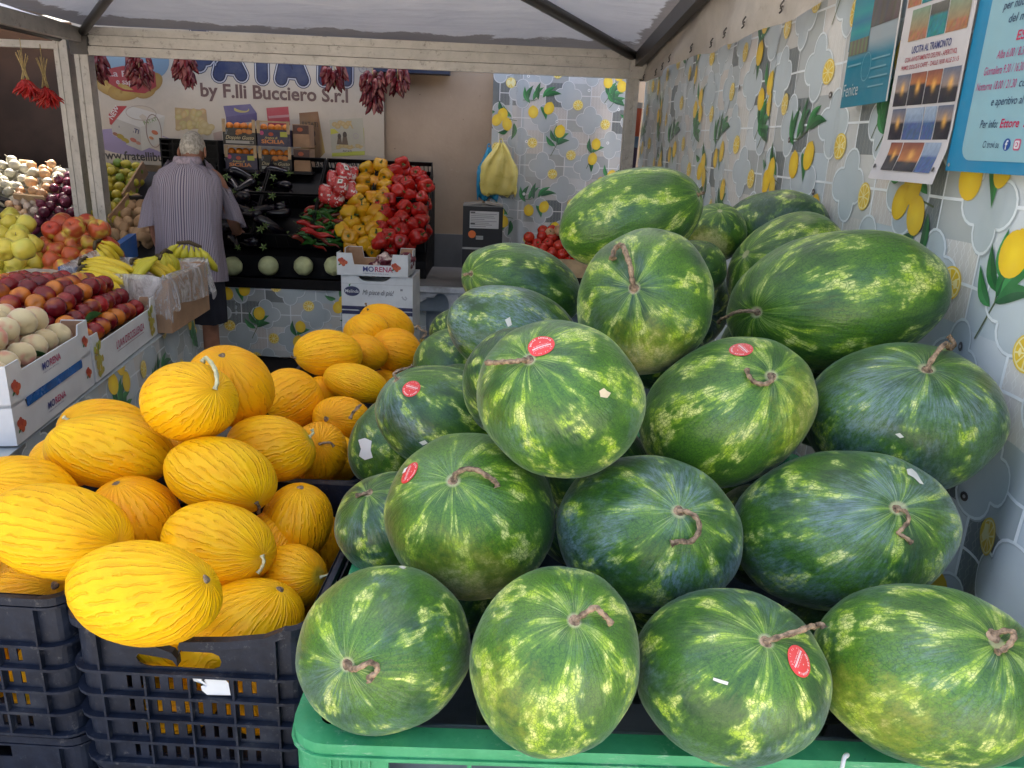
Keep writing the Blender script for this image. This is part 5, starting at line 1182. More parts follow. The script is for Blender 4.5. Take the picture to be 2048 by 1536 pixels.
# blue divider strips and wooden rail
# ------------------------------------------------------------------ sloping display at the back left: onions, garlic, lemons, potatoes
M_shelf = simple('dark_shelf', (.020, .018, .018), .7, .3, 5)
rk = empty('display_rack', (-2.9, 5.6, 0)); tag(rk, 'dark sloping rack behind the gazebo post carrying onions and lemons', 'display rack')
SP, SN = Vector((-2.6, 5.5, .97)), Vector((0, -.36, .46)).normalized()       # slope plane
bm = bmesh.new(); x0, x1 = -1.4, 1.05
v = [(x0, -.22, 0), (x0, .38, 0), (x0, .38, .66 + .62), (x0, -.22, .62 + .02)]
a = [bm.verts.new(p) for p in v]; b = [bm.verts.new((x1, p[1], p[2])) for p in v]; bm.faces.new(a); bm.faces.new(list(reversed(b)))
for i in range(4): bm.faces.new((a[i], b[i], b[(i + 1) % 4], a[(i + 1) % 4]))
bmesh.ops.recalc_face_normals(bm, faces=bm.faces); link('slope', bm, M_shelf, rk)
def slat(pxa, pya, pxb, pyb, off=.03, w_=.012, h=.06, mat=None, name='wooden_slat', lab='thin wooden crate board between the onion bins', grp='crate boards on the back rack', up=None):
    p, q = atP(pxa, pya, SP + SN * off, SN), atP(pxb, pyb, SP + SN * off, SN); bm = bmesh.new(); bar(bm, p, q, w_, h, up or SN); o = link(name, bm, mat or M_wood); tag(o, lab, 'board', grp); return o
ON = fruit_proto('onion', onion_bm(.036), M_onw); LE = fruit_proto('lemon', lemon_bm(.033), M_lem); PO = fruit_proto('potato', potato_bm(.038), M_pot); GA = fruit_proto('garlic_bulb', onion_bm(.026), M_garl)
def fill(proto, region, r, mx, label, cat, group, mats=None, sp=1.75, seed=1, s=1.0, lift=.05, rotf=None, under=True):
    for p in pack(region, SP + SN * lift, SN, r, mx, sp, under, seed, .35): place(proto, p, rotf() if rotf else rrot(), label, cat, group, s * RNG.uniform(.85, 1.12), RNG.choice(mats) if mats else None)
fill(ON, [(-15, 318), (45, 325), (62, 345), (50, 372), (30, 395), (-15, 400)], .038, 34, 'white onion in the heap at the far left', 'onion', 'white onions', [M_onw], seed=11)
fill(ON, [(62, 332), (118, 328), (122, 350), (105, 380), (88, 392), (28, 392), (45, 372), (66, 345)], .038, 26, 'golden onion in the bin beside the white onions', 'onion', 'golden onions', [M_ong, M_ong, M_onw], seed=12)
fill(ON, [(112, 362), (165, 330), (176, 345), (160, 395), (150, 440), (60, 446), (80, 412), (100, 395)], .038, 40, 'dark red onion in the heap behind the gazebo post', 'onion', 'red onions on the rack', [M_onr], seed=13)
fill(ON, [(168, 322), (200, 330), (196, 375), (178, 380)], .036, 14, 'dark red onion in the bin right of the gazebo post', 'onion', 'red onions right of the post', [M_onr], seed=14)
fill(GA, [(20, 402), (80, 402), (78, 420), (60, 440), (15, 440)], .027, 22, 'garlic bulb in the straw coloured heap under the onions', 'garlic', 'garlic bulbs', [M_garl, M_garl, M_ong], seed=15, lift=.03)
fill(LE, [(198, 332), (232, 324), (284, 335), (262, 390), (240, 440), (178, 440), (180, 400), (196, 370)], .033, 62, 'yellow green lemon in the heap next to the man', 'lemon', 'yellow green lemons', [M_lem, M_lem, M_lem, M_lemg], seed=16)
fill(PO, [(262, 405), (282, 398), (290, 440), (290, 476), (232, 474), (240, 440)], .035, 30, 'small brown potato in the heap by the man\'s elbow', 'potato', 'potatoes', [M_pot], seed=17, lift=.02)
slat(30, 394, 92, 399, .07); slat(42, 326, 62, 328, .03); slat(174, 398, 200, 399, .07, lab='thin wooden crate board across the lemons', grp='crate boards on the back rack')
slat(290, 335, 250, 400, .05, .012, .11, M_card, 'cardboard_divider', 'tall cardboard side of the lemon box', None); slat(262, 398, 222, 446, .05, .01, .11, M_card, 'cardboard_divider', 'brown cardboard divider between lemons and potatoes', None); slat(250, 398, 286, 397, .06, .012, .05, M_shelf, 'dark_rail', 'dark rail above the potatoes', None)
o = slat(-10, 400, 25, 412, .0, .03, .10, M_shelf, 'dark_rail', 'dark front board of the onion rack', None)
# blue and wooden box parts behind the bananas
bm = bmesh.new(); p, q = atZ(205, 515, .97), atZ(258, 478, .97); obox(bm, p + Vector((0, 0, -.1)), q - p, (.03, .03, 0), (0, 0, .13)); o = link('blue_carton_wall', bm, M_bcard); tag(o, 'upright blue carton side between the apples and the bananas', 'carton')
bm = bmesh.new(); p, q = atZ(118, 552, .96), atZ(158, 556, .96); obox(bm, p + Vector((0, 0, -.1)), q - p, (.0, .04, 0), (0, 0, .14)); o = link('blue_carton_wall', bm, M_bcard); tag(o, 'blue carton corner in front of the red apples', 'carton')
# ------------------------------------------------------------------ back counter with sloping crates of vegetables
ct = empty('display_counter', (-1.22, 5.5, 0)); tag(ct, 'low counter at the back carrying black crates of peppers and aubergines', 'counter')
bm = bmesh.new(); v = [(-.255, .66), (.45, .66), (.45, 1.28), (.36, 1.28), (-.255, .80)]
a = [bm.verts.new((-.80, y, z)) for y, z in v]; b = [bm.verts.new((.74, y, z)) for y, z in v]; bm.faces.new(a); bm.faces.new(list(reversed(b)))
for i in range(5): bm.faces.new((a[i], b[i], b[(i + 1) % 5], a[(i + 1) % 5]))
bmesh.ops.recalc_face_normals(bm, faces=bm.faces); link('sloping_shelf', bm, M_black, ct)
bm = bmesh.new(); box(bm, -.80, 1.60, -.38, .45, .0, .12); box(bm, -.78, .72, -.10, .43, .12, .66); link('plinth', bm, M_shelf, ct)
CP_ = lemon_pattern(1.56, .52, .035, .33, .12, 5)
o = CP_.build('counter_cloth', lambda u, v, w_: Vector((-2.02 + u, 5.085 - .012 * math.sin(u * 13) * (1 - v) - .012 * fbm((u * 4, v * 3, 2)) - w_, .145 + v)), M_oil); tag(o, 'lemon oilcloth stretched across the front of the back counter', 'tablecloth')
CA, CB = Vector((0, 5.24, .86)), Vector((0, 5.86, 1.34)); CN = Vector((0, -(CB - CA).z, (CB - CA).y)).normalized(); CU = (CB - CA).normalized()
def crate_open(x0, x1, s0, s1, h, label):
    """open black crate lying on the slope: s runs up the slope"""
    root = empty('plastic_crate', (x0, CA.y + CU.y * s0, CA.z + CU.z * s0)); tag(root, label, 'crate', 'black crates on the back counter'); L, S = x1 - x0, s1 - s0
    T3 = Matrix(((1, 0, 0), (0, CU.y, CN.y), (0, CU.z, CN.z)))
    bm = bmesh.new(); t_ = .006; box(bm, 0, L, 0, t_, 0, h); box(bm, 0, L, S - t_, S, 0, h * .35)
    box(bm, 0, t_, t_, S - t_, 0, h); box(bm, L - t_, L, t_, S - t_, 0, h); box(bm, t_, L - t_, t_, S - t_, 0, .006)
    for v_ in bm.verts: v_.co = T3 @ v_.co
    link('walls', bm, M_black, root)
    bm = bmesh.new(); n = int(L / .03)
    for k in range(n): box(bm, .015 + k * .03, .021 + k * .03, S - t_, S - .001, h * .35, h * .75)
    box(bm, 0, L, S - t_, S, h * .75, h); box(bm, -.004, L + .004, -.004, 0, h - .012, h + .001)
    for k in range(6): box(bm, L * k / 5.05, L * k / 5.05 + .003, -.006, -.0003, .004, h - .013)
    for v_ in bm.verts: v_.co = T3 @ v_.co
    link('ribs', bm, M_black, root); return root
XS = [-2.0, -1.62, -1.24, -.87, -.48]
nm = [('black crate of aubergines at the left of the upper row', 'black crate of aubergines at the left of the lower row'), ('black half empty crate of aubergines in the upper row', 'black empty crate in the lower row'), ('black crate under the red packets', 'black crate of long green peppers'), ('black crate of peppers in the upper right corner', 'black crate of peppers in the lower right corner')]
for k in range(4):
    crate_open(XS[k] + .004, XS[k + 1] - .004, .39, .77, .13, nm[k][0]); crate_open(XS[k] + .004, XS[k + 1] - .004, .0, .38, .12, nm[k][1])
PP = CA + CN * .10
def packc(region, r, mx, sp=1.7, lift=0., seed=1, under=True, jit=.35): return pack(region, PP + CN * lift, CN, r, mx, sp, under, seed, jit)
PE = [fruit_proto('bell_pepper', pepper_bm(.054, .108, 4 if k else 3, s=k), M_pepy, [('stalk', calyx_bm(.019, 5, .026), M_cal, (0, 0, .040), (0, 0, 0))]) for k in range(3)]
def prot(): return (RNG.choice([1.2, 1.5, 1.9, 2.3, .6]) + RNG.uniform(-.3, .3), RNG.uniform(-.6, .6), RNG.uniform(-1.2, 1.2))
yr = [(715, 372), (735, 330), (765, 335), (778, 360), (765, 420), (752, 488), (688, 488), (682, 425), (706, 405)]
for p in packc(yr, .050, 30, 1.62, .01, 21): place(RNG.choice(PE), p, prot(), 'glossy yellow bell pepper in the heap left of the red ones', 'pepper', 'yellow bell peppers', RNG.uniform(.9, 1.1), M_pepy)
rr_ = [(780, 352), (800, 328), (838, 340), (852, 372), (848, 440), (832, 490), (760, 488), (762, 420)]
for p in packc(rr_, .050, 40, 1.6, .01, 22): place(RNG.choice(PE), p, prot(), 'glossy red bell pepper in the heap at the right end of the counter', 'pepper', 'red bell peppers', RNG.uniform(.9, 1.1), M_pepr)
HO = fruit_proto('long_pepper', horn_bm(.19, .017, .03), M_pepg, [('stalk', sprig(.025), M_cal, (-.095, 0, 0), (0, -1.5, 0))])
for p in packc([(648, 395), (690, 400), (690, 485), (606, 486), (622, 430)], .022, 34, 1.5, .0, 23): place(HO, p, (RNG.uniform(-.3, .3), RNG.uniform(-.5, .5), RNG.uniform(-.9, .5)), 'long green pepper in the heap under the red packets', 'pepper', 'long green peppers', RNG.uniform(.85, 1.1), RNG.choice([M_pepg, M_pepg, M_pepg, M_pepb]))
for px, py in ((632, 466), (622, 452), (640, 470)): place(HO, atP(px, py, PP + CN * .05, CN), (0, .2, RNG.uniform(-.3, .3)), 'long red pepper lying on the green ones', 'pepper', 'long red peppers', 1, M_pepr)
AU = fruit_proto('aubergine', aub_bm(.20, .040), M_aub, [('calyx', calyx_bm(.030, 5, .035), M_cal, (.0, 0, .100), (0, 0, 0))])
for p in packc([(452, 350), (560, 340), (578, 372), (560, 400), (552, 480), (465, 484), (448, 420)], .050, 18, 1.6, .0, 24): place(AU, p, (RNG.choice([1.1, 1.6, 2.0]), RNG.uniform(-.5, .5), RNG.uniform(-2.5, 2.5)), 'dark glossy aubergine with a green cap in the black crates', 'aubergine', 'aubergines', RNG.uniform(.85, 1.05))
# red net packets
t = NT('red_packet'); co = obj_co(t); n = t.noise(co, 26, 3, .6); c = t.mix(t.ss(n, .56, .60), (.42, .02, .02), (.60, .50, .48)); c = t.mix(t.ss(t.vor(co, 30), .16, .12, 0, .8), c, (.65, .25, .2)); t.bsdf(c, .25, .6, 0, t.bump(t.noise(co, 18, 4), .7, .02)); M_pack = t.m
def pillow(L, Wd, H, s=0):
    bm = bmesh.new(); bmesh.ops.create_icosphere(bm, subdivisions=4, radius=1)
    for v_ in bm.verts:
        n = v_.co; f = lambda q: math.copysign(abs(q) ** .55, q); v_.co = Vector((f(n.x) * L, f(n.y) * Wd, n.z * H * (1 + .3 * fbm(n * 2 + Vector((s, 0, 0)))))) 
    return bm
for k, (px, py, rx) in enumerate(((688, 345, .2), (700, 352, -.1), (668, 360, .1), (682, 372, .0), (700, 380, .1), (652, 388, .1), (676, 395, -.1))):
    p = atP(px, py, PP + CN * (.05 + (.05 if k in (0, 3) else 0)), CN); o = link('net_packet', pillow(.050, .085, .035, k), M_pack, None, True, p, (math.radians(38), rx, rx * 3)); tag(o, 'shiny red packet in the stack beside the yellow peppers', 'packet', 'red packets')
    if k in (0, 3):
        P = Print(); P.rect(-.016, -.02, .016, .02, (.7, .7, .68), 0); P.ell(0, .002, .010, .010, (.05, .12, .05), 1); q = P.build('price_tag', lambda u, v, w_: Vector((u, v, .042 + w_)), M_stick, smooth=False); q.parent = o
# pale round melons on the front ledge
for px in (465, 537, 607, 668):
    bm = bmesh.new(); bmesh.ops.create_uvsphere(bm, u_segments=28, v_segments=20, radius=.064)
    for v_ in bm.verts: v_.co *= 1 + .03 * fbm(v_.co * 12 + Vector((px, 0, 0))) + .02 * math.cos(math.atan2(v_.co.y, v_.co.x) * 8)
    p = atY(px, 532 + (px - 465) * .02, 5.155); p.z = .869 - .0; p = atZ(px, 532 + (px - 465) * .025, .868) if False else atY(px, 532, 5.165)
    o = link('pale_melon', bm, M_gal, None, True, p, (RNG.uniform(0, 3), RNG.uniform(0, 3), 0)); tag(o, 'pale green round melon in the evenly spaced row on the dark ledge', 'melon', 'row of pale green melons')
lz = atY(540, 552, 5.12).z
led = empty('front_ledge', (-1.22, 5.12, 0)); tag(led, 'dark ledge under the row of pale green melons', 'ledge'); bm = bmesh.new(); box(bm, -.80, .75, -.03, .24, lz - .07, lz - .045); box(bm, -.80, .75, -.045, -.031, lz - .075, lz - .01); link('board', bm, M_black, led)
bm = bmesh.new(); box(bm, -.79, .74, .10, .12, .12, lz - .071); link('front_board', bm, M_shelf, led)
# ------------------------------------------------------------------ stack of mandarin boxes on the rear shelf
def mandarin_box(x0, x1, z0, z1, kind, label):
    root = empty('mandarin_box', (x0, 5.74, z0)); tag(root, label, 'box', 'mandarin boxes stacked two by two'); L, Hh = x1 - x0, z1 - z0; hw = Hh * .66
    bm = bmesh.new(); box(bm, 0, L, 0, .006, 0, hw); box(bm, 0, L, .19, .196, 0, hw); box(bm, 0, .006, .006, .19, 0, hw); box(bm, L - .006, L, .006, .19, 0, hw); box(bm, .006, L - .006, .006, .19, 0, .006)
    link('walls', bm, M_black if kind == 'D' else simple('dark_blue_card', (.03, .03, .07), .5), root)
    bm = bmesh.new()
    for x in (0, L - .022): box(bm, x + .0005, x + .0215, -.008, -.0005, hw * .75, Hh)
    box(bm, .001, L - .001, .0005, .0055, Hh - .012, Hh - .001) if kind == 'S' else None
    link('corner_posts', bm, M_wood, root)
    P = Print()
    if kind == 'D':
        P.rect(0, 0, L, hw, (.016, .013, .010), 0); P.text('Doppio Gusto', L * .07, hw * .34, hw * .30, (.50, .42, .24), 2, .008, .35, width=L * .86); P.rect(L * .08, hw * .08, L * .92, hw * .26, (.32, .31, .28), 1); P.rect(L * .80, hw * .10, L * .90, hw * .24, (.03, .03, .03), 2)
        for a, b_, r_ in ((.50, .78, .035), (.66, .84, .028), (.80, .80, .034), (.44, .66, .018)): P.ell(L * a, hw * b_, r_ * .7, r_ * .5, (.45, .13, .015), 1.5, 0, 14, 1, (.55, .22, .03))
        P.stroke([(L * .07, hw * .62), (L * .12, hw * .9)], .003, (.25, .28, .30), 2); P.stroke([(L * .10, hw * .60), (L * .15, hw * .88)], .003, (.25, .28, .30), 2)
    else:
        P.rect(0, 0, L, hw, (.028, .024, .060), 0); P.text('Arance di', L * .22, hw * .44, hw * .20, (.55, .42, .12), 2, .012, .3, width=L * .38); P.text('SICILIA', L * .12, hw * .17, hw * .32, (.55, .20, .05), 2, .035, width=L * .70); P.rect(L * .70, hw * .58, L * .92, hw * .88, (.42, .44, .05), 1)
        P.ell(L * .14, hw * .78, .015, .015, (.45, .05, .16), 1.5, 0, 14, 1); P.ell(L * .42, hw * .72, .018, .013, (.42, .06, .02), 1.5, 0, 14, 1)
    o = P.build('printed_front', lambda u, v, w_: Vector((u, -.0012 - w_, v)), M_print); o.parent = root
    for k in range(4):
        bm = bmesh.new(); bmesh.ops.create_uvsphere(bm, u_segments=16, v_segments=10, radius=.026); o = link('mandarin', bm, M_orange, None, True, (x0 + L * (.17 + .22 * k), 5.775 + .012 * (k % 2), z0 + hw + .012)); tag(o, 'mandarin showing over the edge of the ' + ('black' if kind == 'D' else 'dark blue') + ' boxes', 'mandarin', 'mandarins in the boxes')
zb, zm, zt = 1.335, 1.500, 1.68
mandarin_box(-1.955, -1.725, zm, zt - .008, 'D', 'black mandarin box lettered Doppio Gusto, upper left of the four')
mandarin_box(-1.715, -1.485, zm, zt - .010, 'S', 'dark blue orange box lettered Sicilia, upper right of the four')
mandarin_box(-1.950, -1.725, zb, zm - .004, 'S', 'dark blue orange box lettered Sicilia, lower left of the four')
mandarin_box(-1.712, -1.482, zb, zm - .004, 'D', 'black mandarin box lettered Doppio Gusto, lower right of the four')
for k in range(2):
    bm = bmesh.new(); z0 = zb if k == 0 else zm; box(bm, -1.476, -1.36, 5.78, 5.93, z0, z0 + .155); o = link('brown_carton', bm, M_card); tag(o, 'brown carton end beside the %s mandarin box' % ('lower' if k == 0 else 'upper'), 'carton')
    P = Print(); P.rect(0, 0, .112, .06, (.06, .02, .015), 0); P.ell(.05, .03, .02, .014, (.35, .07, .02), 1); q = P.build('printed_end', lambda u, v, w_: Vector((-1.474 + u, 5.7795 - w_, z0 + .09 + v)), M_print); q.parent = o
sh = empty('shelf', (-1.66, 5.86, 0)); tag(sh, 'narrow dark shelf behind the crates holding the mandarin boxes', 'shelf'); bm = bmesh.new(); box(bm, -.33, .32, -.13, .09, 1.315, 1.333); link('board', bm, M_shelf, sh); bm = bmesh.new(); box(bm, -.3, .3, .10, .12, 1.2, 1.314); link('bracket', bm, M_shelf, sh)
# black crate standing upright beside the man's head
uc = empty('plastic_crate', (-2.37, 5.66, 1.255)); tag(uc, 'black crate standing on edge against the banner behind the man\'s head', 'crate'); bm = bmesh.new()
box(bm, 0, .012, 0, .12, 0, .27); box(bm, .39, .40, 0, .12, 0, .27); box(bm, .012, .39, 0, .12, .26, .27); box(bm, .012, .39, 0, .12, 0, .012); box(bm, .012, .39, .11, .12, .012, .26)
for k in range(5): box(bm, .012, .39, .0, .006, .05 + k * .045, .058 + k * .045)
for k in range(4): box(bm, .08 + k * .075, .088 + k * .075, .0061, .012, .012, .26)
link('walls', bm, M_black, uc)
bm = bmesh.new(); box(bm, -2.38, -1.97, 5.6, 5.9, 1.23, 1.253); box(bm, -2.34, -2.02, 5.7, 5.88, 1.0, 1.229); o = link('shelf_block', bm, M_shelf); tag(o, 'dark support under the black crate that stands on edge', 'shelf')
# ------------------------------------------------------------------ white box stack with radicchio
WX, WY, WR = -.876, 4.36, math.radians(-2)
def wbox(z0, h, label, front=None, L=.405, Wd=.30):
    root = empty('white_box', (WX, WY, z0), WR); tag(root, label, 'box', 'white boxes stacked in the aisle'); bm = bmesh.new()
    outer = [(0, 0), (L, 0), (L, h), (L * .84, h), (L * .70, h - .0), (L * .66, h - .016), (L * .60, h - .030), (L * .32, h - .030), (L * .26, h - .016), (L * .24, h), (0, h)]
    merge(bm, plate(outer, [], lambda u, v, w_: (u, w_, v), .005)); box(bm, 0, L, Wd - .005, Wd, 0, h); box(bm, 0, .005, .005, Wd - .005, 0, h); box(bm, L - .005, L, .005, Wd - .005, 0, h); box(bm, .005, L - .005, .005, Wd - .005, 0, .005)
    link('walls', bm, M_wcard, root)
    if front: o = front.build('printed_front', lambda u, v, w_: Vector((u, -.0012 - w_, v)), M_print); o.parent = root
    return root
NAVY = (.02, .025, .09)
P = Print(); P.ell(.060, .105, .044, .028, NAVY, 0, 0, 26, 1); P.stroke([(.060 + .046 * math.cos(a), .105 + .030 * math.sin(a)) for a in [2 * math.pi * k / 26 for k in range(26)]], .002, (.5, .55, .6), 1, True)
P.text('Melinda', .020, .097, .026, (.62, .64, .66), 2, .012, .12, width=.078); P.leaf(.045, .132, 60, .018, .009, (.04, .25, .08), (.03, .18, .05), 2)
P.text('Mi piace di pi\u00f9!', .118, .088, .042, (.07, .07, .09), 2, 0, .35, width=.175); P.rect(0, .0, .405, .020, NAVY, 1); P.text('"', .335, .098, .04, (.06, .06, .10), 2, .02)
P.stroke([(.345, .085), (.352, .072), (.365, .066), (.372, .075), (.362, .085)], .008, (.42, .44, .48), 1)
P.rect(.0, .148, .405, .1495, (.35, .36, .38), 1)
wbox(.6495, .195, 'white carton with a dark blue oval logo and script slogan', P)
P = Print(); P.rect(0, .172, .405, .193, NAVY, 1); P.rect(.04, .0, .0415, .17, (.4, .42, .45), 1); P.rect(0, .12, .405, .1215, (.4, .42, .45), 1)
wbox(.45, .1985, 'white carton with a dark blue band, directly under the slogan carton', P)
for k, z0 in enumerate((.25, .05)): wbox(z0, .199, 'plain white carton near the floor, %s from the bottom' % ('second' if k == 0 else 'lowest'), None)
bm = bmesh.new(); 
for k in range(4): box(bm, WX - .02, WX + .43, WY + .01 + k * .075, WY + .05 + k * .075, .02, .048)
box(bm, WX, WX + .06, WY, WY + .28, 0, .019); box(bm, WX + .33, WX + .39, WY, WY + .28, 0, .019); o = link('pallet', bm, M_wood); tag(o, 'small pallet under the stack of white cartons', 'pallet')
mt = tray('fruit_tray', .40, .29, .125, .062, (WX - .02, WY - .01, .846), WR, 'white open tray with tomato pictures holding radicchio, top of the white stack', corner=.085)
P = Print(); logo_morena(P, .145, .026, .040); tomatoes(P, .026, .070, .017); tomatoes(P, .325, .050, .017); o = P.build('printed_front', lambda u, v, w_: Vector((u, -.0012 - w_, v)), M_print); o.parent = mt
def head_bm(R=.055, s=0):
    bm = bmesh.new(); bmesh.ops.create_icosphere(bm, subdivisions=4, radius=1)
    for v_ in bm.verts: n = v_.co.copy(); a = math.atan2(n.y, n.x); v_.co = Vector((n.x, n.y, n.z * 1.15)) * R * (1 + .09 * math.sin(a * 5 + n.z * 3 + s) + .06 * fbm(n * 3 + Vector((s, 0, 0))))
    return bm
RD = fruit_proto('radicchio', head_bm(), M_radi)
for k, (px, py, s_) in enumerate(((752, 538, .85), (776, 540, .9), (790, 528, .9), (806, 534, .9), (770, 522, .9), (815, 520, .8))):
    p = atY(px, py, 4.46 + .05 * (k % 3)); place(RD, p, (1.2 + .3 * k, .3 * k, k), 'dark red radicchio with white ribs in the white tray', 'radicchio', 'radicchio heads', s_)
# ------------------------------------------------------------------ counter right of the white boxes
M_wmetal = simple('scuffed_white_metal', (.48, .52, .58), .5, .2, 8, .2, dirt=(.12, .10, .09), dirt_amt=.6)
z1 = atY(870, 574, 5.0).z
mc = empty('metal_counter', (-.1, 5.2, 0)); tag(mc, 'white metal counter frame with an arched cut out beside the white boxes', 'counter')
ar = [(.245 + .052 * math.cos(a), z1 - .115 + .075 * math.sin(a)) for a in [math.pi * k / 10 for k in range(11)]]
bm = plate([(-.60, z1 - .16), (-.60 + .18, z1 - .16), (-.60 + .19, z1 - .115)] + [(-.36 + .055 * math.cos(math.pi - math.pi * k / 10), z1 - .115 + .075 * math.sin(math.pi * k / 10)) for k in range(11)] + [(-.305, z1 - .16), (.9, z1 - .16), (.9, z1 - .035), (-.60, z1 - .035)], [stadium(-.245, -.229, z1 - .070, z1 - .054, 5), stadium(-.16, -.144, z1 - .075, z1 - .059, 5), stadium(-.246, -.226, z1 - .14, z1 - .12, 5), stadium(-.455, -.445, z1 - .08, z1 - .07, 5)], lambda u, v, w_: (u + .1, w_ - .2, v), .004)
link('perforated_panel', bm, M_wmetal, mc)
bm = bmesh.new(); box(bm, -.5, 1.0, -.215, -.19, z1 - .033, z1); box(bm, -.5, 1.0, -.19, .6, z1 - .01, z1 - .001); link('top', bm, M_wmetal, mc)
bm = bmesh.new(); box(bm, -.5, 1.0, -.16, -.14, z1 - .17, z1 - .034); box(bm, -.5, 1.0, -.12, -.10, .05, z1 - .171); link('back_panel', bm, simple('grey_blue_panel', (.20, .25, .31), .5, .25, 4, .2), mc)
bm = bmesh.new(); box(bm, -.499, .999, -.18, .59, z1 + .0005, z1 + .008); link('dark_mat', bm, M_slate, mc)
bm = bmesh.new(); box(bm, -.30, -.02, .25, .50, z1 + .009, z1 + .18); o = link('dark_crate', bm, M_slate); o.location = (-.05, 5.2, 0); tag(o, 'dark block on the counter under the bare wall', 'crate'); bpy.data.objects.remove(o)
# black cartons
zc = z1 + .0085
for k, (h, lab) in enumerate(((.235, 'lower black carton under the one with the white label'), (.265, 'black carton with a white label and an orange dot'))):
    r0 = empty('black_carton', (-.232, 5.16, zc), math.radians(1)); tag(r0, lab, 'carton'); bm = bmesh.new(); box(bm, 0, .262, 0, .24, 0, h); link('walls', bm, simple('black_card', (.014, .014, .018), .5, .2, 5), r0)
    bm = bmesh.new(); box(bm, .0, .262, -.002, -.0005, h - .012, h + .001) if k == 0 else box(bm, 0, .262, 0, .24, h + .0005, h + .004)
    if k: obox(bm, (.0, 0, h + .005), (.12, .02, .008), (0, .22, 0), (0, .001, .003)); obox(bm, (.262, 0, h + .005), (-.12, .02, .012), (0, .22, 0), (0, .001, .003))
    link('flaps' if k else 'edge_strip', bm, simple('grey_card', (.30, .30, .30), .7), r0)
    if k:
        P = Print(); P.rect(.045, .125, .235, .235, (.50, .50, .52), 0)
        for q in range(8): P.rect(.052, .215 - q * .0115, .052 + [.17, .15, .16, .09, .17, .12, .14, .10][q], .2195 - q * .0115, (.22, .22, .24), 1)
        P.rect(.05, .222, .08, .231, (.03, .03, .04), 2); P.rect(.05, .150, .08, .158, (.03, .03, .04), 2); P.ell(.062, .085, .025, .025, (.62, .13, .02), 1, 0, 20, 1); P.rect(.088, .052, .135, .076, (.45, .45, .45), 1)
        for q in range(7): P.rect(.090 + q * .0065, .055, .0925 + q * .0065, .073, (.02, .02, .02), 2)
        o = P.build('label', lambda u, v, w_: Vector((u, -.0012 - w_, v)), M_stick); o.parent = r0
    zc += h + .002
# tomatoes
TM = fruit_proto('tomato', apple_bm(.036, 18), M_tom, [('calyx', calyx_bm(.012, 5, .006), M_cal, (0, 0, .024), (0, 0, 0))])
tzz = atY(1090, 512, 5.0).z - .02
tcr = tray('tomato_crate', .52, .36, .12, .115, (.14, 4.92, tzz - .10), 0, 'wooden crate of tomatoes below the lemon curtain', M_wood, M_wood, corner=.05)
bm = bmesh.new(); box(bm, .14, .66, 5.0, 5.27, z1 + .009, tzz - .101); o = link('crate_riser', bm, M_shelf); tag(o, 'dark block that lifts the tomato crate', 'block')
TP = Vector((.4, 5.05, tzz + .035))
for p in pack([(1055, 478), (1090, 462), (1130, 455), (1200, 460), (1200, 520), (1130, 520), (1060, 500)], TP, Vector((0, -.55, 1)), .036, 34, 1.75, True, 31): place(TM, p, urot(1.0), 'ripe red tomato in the crate behind the watermelons', 'tomato', 'red tomatoes', 1)
for px, py in ((1085, 476), (1100, 468), (1118, 462), (1128, 458)): place(TM, atY(px, py, 5.2), urot(1), 'brownish tomato on top of the red ones', 'tomato', 'brownish tomatoes', 1, M_ong)
# ------------------------------------------------------------------ hanging strings of red onions and chillies
def bag_mat(name, col): return simple(name, col, .3, .12, 8, .6, 14, .012, spec=.5)
BU = horn_bm(.085, .019, .006, 8)
SHm = me_of(BU, 'shallot', randcol('red_onion_string', (.10, .008, .018), (.20, .018, .03), .22, .3, 14, .05, c2=(.34, .12, .12), c2scale=14))
def string(px, y0, y1, Y, wd, label, seed):
    R = random.Random(seed); top, bot = atY(px, y0, Y), atY(px, y1, Y); root = empty('onion_string', top); tag(root, label, 'onion string', 'strings of red onions under the rear beam'); Ln = top.z - bot.z
    bm = bmesh.new(); hz = BZ - top.z - .02; tube(bm, [(0, 0, max(.01, hz)), (0, 0, -Ln * .85)], .004, 5); link('cord', bm, M_dryst, root)
    n = int(16 + Ln * 150)
    for k in range(n):
        t_ = (k + .5) / n; z = -Ln * .88 * t_; a = R.uniform(0, 6.28); w_ = wd * (math.sin(math.pi * min(1, .30 + t_ * .62)) ** .6); c = bpy.data.objects.new('onion', SHm); COL.objects.link(c); c.parent = root
        c.location = (math.cos(a) * w_ * .5, math.sin(a) * w_ * .4, z - .01); tl = R.uniform(.25, .75); c.rotation_euler = (0, math.pi / 2 - 0, 0)
        d = Vector((math.cos(a) * tl, math.sin(a) * tl, -1)).normalized(); c.rotation_euler = (-d).to_track_quat('-X', 'Z').to_euler(); c.rotation_euler = d.to_track_quat('X', 'Z').to_euler()
for px, y0, y1, wd, lab in ((190, 112, 162, .13, 'string of red onions hanging furthest left, over the blue print'), (276, 112, 175, .15, 'string of red onions hanging in front of the potato print'), (368, 116, 172, .13, 'string of red onions hanging left of the big blue letters'), (668, 130, 178, .15, 'string of red onions hanging over the last blue letter'), (745, 148, 226, .15, 'longest string of red onions, hanging to the banner edge'), (795, 138, 188, .13, 'rightmost string of red onions, beside the bare wall')):
    string(px, y0, y1, 5.62, wd, lab, px)
CH = me_of(horn_bm(.095, .011, .012, 7), 'chilli', M_chil)
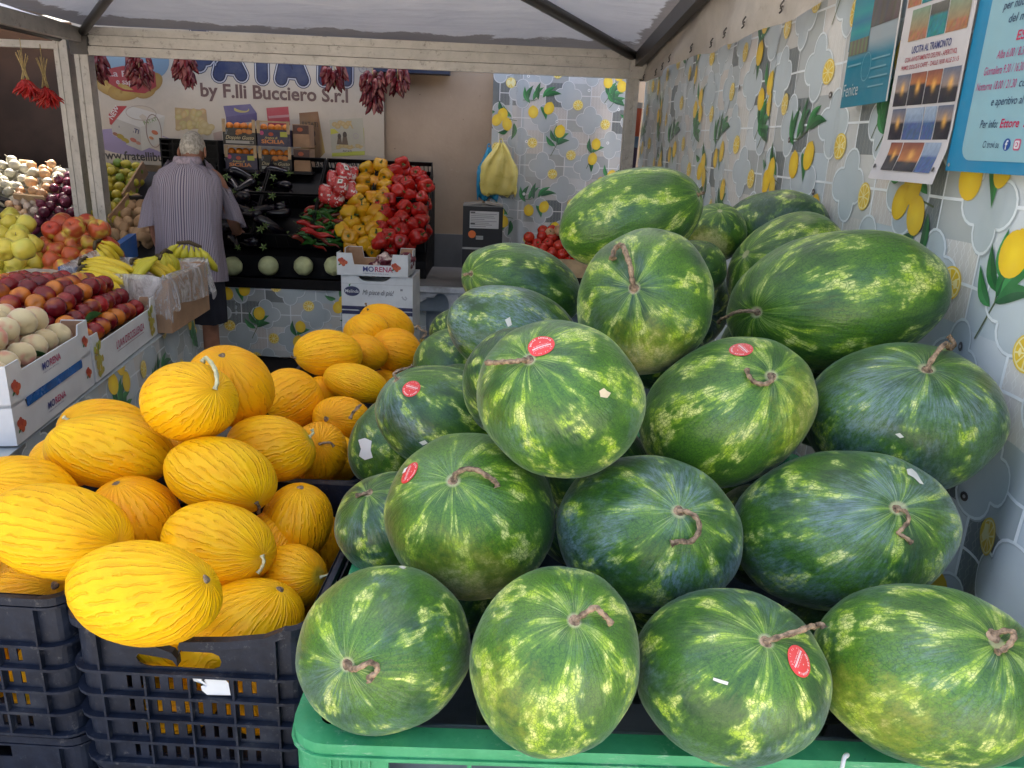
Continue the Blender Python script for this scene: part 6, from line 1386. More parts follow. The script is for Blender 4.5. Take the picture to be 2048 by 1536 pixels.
def chillies(px, y0, y1, Y, label, seed, wd):
    R = random.Random(seed); top = atY(px, y0, Y); bot = atY(px, y1, Y); root = empty('chilli_bunch', top); tag(root, label, 'chillies', 'chilli bunches at the upper left'); Ln = top.z - bot.z
    bm = bmesh.new()
    for k in range(9): a = R.uniform(0, 6.28); tube(bm, curve_pts([(.03 * math.cos(a), .03 * math.sin(a), .0 + R.uniform(-.02, .03)), (.008 * math.cos(a), .008 * math.sin(a), -Ln * .3), (.02 * math.cos(a + 1), .02 * math.sin(a + 1), -Ln * .6)], 3), .0022, 4)
    tube(bm, [(0, 0, .09), (0, 0, -Ln * .5)], .002, 4); link('dry_stalks', bm, M_dryst, root)
    for k in range(60):
        a = R.uniform(0, 6.28); e_ = R.uniform(.1, 1.1); d = Vector((math.cos(a) * e_, math.sin(a) * e_ * .7, -.8)).normalized(); c = bpy.data.objects.new('chilli', CH); COL.objects.link(c); c.parent = root
        c.location = Vector((0, 0, -Ln * .62)) + d * (.035 + R.uniform(0, wd)); c.rotation_euler = d.to_track_quat('X', 'Z').to_euler()
chillies(44, 112, 190, 4.75, 'bunch of bright red chillies on dry stalks, the left one', 5, .035); chillies(84, 122, 210, 4.85, 'lower bunch of bright red chillies touching the gazebo post', 6, .04)
# shopping bags on the curtain edge
def bag(name, loc, w_, h, mat, label, s=0, hook=.03):
    root = empty(name, loc); tag(root, label, 'plastic bags')
    def fn(u, v):
        a = u * 2 * math.pi; tp = 1 - v; ww = w_ * (.10 + .90 * min(1, (tp * 2.2)) ** .8) * (1 - .12 * max(0, tp - .8) * 5) * (1 + .05 * math.sin(a * 3 + s)); th = .03 * math.sin(math.pi * min(1, tp * .9 + .1)) + .008
        x = math.cos(a) * ww / 2; y = math.sin(a) * th * (1 + .4 * math.sin(a * 7 + tp * 5 + s)); z = -h * min(1, tp * 1.08) + .014 * math.sin(a * 5 + s) * tp + .02 * fbm((math.cos(a) * 2 + s, math.sin(a) * 2, tp * 3))
        return Vector((x + .015 * fbm((tp * 4, s, a)), y, z))
    link('bag', sheet(48, 18, fn, True), mat, root, True)
    bm = bmesh.new(); tube(bm, curve_pts([(0, .0, -.03), (-.012, .01, .01), (0, .02, hook), (.012, .01, .01), (.004, 0, -.03)], 4), .005, 6, flat=.6); link('handle', bm, mat, root, True); return root
bag('carrier_bags', atY(968, 296, 5.90) + Vector((.035, .02, 0)), .17, .36, bag_mat('blue_bag_plastic', (.02, .24, .42)), 'blue carrier bags hanging behind the yellow ones', 2)
bag('carrier_bags', atY(1002, 286, 5.84), .27, .36, bag_mat('yellow_bag_plastic', (.68, .58, .16)), 'bunch of yellow carrier bags hanging on the curtain edge', 5)
# narrow coloured pack leaning in the corner
up = empty('folded_parasol', (0, 0, 0)); tag(up, 'slim orange and violet package standing in the corner by the gazebo post', 'package')
a_, b_ = atY(1278, 205, 5.50), atY(1262, 345, 5.40); b_ = a_ + (b_ - a_) * 3.2; 
P = Print(); hh = (b_ - a_).length
for k in range(40):
    t0, t1 = k / 40, (k + 1) / 40; c = (.50, .48, .46) if k < 1 else (.55, .09, .03) if t0 < .14 else (.12, .20, .32) if t0 < .2 else (.04, .02, .07) if t0 < .55 else (.3, .05, .04)
    P.rect(-.026, -hh * t1, .026, -hh * t0, c, 0)

dn = (b_ - a_).normalized(); ex_ = Vector((1, 0, 0)); ex_ = (ex_ - dn * ex_.dot(dn)).normalized(); P.v = [v for v in P.v]
o = P.build('printed_sleeve', plane_map(a_, ex_, -dn, Vector((0, -1, 0))), M_print); o.parent = up
bm = bmesh.new(); obox(bm, a_ - ex_ * .026 + Vector((0, .002, 0)), ex_ * .052, Vector((0, .04, 0)), b_ - a_); link('core', bm, M_wcard, up)
# ------------------------------------------------------------------ advertising banner on the rear wall (painted in world metres: u = x, v = z)
BN = empty('advertising_banner', (0, 0, 0)); tag(BN, 'large printed banner with big blue letters and pictures of potato packs on the rear wall', 'banner')
BYw = 6.015
def bxz(px, py): p = atY(px, py, BYw); return p.x, p.z
def ban(u, v, w_): return Vector((u, BYw + .008 * math.sin(u * 5 + v * 2) + .006 * fbm((u * 2.2 + v * 1.3, v * 1.5, 4)) - w_, v))
P = Print(); bx0, _ = bxz(160, 200); bx1, _ = bxz(768, 200); bz0 = bxz(400, 334)[1]; bz1 = 2.32
WB = (.48, .41, .32)
P.grid(bx0, bz0, bx1, bz1, 60, 30, lambda u, v: WB, 0)
BLU, BLU2, BRN = (.018, .03, .085), (.012, .018, .05), (.11, .055, .05)
PXM = 1 / 252.0                                            # metres per photo pixel on this wall
# blue oval and red ribbon with potatoes, upper left
x, z = bxz(255, 118); P.ell(x, z, .30, .17, (.16, .24, .30), 1, 0, 36, 2, (.22, .31, .36))
for a, b, ra, rb, ro in ((215, 172, .11, .062, -25), (250, 182, .13, .065, 10), (290, 180, .085, .055, 20), (305, 165, .085, .058, 35), (228, 160, .09, .06, -10)):
    x, z = bxz(a, b); P.ell(x, z, ra, rb, (.30, .17, .035), 2, ro, 22, 3, (.42, .28, .07))
x0, z0 = bxz(208, 148); x1, z1 = bxz(312, 158)
P.poly([(x0, z0 + .03), (x0 + .14, z0 + .06), (x0 + .28, z0 + .06), (x1, z0 + .03), (x1, z0 - .07), (x0 + .28, z0 - .12), (x0 + .12, z0 - .11), (x0 + .02, z0 - .06)], (.30, .025, .03), 4)
x, z = bxz(215, 152); P.text('La Patata', x, z, .058, (.50, .42, .38), 5, .01, width=.30); x, z = bxz(232, 168); P.text('e sapore', x, z, .055, (.50, .42, .38), 5, .01, width=.20)
# big letters PATATI: puffy blue with pale and dark outline
def puffy(px, strokes, wd):
    for wq, c, L in ((wd + .034, BLU2, 2), (wd + .022, (.45, .44, .46), 3), (wd + .006, (.01, .015, .045), 4), (wd - .014, BLU, 5)):
        for st in strokes:
            pts = [bxz(px + a, b) for a, b in st]; P.stroke(pts, wq, c, L + .05 * strokes.index(st))
            for q in (pts[0], pts[-1]): P.ell(q[0], q[1], wq / 2, wq / 2, c, L + .05 * strokes.index(st), 0, 14, 1)
puffy(0, [[(398, 60), (398, 128)], [(398, 78), (420, 84), (426, 100), (412, 116), (398, 118)]], .10)
puffy(0, [[(438, 150), (452, 90)], [(452, 90), (482, 150)], [(445, 134), (474, 136)]], .085)
puffy(0, [[(522, 85), (524, 156)], [(500, 90), (548, 92)]], .080)
puffy(0, [[(562, 158), (578, 90)], [(578, 90), (606, 160)], [(570, 142), (598, 144)]], .085)
puffy(0, [[(650, 90), (648, 160)], [(626, 92), (676, 95)]], .080)
puffy(0, [[(694, 95), (694, 162)]], .075)
x, z = bxz(726, 137); P.stroke([(x + .028 * math.cos(a), z + .028 * math.sin(a)) for a in [2 * math.pi * k / 16 for k in range(16)]], .006, (.25, .22, .22), 2, True); P.text('R', x - .010, z - .012, .035, (.25, .22, .22), 2)
xa, za = bxz(401, 192); xb, zb_ = bxz(697, 205); P.text('by F.lli Bucciero S.r.l', xa, (za + zb_) / 2, .128, BRN, 3, .028, width=xb - xa)
xa, za = bxz(195, 320); P.text('www.fratellibucciero.it', xa, za + .01, .086, (.04, .035, .035), 3, .022, width=.76)
xa, za = bxz(408, 336); P.text('Patati Bucciero', xa, za + .012, .040, (.06, .05, .05), 3, .01, width=.30)
xa, za = bxz(618, 337); P.text('CASERTA - ITALY', xa, za + .01, .060, (.05, .045, .045), 3, .012, width=bxz(728, 337)[0] - xa)
# product pictures
def quad(pts, col, L=3, cols=None): P.poly([bxz(a, b) for a, b in pts], col, L, cols)
x, z = bxz(268, 283); P.ell(x, z - .01, .34, .095, (.25, .20, .32), 1, -4, 30, 1)
quad([(218, 232), (280, 255), (283, 302), (226, 278)], (.40, .37, .32)); quad([(280, 255), (330, 232), (324, 285), (283, 302)], (.47, .44, .37)); quad([(218, 232), (262, 212), (330, 232), (280, 255)], (.52, .49, .43))
P.text('PATATI', *bxz(236, 254), .045, (.06, .05, .12), 5, .02, rot=-17, width=.15); P.text('PATATI', *bxz(289, 250), .035, (.2, .3, .12), 5, .01, rot=20, width=.11)
x, z = bxz(248, 258); P.ell(x, z - .005, .026, .009, (.05, .04, .05), 5, -20, 14, 1)
for a, b, c_, r_ in ((230, 268, (.25, .10, .06), .02), (240, 273, (.30, .22, .03), .03), (250, 281, (.32, .24, .03), .03), (266, 280, (.42, .12, .08), .025), (276, 286, (.45, .2, .14), .02), (310, 265, (.45, .12, .05), .025), (303, 276, (.5, .2, .08), .018)): x, z = bxz(a, b); P.ell(x, z, r_, r_ * .6, c_, 5, -20, 12, 1)
x, z = bxz(308, 262); P.stroke([(x + .055 * math.cos(a), z + .115 * math.sin(a)) for a in [2 * math.pi * k / 26 for k in range(26)]], .006, (.26, .18, .16), 5.5, True)
x, z = bxz(282, 226); P.stroke([(x + .11 * math.cos(a), z + .05 * math.sin(a)) for a in [2 * math.pi * k / 26 for k in range(26)]], .006, (.38, .32, .26), 5, True)
quad([(219, 248), (217, 228), (232, 212), (254, 212), (222, 250)], (.36, .03, .035), 6); P.text('NEW', *bxz(224, 240), .052, (.55, .50, .46), 7, .03, rot=52, width=.105)
quad([(350, 215), (413, 220), (417, 258), (352, 258)], (.36, .25, .12)); 
RR = random.Random(2)
for k in range(26):
    x, z = bxz(356 + RR.uniform(0, 52), 222 + RR.uniform(0, 34)); P.ell(x, z, .028, .019, (.40 + RR.uniform(-.06, .06), .29 + RR.uniform(-.05, .05), .11), 4 + .05 * k, RR.uniform(0, 90), 12, 2, (.46, .36, .17))
for a, b in ((410, 250), (422, 255), (405, 262), (416, 264)): x, z = bxz(a, b); P.ell(x, z, .032, .024, (.40, .30, .12), 6, 20, 12, 2, (.48, .38, .19))
quad([(447, 212), (500, 208), (513, 226), (452, 234)], (.11, .09, .19), 3); quad([(452, 234), (513, 226), (514, 242), (454, 250)], (.08, .06, .15), 3); x, z = bxz(483, 219); P.ell(x, z, .055, .022, (.38, .32, .10), 4, 0, 18, 2)
quad([(532, 216), (576, 213), (580, 250), (536, 252)], (.36, .045, .06), 3); quad([(536, 232), (578, 229), (579, 234), (537, 237)], (.42, .2, .2), 4)
quad([(427, 266), (444, 262), (446, 304), (432, 310)], (.34, .24, .19), 3); quad([(427, 266), (444, 262), (444, 278), (429, 282)], (.38, .27, .21), 4)
quad([(598, 226), (636, 223), (650, 305), (640, 316), (612, 316), (602, 300)], (.30, .19, .07), 3, [(.16, .07, .03), (.2, .09, .04), (.40, .28, .07), (.14, .07, .03), (.12, .06, .03), (.38, .26, .10)])
P.text('PATATI', *bxz(604, 253), .050, (.06, .04, .03), 5, .02, width=.115); x, z = bxz(624, 276); P.stroke([(x + .060 * math.cos(a), z + .072 * math.sin(a)) for a in [2 * math.pi * k / 26 for k in range(26)]], .005, (.2, .1, .03), 5, True)
P.ell(x, z + .03, .026, .030, (.05, .02, .015), 5, 0, 16, 1); P.ell(x, z + .025, .014, .017, (.48, .36, .26), 6, 0, 14, 1); P.poly([(x - .03, z - .05), (x + .03, z - .05), (x + .018, z + .004), (x - .018, z + .004)], (.10, .05, .03), 5.5)
quad([(659, 240), (726, 236), (730, 310), (664, 313)], (.40, .37, .28), 3); quad([(661, 258), (728, 256), (729, 288), (663, 290)], (.48, .44, .04), 4); quad([(664, 303), (730, 299), (730, 310), (664, 313)], (.40, .42, .04), 4); quad([(664, 297), (730, 294), (730, 302), (664, 304)], (.42, .40, .33), 4.5)
for k in range(10): x, z = bxz(670 + k * 5.5, 249 + 4 * math.sin(k * 2)); P.ell(x, z, .022, .018, (.42, .28, .10), 3.5 + .05 * k, 0, 12, 2, (.5, .38, .18))
for k in range(8): x, z = bxz(668 + k * 8, 293 + 2 * math.sin(k * 2)); P.ell(x, z, .022, .014, (.42, .30, .10), 3.5 + .05 * k, 0, 12, 2, (.5, .38, .18))
for a, b, s_ in ((679, 276, 1.), (690, 274, 1.2)): x, z = bxz(a, b); P.ell(x, z + .012 * s_, .013 * s_, .020 * s_, (.05, .03, .02), 5, 0, 12, 1); P.poly([(x - .02 * s_, z - .045 * s_), (x + .02 * s_, z - .045 * s_), (x + .012 * s_, z), (x - .012 * s_, z)], (.12, .08, .05), 5)
P.text('PATATI', *bxz(686, 304), .020, (.05, .04, .03), 6, .01, width=.065); x, z = bxz(712, 272); P.stroke([(x + .018 * math.cos(a), z + .018 * math.sin(a)) for a in [2 * math.pi * k / 14 for k in range(14)]], .004, (.35, .3, .3), 5, True)
M_ban_ = print_mat('vinyl_banner', .5, .35, 6, .35, soil=.15)
o = P.build('printed_vinyl', ban, M_ban_); o.parent = BN
# dark rolled awning box at the top of the bare wall
bm = bmesh.new(); a, b = atY(748, 130, 5.98), atY(900, 150, 5.98); box(bm, -.92, b.x, 5.90, 6.03, b.z - .003, b.z + .16); o = link('rolled_awning', bm, simple('navy_box', (.02, .03, .06), .5)); tag(o, 'dark blue bar at the top of the bare wall, right of the banner', 'awning box')

# ------------------------------------------------------------------ posters on the right hand curtain: u = distance towards the viewer, v = z
PX_ = .925
def pm(y0, z0, tilt, curl=.0, X=PX_):
    t_ = math.radians(tilt); ey = Vector((0, -math.cos(t_), math.sin(t_))); ez = Vector((0, math.sin(t_), math.cos(t_)))
    return lambda u, v, w_: Vector((X, y0, z0)) + ey * u + ez * v + Vector((-w_ + .0015 * math.sin(u * 9 + v * 4) - curl * math.exp(-(v / .05) ** 2), 0, 0))
def pic(P, x0, y0, x1, y1, sky_, sea, sun_=None, seed=0, hz=.5):
    R = random.Random(seed)
    def cf(u, v):
        k = .88 + .24 * R.random()
        if v > hz: t_ = (v - hz) / (1 - hz); c = [sky_[0][i] * (1 - t_) + sky_[1][i] * t_ for i in range(3)]
        else: c = [sea[i] * (.75 + .5 * R.random()) for i in range(3)]
        if sun_: d = math.hypot((u - sun_[0]) * 1.3, v - sun_[1]); g_ = math.exp(-(d / .16) ** 2); c = [c[i] * (1 - g_) + (.85, .45, .10)[i] * g_ for i in range(3)]
        return tuple(q * k for q in c)
    P.grid(x0, y0, x1, y1, 12, 10, cf, 2)
ORA, DUSK, SEA, TUR, ROCK, NIGHT = ((.45, .16, .04), (.20, .06, .05)), ((.30, .22, .18), (.10, .13, .20)), (.035, .06, .09), (.01, .20, .22), (.06, .055, .045), (.02, .02, .03)
# poster 1
A1_ = atX(1680, 217, PX_); B1_ = atX(1775, 202, PX_); w1 = (A1_ - B1_).length; tl = math.degrees(math.atan2(B1_.z - A1_.z, A1_.y - B1_.y))
po = empty('poster', (0, 0, 0)); tag(po, 'teal poster with a sunset photo, leftmost of the three travel posters', 'poster', 'travel posters pinned to the curtain')
P = Print(); Hh = .62; P.grid(0, 0, w1, Hh, 10, 16, lambda u, v: (.005, .17, .26) if v < .23 else (.28, .34, .38), 0)
pic(P, w1 * .42, Hh * .30, w1, Hh, ORA, (.09, .075, .08), (.32, .62), 1, .45)
P.poly([(w1 * .74, Hh * .55), (w1, Hh * .55), (w1, Hh * .80), (w1 * .84, Hh * .74)], (.04, .02, .03), 3)
P.grid(0, Hh * .23, w1 * .42, Hh * .52, 8, 8, lambda u, v: (.03, .22 + .06 * math.sin(v * 30), .28), 2); P.poly([(w1 * .20, Hh * .52), (w1 * .25, Hh * .52), (w1 * .34, Hh * .9), (w1 * .26, Hh * .9)], (.03, .03, .04), 3)
P.grid(w1 * .02, Hh * .21, w1 * .42, Hh * .27, 10, 2, lambda u, v: (.14, .10 + .1 * (int(u * 10) % 2), .10), 3)
P.text('Fenice', w1 * .03, Hh * .045, .046, (.45, .52, .55), 4, .0, width=w1 * .33); P.text('Tour Gastronomico', w1 * .06, Hh * .46, .016, (.6, .65, .68), 4, .0, width=w1 * .24)
for k in range(4): P.rect(w1 * .56, Hh * (.17 - .035 * k), w1 * (.92 - .05 * (k % 2)), Hh * (.176 - .035 * k), (.14, .32, .40), 4)
P.rect(w1 * .05, Hh * .165, w1 * .34, Hh * .172, (.14, .32, .40), 4); P.stroke([(w1 * .46 + .025 * math.cos(a), Hh * .15 + .034 * math.sin(a)) for a in [2 * math.pi * k / 18 for k in range(18)]], .002, (.14, .34, .42), 4, True)
P.rect(w1 - .006, 0, w1 + .002, Hh, (.6, .6, .6), 5, 1, 8)
o = P.build('printed_sheet', pm(A1_.y, A1_.z, tl), M_print); o.parent = po
# poster 2
A2_ = atX(1752, 357, PX_ - .008); B2_ = atX(1884, 360, PX_ - .008); w2 = (A2_ - B2_).length
po = empty('poster', (0, 0, 0)); tag(po, 'white poster filled with rows of small sea photos, middle of the three travel posters', 'poster', 'travel posters pinned to the curtain')
P = Print(); Hh = .72; P.grid(0, 0, w2, Hh, 10, 20, lambda u, v: (.55, .54, .56), 0)
RR = random.Random(9); pal = {'s': (ORA, NIGHT), 'd': (DUSK, NIGHT), 't': (((.10, .18, .25), (.20, .30, .42)), TUR), 'r': (((.05, .05, .04), (.12, .12, .11)), TUR), 'w': (((.20, .28, .42), (.30, .38, .5)), (.06, .11, .26)), 'f': (((.30, .22, .12), (.18, .28, .20)), (.35, .16, .08))}
def row(y0, h, xs, kinds):
    for (a, b), k in zip(zip(xs, xs[1:]), kinds): c = pal[k]; pic(P, w2 * a + .002, y0, w2 * b - .002, y0 + h, c[0], c[1], (.55, .55) if k in 'sd' else None, RR.randint(0, 999), RR.uniform(.35, .65))
row(.022, .062, (.16, .36, .68, .92), 'ssw'); row(.090, .068, (.08, .30, .58, .76, 1.0 - .02), 'dwwd'); row(.164, .068, (.06, .28, .52, .74, .98), 'dssd')
P.text('PRIMO, DOLCE E CAFFE\' - DALLE 18:00 ALLE 21:15', w2 * .10, .242, .013, (.35, .03, .06), 3, .012, width=w2 * .82); P.text('CON AVVISTAMENTO DELFINI - APERITIVO,', w2 * .14, .258, .014, (.35, .03, .06), 3, .012, width=w2 * .74); P.text('USCITA AL TRAMONTO', w2 * .22, .275, .021, (.03, .05, .20), 3, .02, width=w2 * .56)
row(.302, .066, (.12, .40, .66, .95), 'frf'); row(.376, .066, (.02, .24, .50, .74, .99), 'frrr'); row(.448, .068, (.02, .26, .52, .76, .99), 'trtt')
P.text('FRUTTA NEL POMERIGGIO', w2 * .04, .530, .014, (.35, .03, .06), 3, .012, width=w2 * .50); P.text('PRANZO A BORDO CON ANTIPASTO, PRIMO, CAFFE\', CANNOLI', w2 * .04, .547, .014, (.35, .03, .06), 3, .012, width=w2 * .94); P.text('CON GIRO DI TUTTE LE CALE, GROTTE, FARAGLIONI', w2 * .04, .564, .014, (.35, .03, .06), 3, .012, width=w2 * .94); P.text('USCITA DIURNA', w2 * .04, .583, .021, (.03, .05, .20), 3, .02, width=w2 * .48)
for x in (.05, .95): P.ell(w2 * x, .03, .005, .005, (.05, .05, .05), 4, 0, 10, 1)
o = P.build('printed_sheet', pm(A2_.y, A2_.z, 0, .02, PX_ - .008), M_print); o.parent = po
# poster 3
A3_ = atX(1890, 341, PX_ - .004); po = empty('poster', (0, 0, 0)); tag(po, 'light blue poster with rounded text panel and red lines, rightmost of the three travel posters', 'poster', 'travel posters pinned to the curtain')
P = Print(); w3, Hh = .40, .60; P.grid(0, 0, w3, Hh, 10, 14, lambda u, v: (.01, .22, .42) if v < .72 else (.01, .27, .25), 0)
def rrect(x0, y0, x1, y1, r_, c, L): P.fan((x0 + x1) / 2, (y0 + y1) / 2, [(cx + r_ * math.cos(math.radians(a0 + 18 * k)), cy + r_ * math.sin(math.radians(a0 + 18 * k))) for cx, cy, a0 in ((x1 - r_, y1 - r_, 0), (x0 + r_, y1 - r_, 90), (x0 + r_, y0 + r_, 180), (x1 - r_, y0 + r_, 270)) for k in range(6)], c, L, 6)
rrect(.045, .022, w3 - .02, .385, .03, (.24, .44, .52), 1); rrect(.11, .40, w3 - .02, .52, .02, (.55, .50, .46), 1)
P.text('Gita in barca', .135, .475, .050, (.50, .16, .06), 3, .02, .15, width=.26); P.text('snorkeling', .165, .425, .042, (.50, .16, .06), 3, .02, .15, width=.18)
P.poly([(.035, .42), (.085, .415), (.095, .53), (.060, .54)], (.50, .42, .36), 2)
for k in range(12): P.ell(.045 + RR.random() * .04, .43 + RR.random() * .09, .006, .006, ((.45, .06, .04), (.08, .25, .05), (.5, .45, .3))[k % 3], 3, 0, 8, 1)
tx = [('Ad ogni partecipante offriamo', .340, .26), ('gratuitamente pinne, maschera', .315, .29), ('per nuotare nelle acque cristalline', .290, .27), ('del mare di Lampedusa', .265, .21)]
for i, (s_, y_, wd) in enumerate(tx): P.text(s_, .075 + (.02 if i == 0 else 0 if i == 1 else .012 if i == 2 else .035), y_, .021, (.02, .06, .14), 3, .008, .2, width=wd)
P.text('ESCURSIONI', .145, .232, .023, (.50, .03, .10), 3, .022, .1, width=.15)
for i, (a_, b_) in enumerate((('Alba 6.00 / 8.30', 'con colazione'), ('Giornaliera 9.30 / 16.30', 'con pranzo'), ('Notturna 18.00 / 21.30', 'con avvistamento'))):
    y_ = .205 - i * .027; x_ = (.098, .066, .052)[i]; wd = (.085, .120, .122)[i]; P.text(a_, x_, y_, .021, (.40, .06, .20), 3, .006, .2, width=wd); P.text(b_, x_ + wd + .008, y_, .021, (.02, .06, .14), 3, .006, .2)
P.text('e aperitivo al tramonto', .110, .122, .021, (.02, .06, .14), 3, .006, .2, width=.17); P.text('Per info:', .090, .082, .021, (.02, .06, .14), 3, .006, .15, width=.055); P.text('Ettore  327 5442', .152, .082, .022, (.50, .02, .10), 3, .018, .15, width=.15)
P.text('Ci trovi su', .112, .046, .018, (.02, .06, .14), 3, .004, .2, width=.05); P.ell(.186, .052, .011, .011, (.02, .08, .32), 3, 0, 18, 1); P.text('f', .1825, .044, .022, (.6, .65, .7), 4, .03)
rrect(.206, .042, .226, .062, .005, (.50, .10, .20), 3); rrect(.209, .045, .223, .059, .003, (.6, .62, .66), 4); P.ell(.216, .052, .0045, .0045, (.50, .10, .20), 5, 0, 12, 1); P.ell(.216, .052, .0028, .0028, (.6, .62, .66), 6, 0, 12, 1)
P.ell(.012, .012, .004, .004, (.3, .3, .3), 3, 0, 10, 1)
o = P.build('printed_sheet', pm(A3_.y, A3_.z, 0, 0, PX_ - .004), M_print); o.parent = po

# ------------------------------------------------------------------ the man seen from behind
M_skin = simple('skin', (.33, .155, .10), .55, .14, 18, .15, 120, .001)
M_skin2 = M_skin
t = NT('striped_shirt'); co = obj_co(t); uv = t.n('Attribute', attribute_name='arc').outputs['Vector']; s3 = t.n('SeparateXYZ', {0: uv})
wv_ = t.math('SINE', t.math('MULTIPLY', s3.outputs[0], 2 * math.pi / .0115)); st = t.ss(wv_, -.1, .4)
w2_ = t.math('SINE', t.math('MULTIPLY', s3.outputs[0], 2 * math.pi / .046)); ho = t.ss(t.math('SINE', t.math('MULTIPLY', s3.outputs[1], 2 * math.pi / .012)), .1, .7, 0, .5)
c = t.mix(st, (.42, .38, .42), t.mix(t.ss(w2_, 0, .6), (.08, .06, .11), (.13, .12, .19))); c = t.mix(ho, c, (.30, .26, .33))
t.bsdf(c, .85, .2, 0, t.bump(t.noise(co, 9, 4), .5, .02)); M_shirt = t.m
M_short = simple('dark_shorts', (.02, .022, .035), .85, .2, 12, .3); M_hair = simple('white_grey_hair', (.42, .39, .34), .7, .35, 60, .8, 160, .004); M_shoe = simple('dark_shoe', (.03, .025, .02), .5, .2)
MX, MY = atY(368, 400, 4.7).x, 4.72
man = empty('person', (MX, MY, 0)); tag(man, 'grey haired man seen from behind in a striped short sleeved shirt, facing the back counter', 'person')
def skinned(name, verts, edges, rad, mat, parent, lv=2):
    me = bpy.data.meshes.new(name); me.from_pydata([Vector(v) for v in verts], edges, []); o = bpy.data.objects.new(name, me); COL.objects.link(o)
    m = o.modifiers.new('skin', 'SKIN'); m.use_smooth_shade = True
    for i, r_ in enumerate(rad): me.skin_vertices[0].data[i].radius = r_ if isinstance(r_, tuple) else (r_, r_)
    me.skin_vertices[0].data[0].use_root = True
    m2 = o.modifiers.new('sub', 'SUBSURF'); m2.levels = lv; m2.render_levels = lv
    dg = bpy.context.evaluated_depsgraph_get(); me2 = bpy.data.meshes.new_from_object(o.evaluated_get(dg)); bpy.data.objects.remove(o)
    return link(name, me2, mat, parent, True)
# joints: pelvis, spine, neck, head, arms, legs (x to his right as we see it, y towards the counter)
Vv = [(0, .0, .86), (0, .02, 1.02), (0, .06, 1.20), (0, .10, 1.34), (0, .12, 1.42), (.005, .155, 1.475), (.005, .185, 1.545), (.005, .18, 1.60),
      (-.17, .10, 1.37), (-.235, .08, 1.22), (-.265, .07, 1.08), (-.262, .13, .93), (-.255, .19, .83), (-.252, .205, .80),
      (.17, .12, 1.37), (.22, .15, 1.22), (.24, .20, 1.09), (.215, .33, 1.02), (.19, .43, 1.0), (.185, .455, .995),
      (-.095, .0, .80), (-.105, .0, .50), (-.11, -.02, .28), (-.11, .0, .08), (-.115, .12, .035),
      (.095, .0, .80), (.105, .0, .50), (.11, -.02, .28), (.11, .0, .08), (.115, .12, .035)]
Ee = [(0, 1), (1, 2), (2, 3), (3, 4), (4, 5), (5, 6), (6, 7), (3, 8), (8, 9), (9, 10), (10, 11), (11, 12), (12, 13), (3, 14), (14, 15), (15, 16), (16, 17), (17, 18), (18, 19), (0, 20), (20, 21), (21, 22), (22, 23), (23, 24), (0, 25), (25, 26), (26, 27), (27, 28), (28, 29)]
Rr = [(.15, .11), (.14, .105), (.15, .11), (.13, .09), (.062, .06), (.072, .082), (.080, .095), (.060, .070),
      .058, .05, .043, .040, .030, .026, .058, .05, .043, .040, .030, .026, .088, .058, .058, .038, .030, .088, .058, .058, .038, .030]
body = skinned('body', Vv, Ee, Rr, M_skin, man)
# hands: palm and five fingers as one skinned surface each, part of the body kept as children
def hand(name, base, d, side):
    d = Vector(d).normalized(); s = d.cross(Vector((0, 0, 1))).normalized() if abs(d.z) < .9 else Vector((0, 1, 0)); u = s.cross(d)
    vs = [Vector(base), Vector(base) + d * .045]; es = [(0, 1)]; rs = [.024, (.036, .016)]
    for k, (o_, l_) in enumerate(((-.030, .062), (-.010, .072), (.010, .068), (.028, .054))):
        i = len(vs); b0 = Vector(base) + d * .075 + s * o_; vs += [b0, b0 + d * l_ * .5 - u * .012, b0 + d * l_ * .85 - u * .032]; es += [(1, i), (i, i + 1), (i + 1, i + 2)]; rs += [.010, .009, .008]
    i = len(vs); b0 = Vector(base) + d * .025 + s * .030 * side; vs += [b0 + s * .012 * side - u * .01, b0 + d * .03 + s * .026 * side - u * .02, b0 + d * .058 + s * .026 * side - u * .03]; es += [(0, i), (i, i + 1), (i + 1, i + 2)]; rs += [.012, .010, .008]
    return skinned(name, vs, es, rs, M_skin, man)
hand('hand', Vv[13], Vector(Vv[13]) - Vector(Vv[11]), 1); hand('hand', Vv[19], Vector(Vv[19]) - Vector(Vv[17]), -1)
# head: shaped skull with ears, bent forward
HC = Vector((.005, .175, 1.515))
tiltm = Matrix.Rotation(math.radians(-22), 3, 'X')
def headshape(n):   # n unit, +y is the face
    r = Vector((n.x * .077, n.y * .097, n.z * .112)); 
    if n.z < 0: r.x *= 1 - .22 * (-n.z) ** 1.2; r.y *= 1 - (.10 if n.y > 0 else .30) * (-n.z)
    return r
bm = bmesh.new(); bmesh.ops.create_uvsphere(bm, u_segments=32, v_segments=24, radius=1)
for v_ in bm.verts: n = v_.co.copy(); p = headshape(n); v_.co = HC + tiltm @ p
def blob(bm, c, rx, ry, rz, su=12):
    q = bmesh.new(); bmesh.ops.create_uvsphere(q, u_segments=su, v_segments=8, radius=1)
    for v_ in q.verts: v_.co = HC + tiltm @ (Vector(c) + Vector((v_.co.x * rx, v_.co.y * ry, v_.co.z * rz)))
    merge(bm, q)
blob(bm, (0, .100, -.02), .012, .020, .024)                     # nose
link('head', bm, M_skin, man, True)
for sx_ in (-1, 1):
    bm = bmesh.new(); blob(bm, (sx_ * .080, -.004, -.012), .010, .020, .034)
    for v_ in bm.verts: v_.co.x += sx_ * .010 * max(0, (-(v_.co.y - HC.y - .01)) / .03)
    link('ear', bm, M_skin, man, True)
    bm = bmesh.new(); blob(bm, (sx_ * .030, .088, .005), .013, .010, .010); link('eye', bm, simple('eye_white', (.6, .58, .55), .3), man, True)
bm = bmesh.new(); blob(bm, (0, .088, -.062), .026, .012, .007); link('mouth', bm, simple('lips', (.32, .10, .08), .5), man, True)
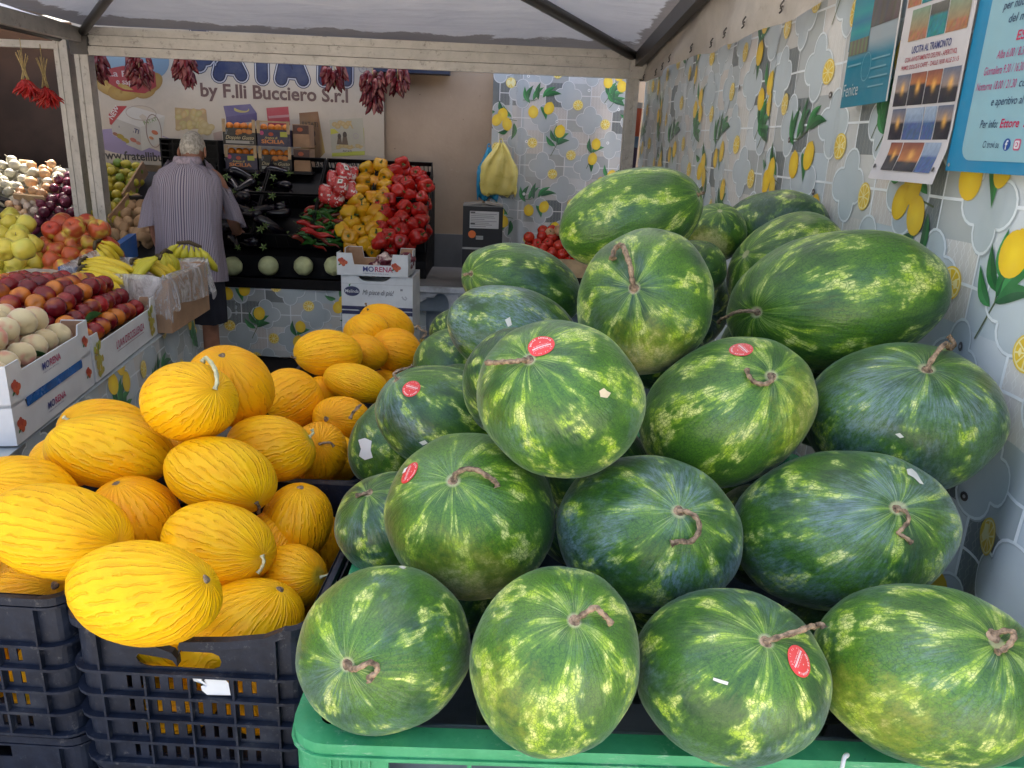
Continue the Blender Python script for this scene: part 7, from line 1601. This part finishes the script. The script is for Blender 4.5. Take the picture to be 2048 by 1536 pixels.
bm = bmesh.new(); bmesh.ops.create_uvsphere(bm, u_segments=56, v_segments=40, radius=1)
for v_ in bm.verts:
    n = v_.co.copy(); p = headshape(n); g_ = 1.055 + .018 * fbm(Vector((n.x * 9, n.y * 9, n.z * 3))); hl = -.52 + .10 * math.cos(n.x * 6)
    if n.z < hl or (n.y > .35 and n.z < .45) or (abs(n.x) > .72 and n.z < -.12 and n.y > -.5): g_ = .95
    if n.z > .90 and n.y < .3: g_ = 1.02
    v_.co = HC + tiltm @ (p * g_)
link('hair', bm, M_hair, man, True)
# shirt: torso and sleeves as lofted rings
def loft(rings, name, mat, parent, seg=40, cap=False, fold=.006, arcw=1.0):
    vs, ar, fs = [], [], []; L_ = 0
    for i, (c, rx, ry, ax) in enumerate(rings):
        c = Vector(c)
        if i: L_ += (c - Vector(rings[i - 1][0])).length
        ax = Vector(ax).normalized(); e1 = Vector((1, 0, 0)); e1 = (e1 - ax * e1.dot(ax)).normalized(); e2 = ax.cross(e1)
        for k in range(seg + 1):
            a = 2 * math.pi * k / seg - math.pi / 2 * 0; f_ = 1 + (fold / max(rx, .05)) * (math.sin(a * 5 + i * .5) + .8 * math.sin(a * 9 - i * .7) + 1.5 * fbm((math.cos(a) * 2, math.sin(a) * 2, i * .4)))
            ca, sa = math.cos(a), math.sin(a); q = .85; cc, s_ = math.copysign(abs(ca) ** q, ca), math.copysign(abs(sa) ** q, sa)
            vs.append(c + e1 * cc * rx * f_ + e2 * s_ * ry * f_); ar.append((a * .19 * arcw, L_, 0))
    for i in range(len(rings) - 1):
        for k in range(seg): a = i * (seg + 1) + k; fs.append((a, a + 1, a + seg + 2, a + seg + 1))
    me = bpy.data.meshes.new(name); me.from_pydata(vs, [], fs); at = me.attributes.new('arc', 'FLOAT_VECTOR', 'POINT'); at.data.foreach_set('vector', np.array(ar, dtype=np.float32).ravel())
    o = link(name, me, mat, parent, True); return o
U = (0, .12, 1)
sh_ = loft([((.0, .085, 1.462), .070, .066, (0, .3, 1)), ((.0, .092, 1.435), .088, .078, (0, .3, 1)), ((0, .088, 1.418), .135, .088, U), ((0, .080, 1.395), .188, .105, U), ((0, .070, 1.355), .222, .120, U), ((0, .055, 1.29), .232, .130, U), ((0, .04, 1.20), .222, .132, U), ((0, .03, 1.10), .215, .135, U), ((0, .02, 1.0), .218, .140, U), ((0, .01, .90), .228, .148, U), ((0, .005, .80), .236, .152, U), ((0, 0, .735), .240, .155, U)], 'shirt', M_shirt, man, 56, fold=.005)
loft([((-.165, .085, 1.385), .085, .085, (.9, .1, -.55)), ((-.205, .085, 1.33), .078, .078, (.6, .1, -.8)), ((-.240, .08, 1.22), .078, .074, (.3, .1, -1)), ((-.268, .075, 1.10), .082, .076, (.2, .1, -1)), ((-.276, .075, 1.065), .084, .078, (.2, .1, -1))], 'sleeve', M_shirt, man, 28, fold=.006)
loft([((.165, .10, 1.385), .085, .085, (-.9, -.1, -.55)), ((.200, .12, 1.33), .078, .078, (-.6, -.1, -.8)), ((.228, .155, 1.22), .074, .074, (-.3, -.3, -1)), ((.243, .195, 1.11), .077, .074, (-.2, -.4, -1)), ((.246, .21, 1.075), .078, .075, (-.2, -.4, -1))], 'sleeve', M_shirt, man, 28, fold=.006)
bm = bmesh.new(); rg = []
for j, (zz, rx, ry, dy) in enumerate(((1.432, .086, .076, .092), (1.472, .078, .072, .088), (1.482, .080, .074, .087), (1.470, .088, .080, .086), (1.440, .100, .088, .088))): rg.append([bm.verts.new((rx * math.cos(a), dy + ry * math.sin(a) - .0, zz + .02 * math.sin(a) * 0 - .012 * max(0, math.sin(a)))) for a in [2 * math.pi * k / 32 for k in range(32)]])
for a_, b_ in zip(rg, rg[1:]):
    for k in range(32): bm.faces.new((a_[k], a_[(k + 1) % 32], b_[(k + 1) % 32], b_[k]))
link('collar', bm, simple('shirt_collar', (.36, .30, .35), .85, .3, 60), man, True)
loft([((0, 0, .90), .190, .135, (0, 0, 1)), ((0, 0, .78), .200, .140, (0, 0, 1)), ((0, 0, .70), .205, .135, (0, 0, 1))], 'shorts_waist', M_short, man, 36)
for sx_ in (-1, 1): loft([((sx_ * .10, 0, .74), .105, .115, (0, 0, 1)), ((sx_ * .105, 0, .60), .100, .105, (0, 0, 1)), ((sx_ * .11, 0, .47), .098, .100, (0, 0, 1))], 'shorts_leg', M_short, man, 28)
for sx_ in (-1, 1):
    bm = bmesh.new(); q = bmesh.new(); bmesh.ops.create_uvsphere(q, u_segments=18, v_segments=10, radius=1)
    for v_ in q.verts: v_.co = Vector((sx_ * .115 + v_.co.x * .052, .06 + v_.co.y * .145, max(.0, .045 + v_.co.z * .055)))
    merge(bm, q); link('shoe', bm, M_shoe, man, True)
man.scale = (.87, .95, .972)
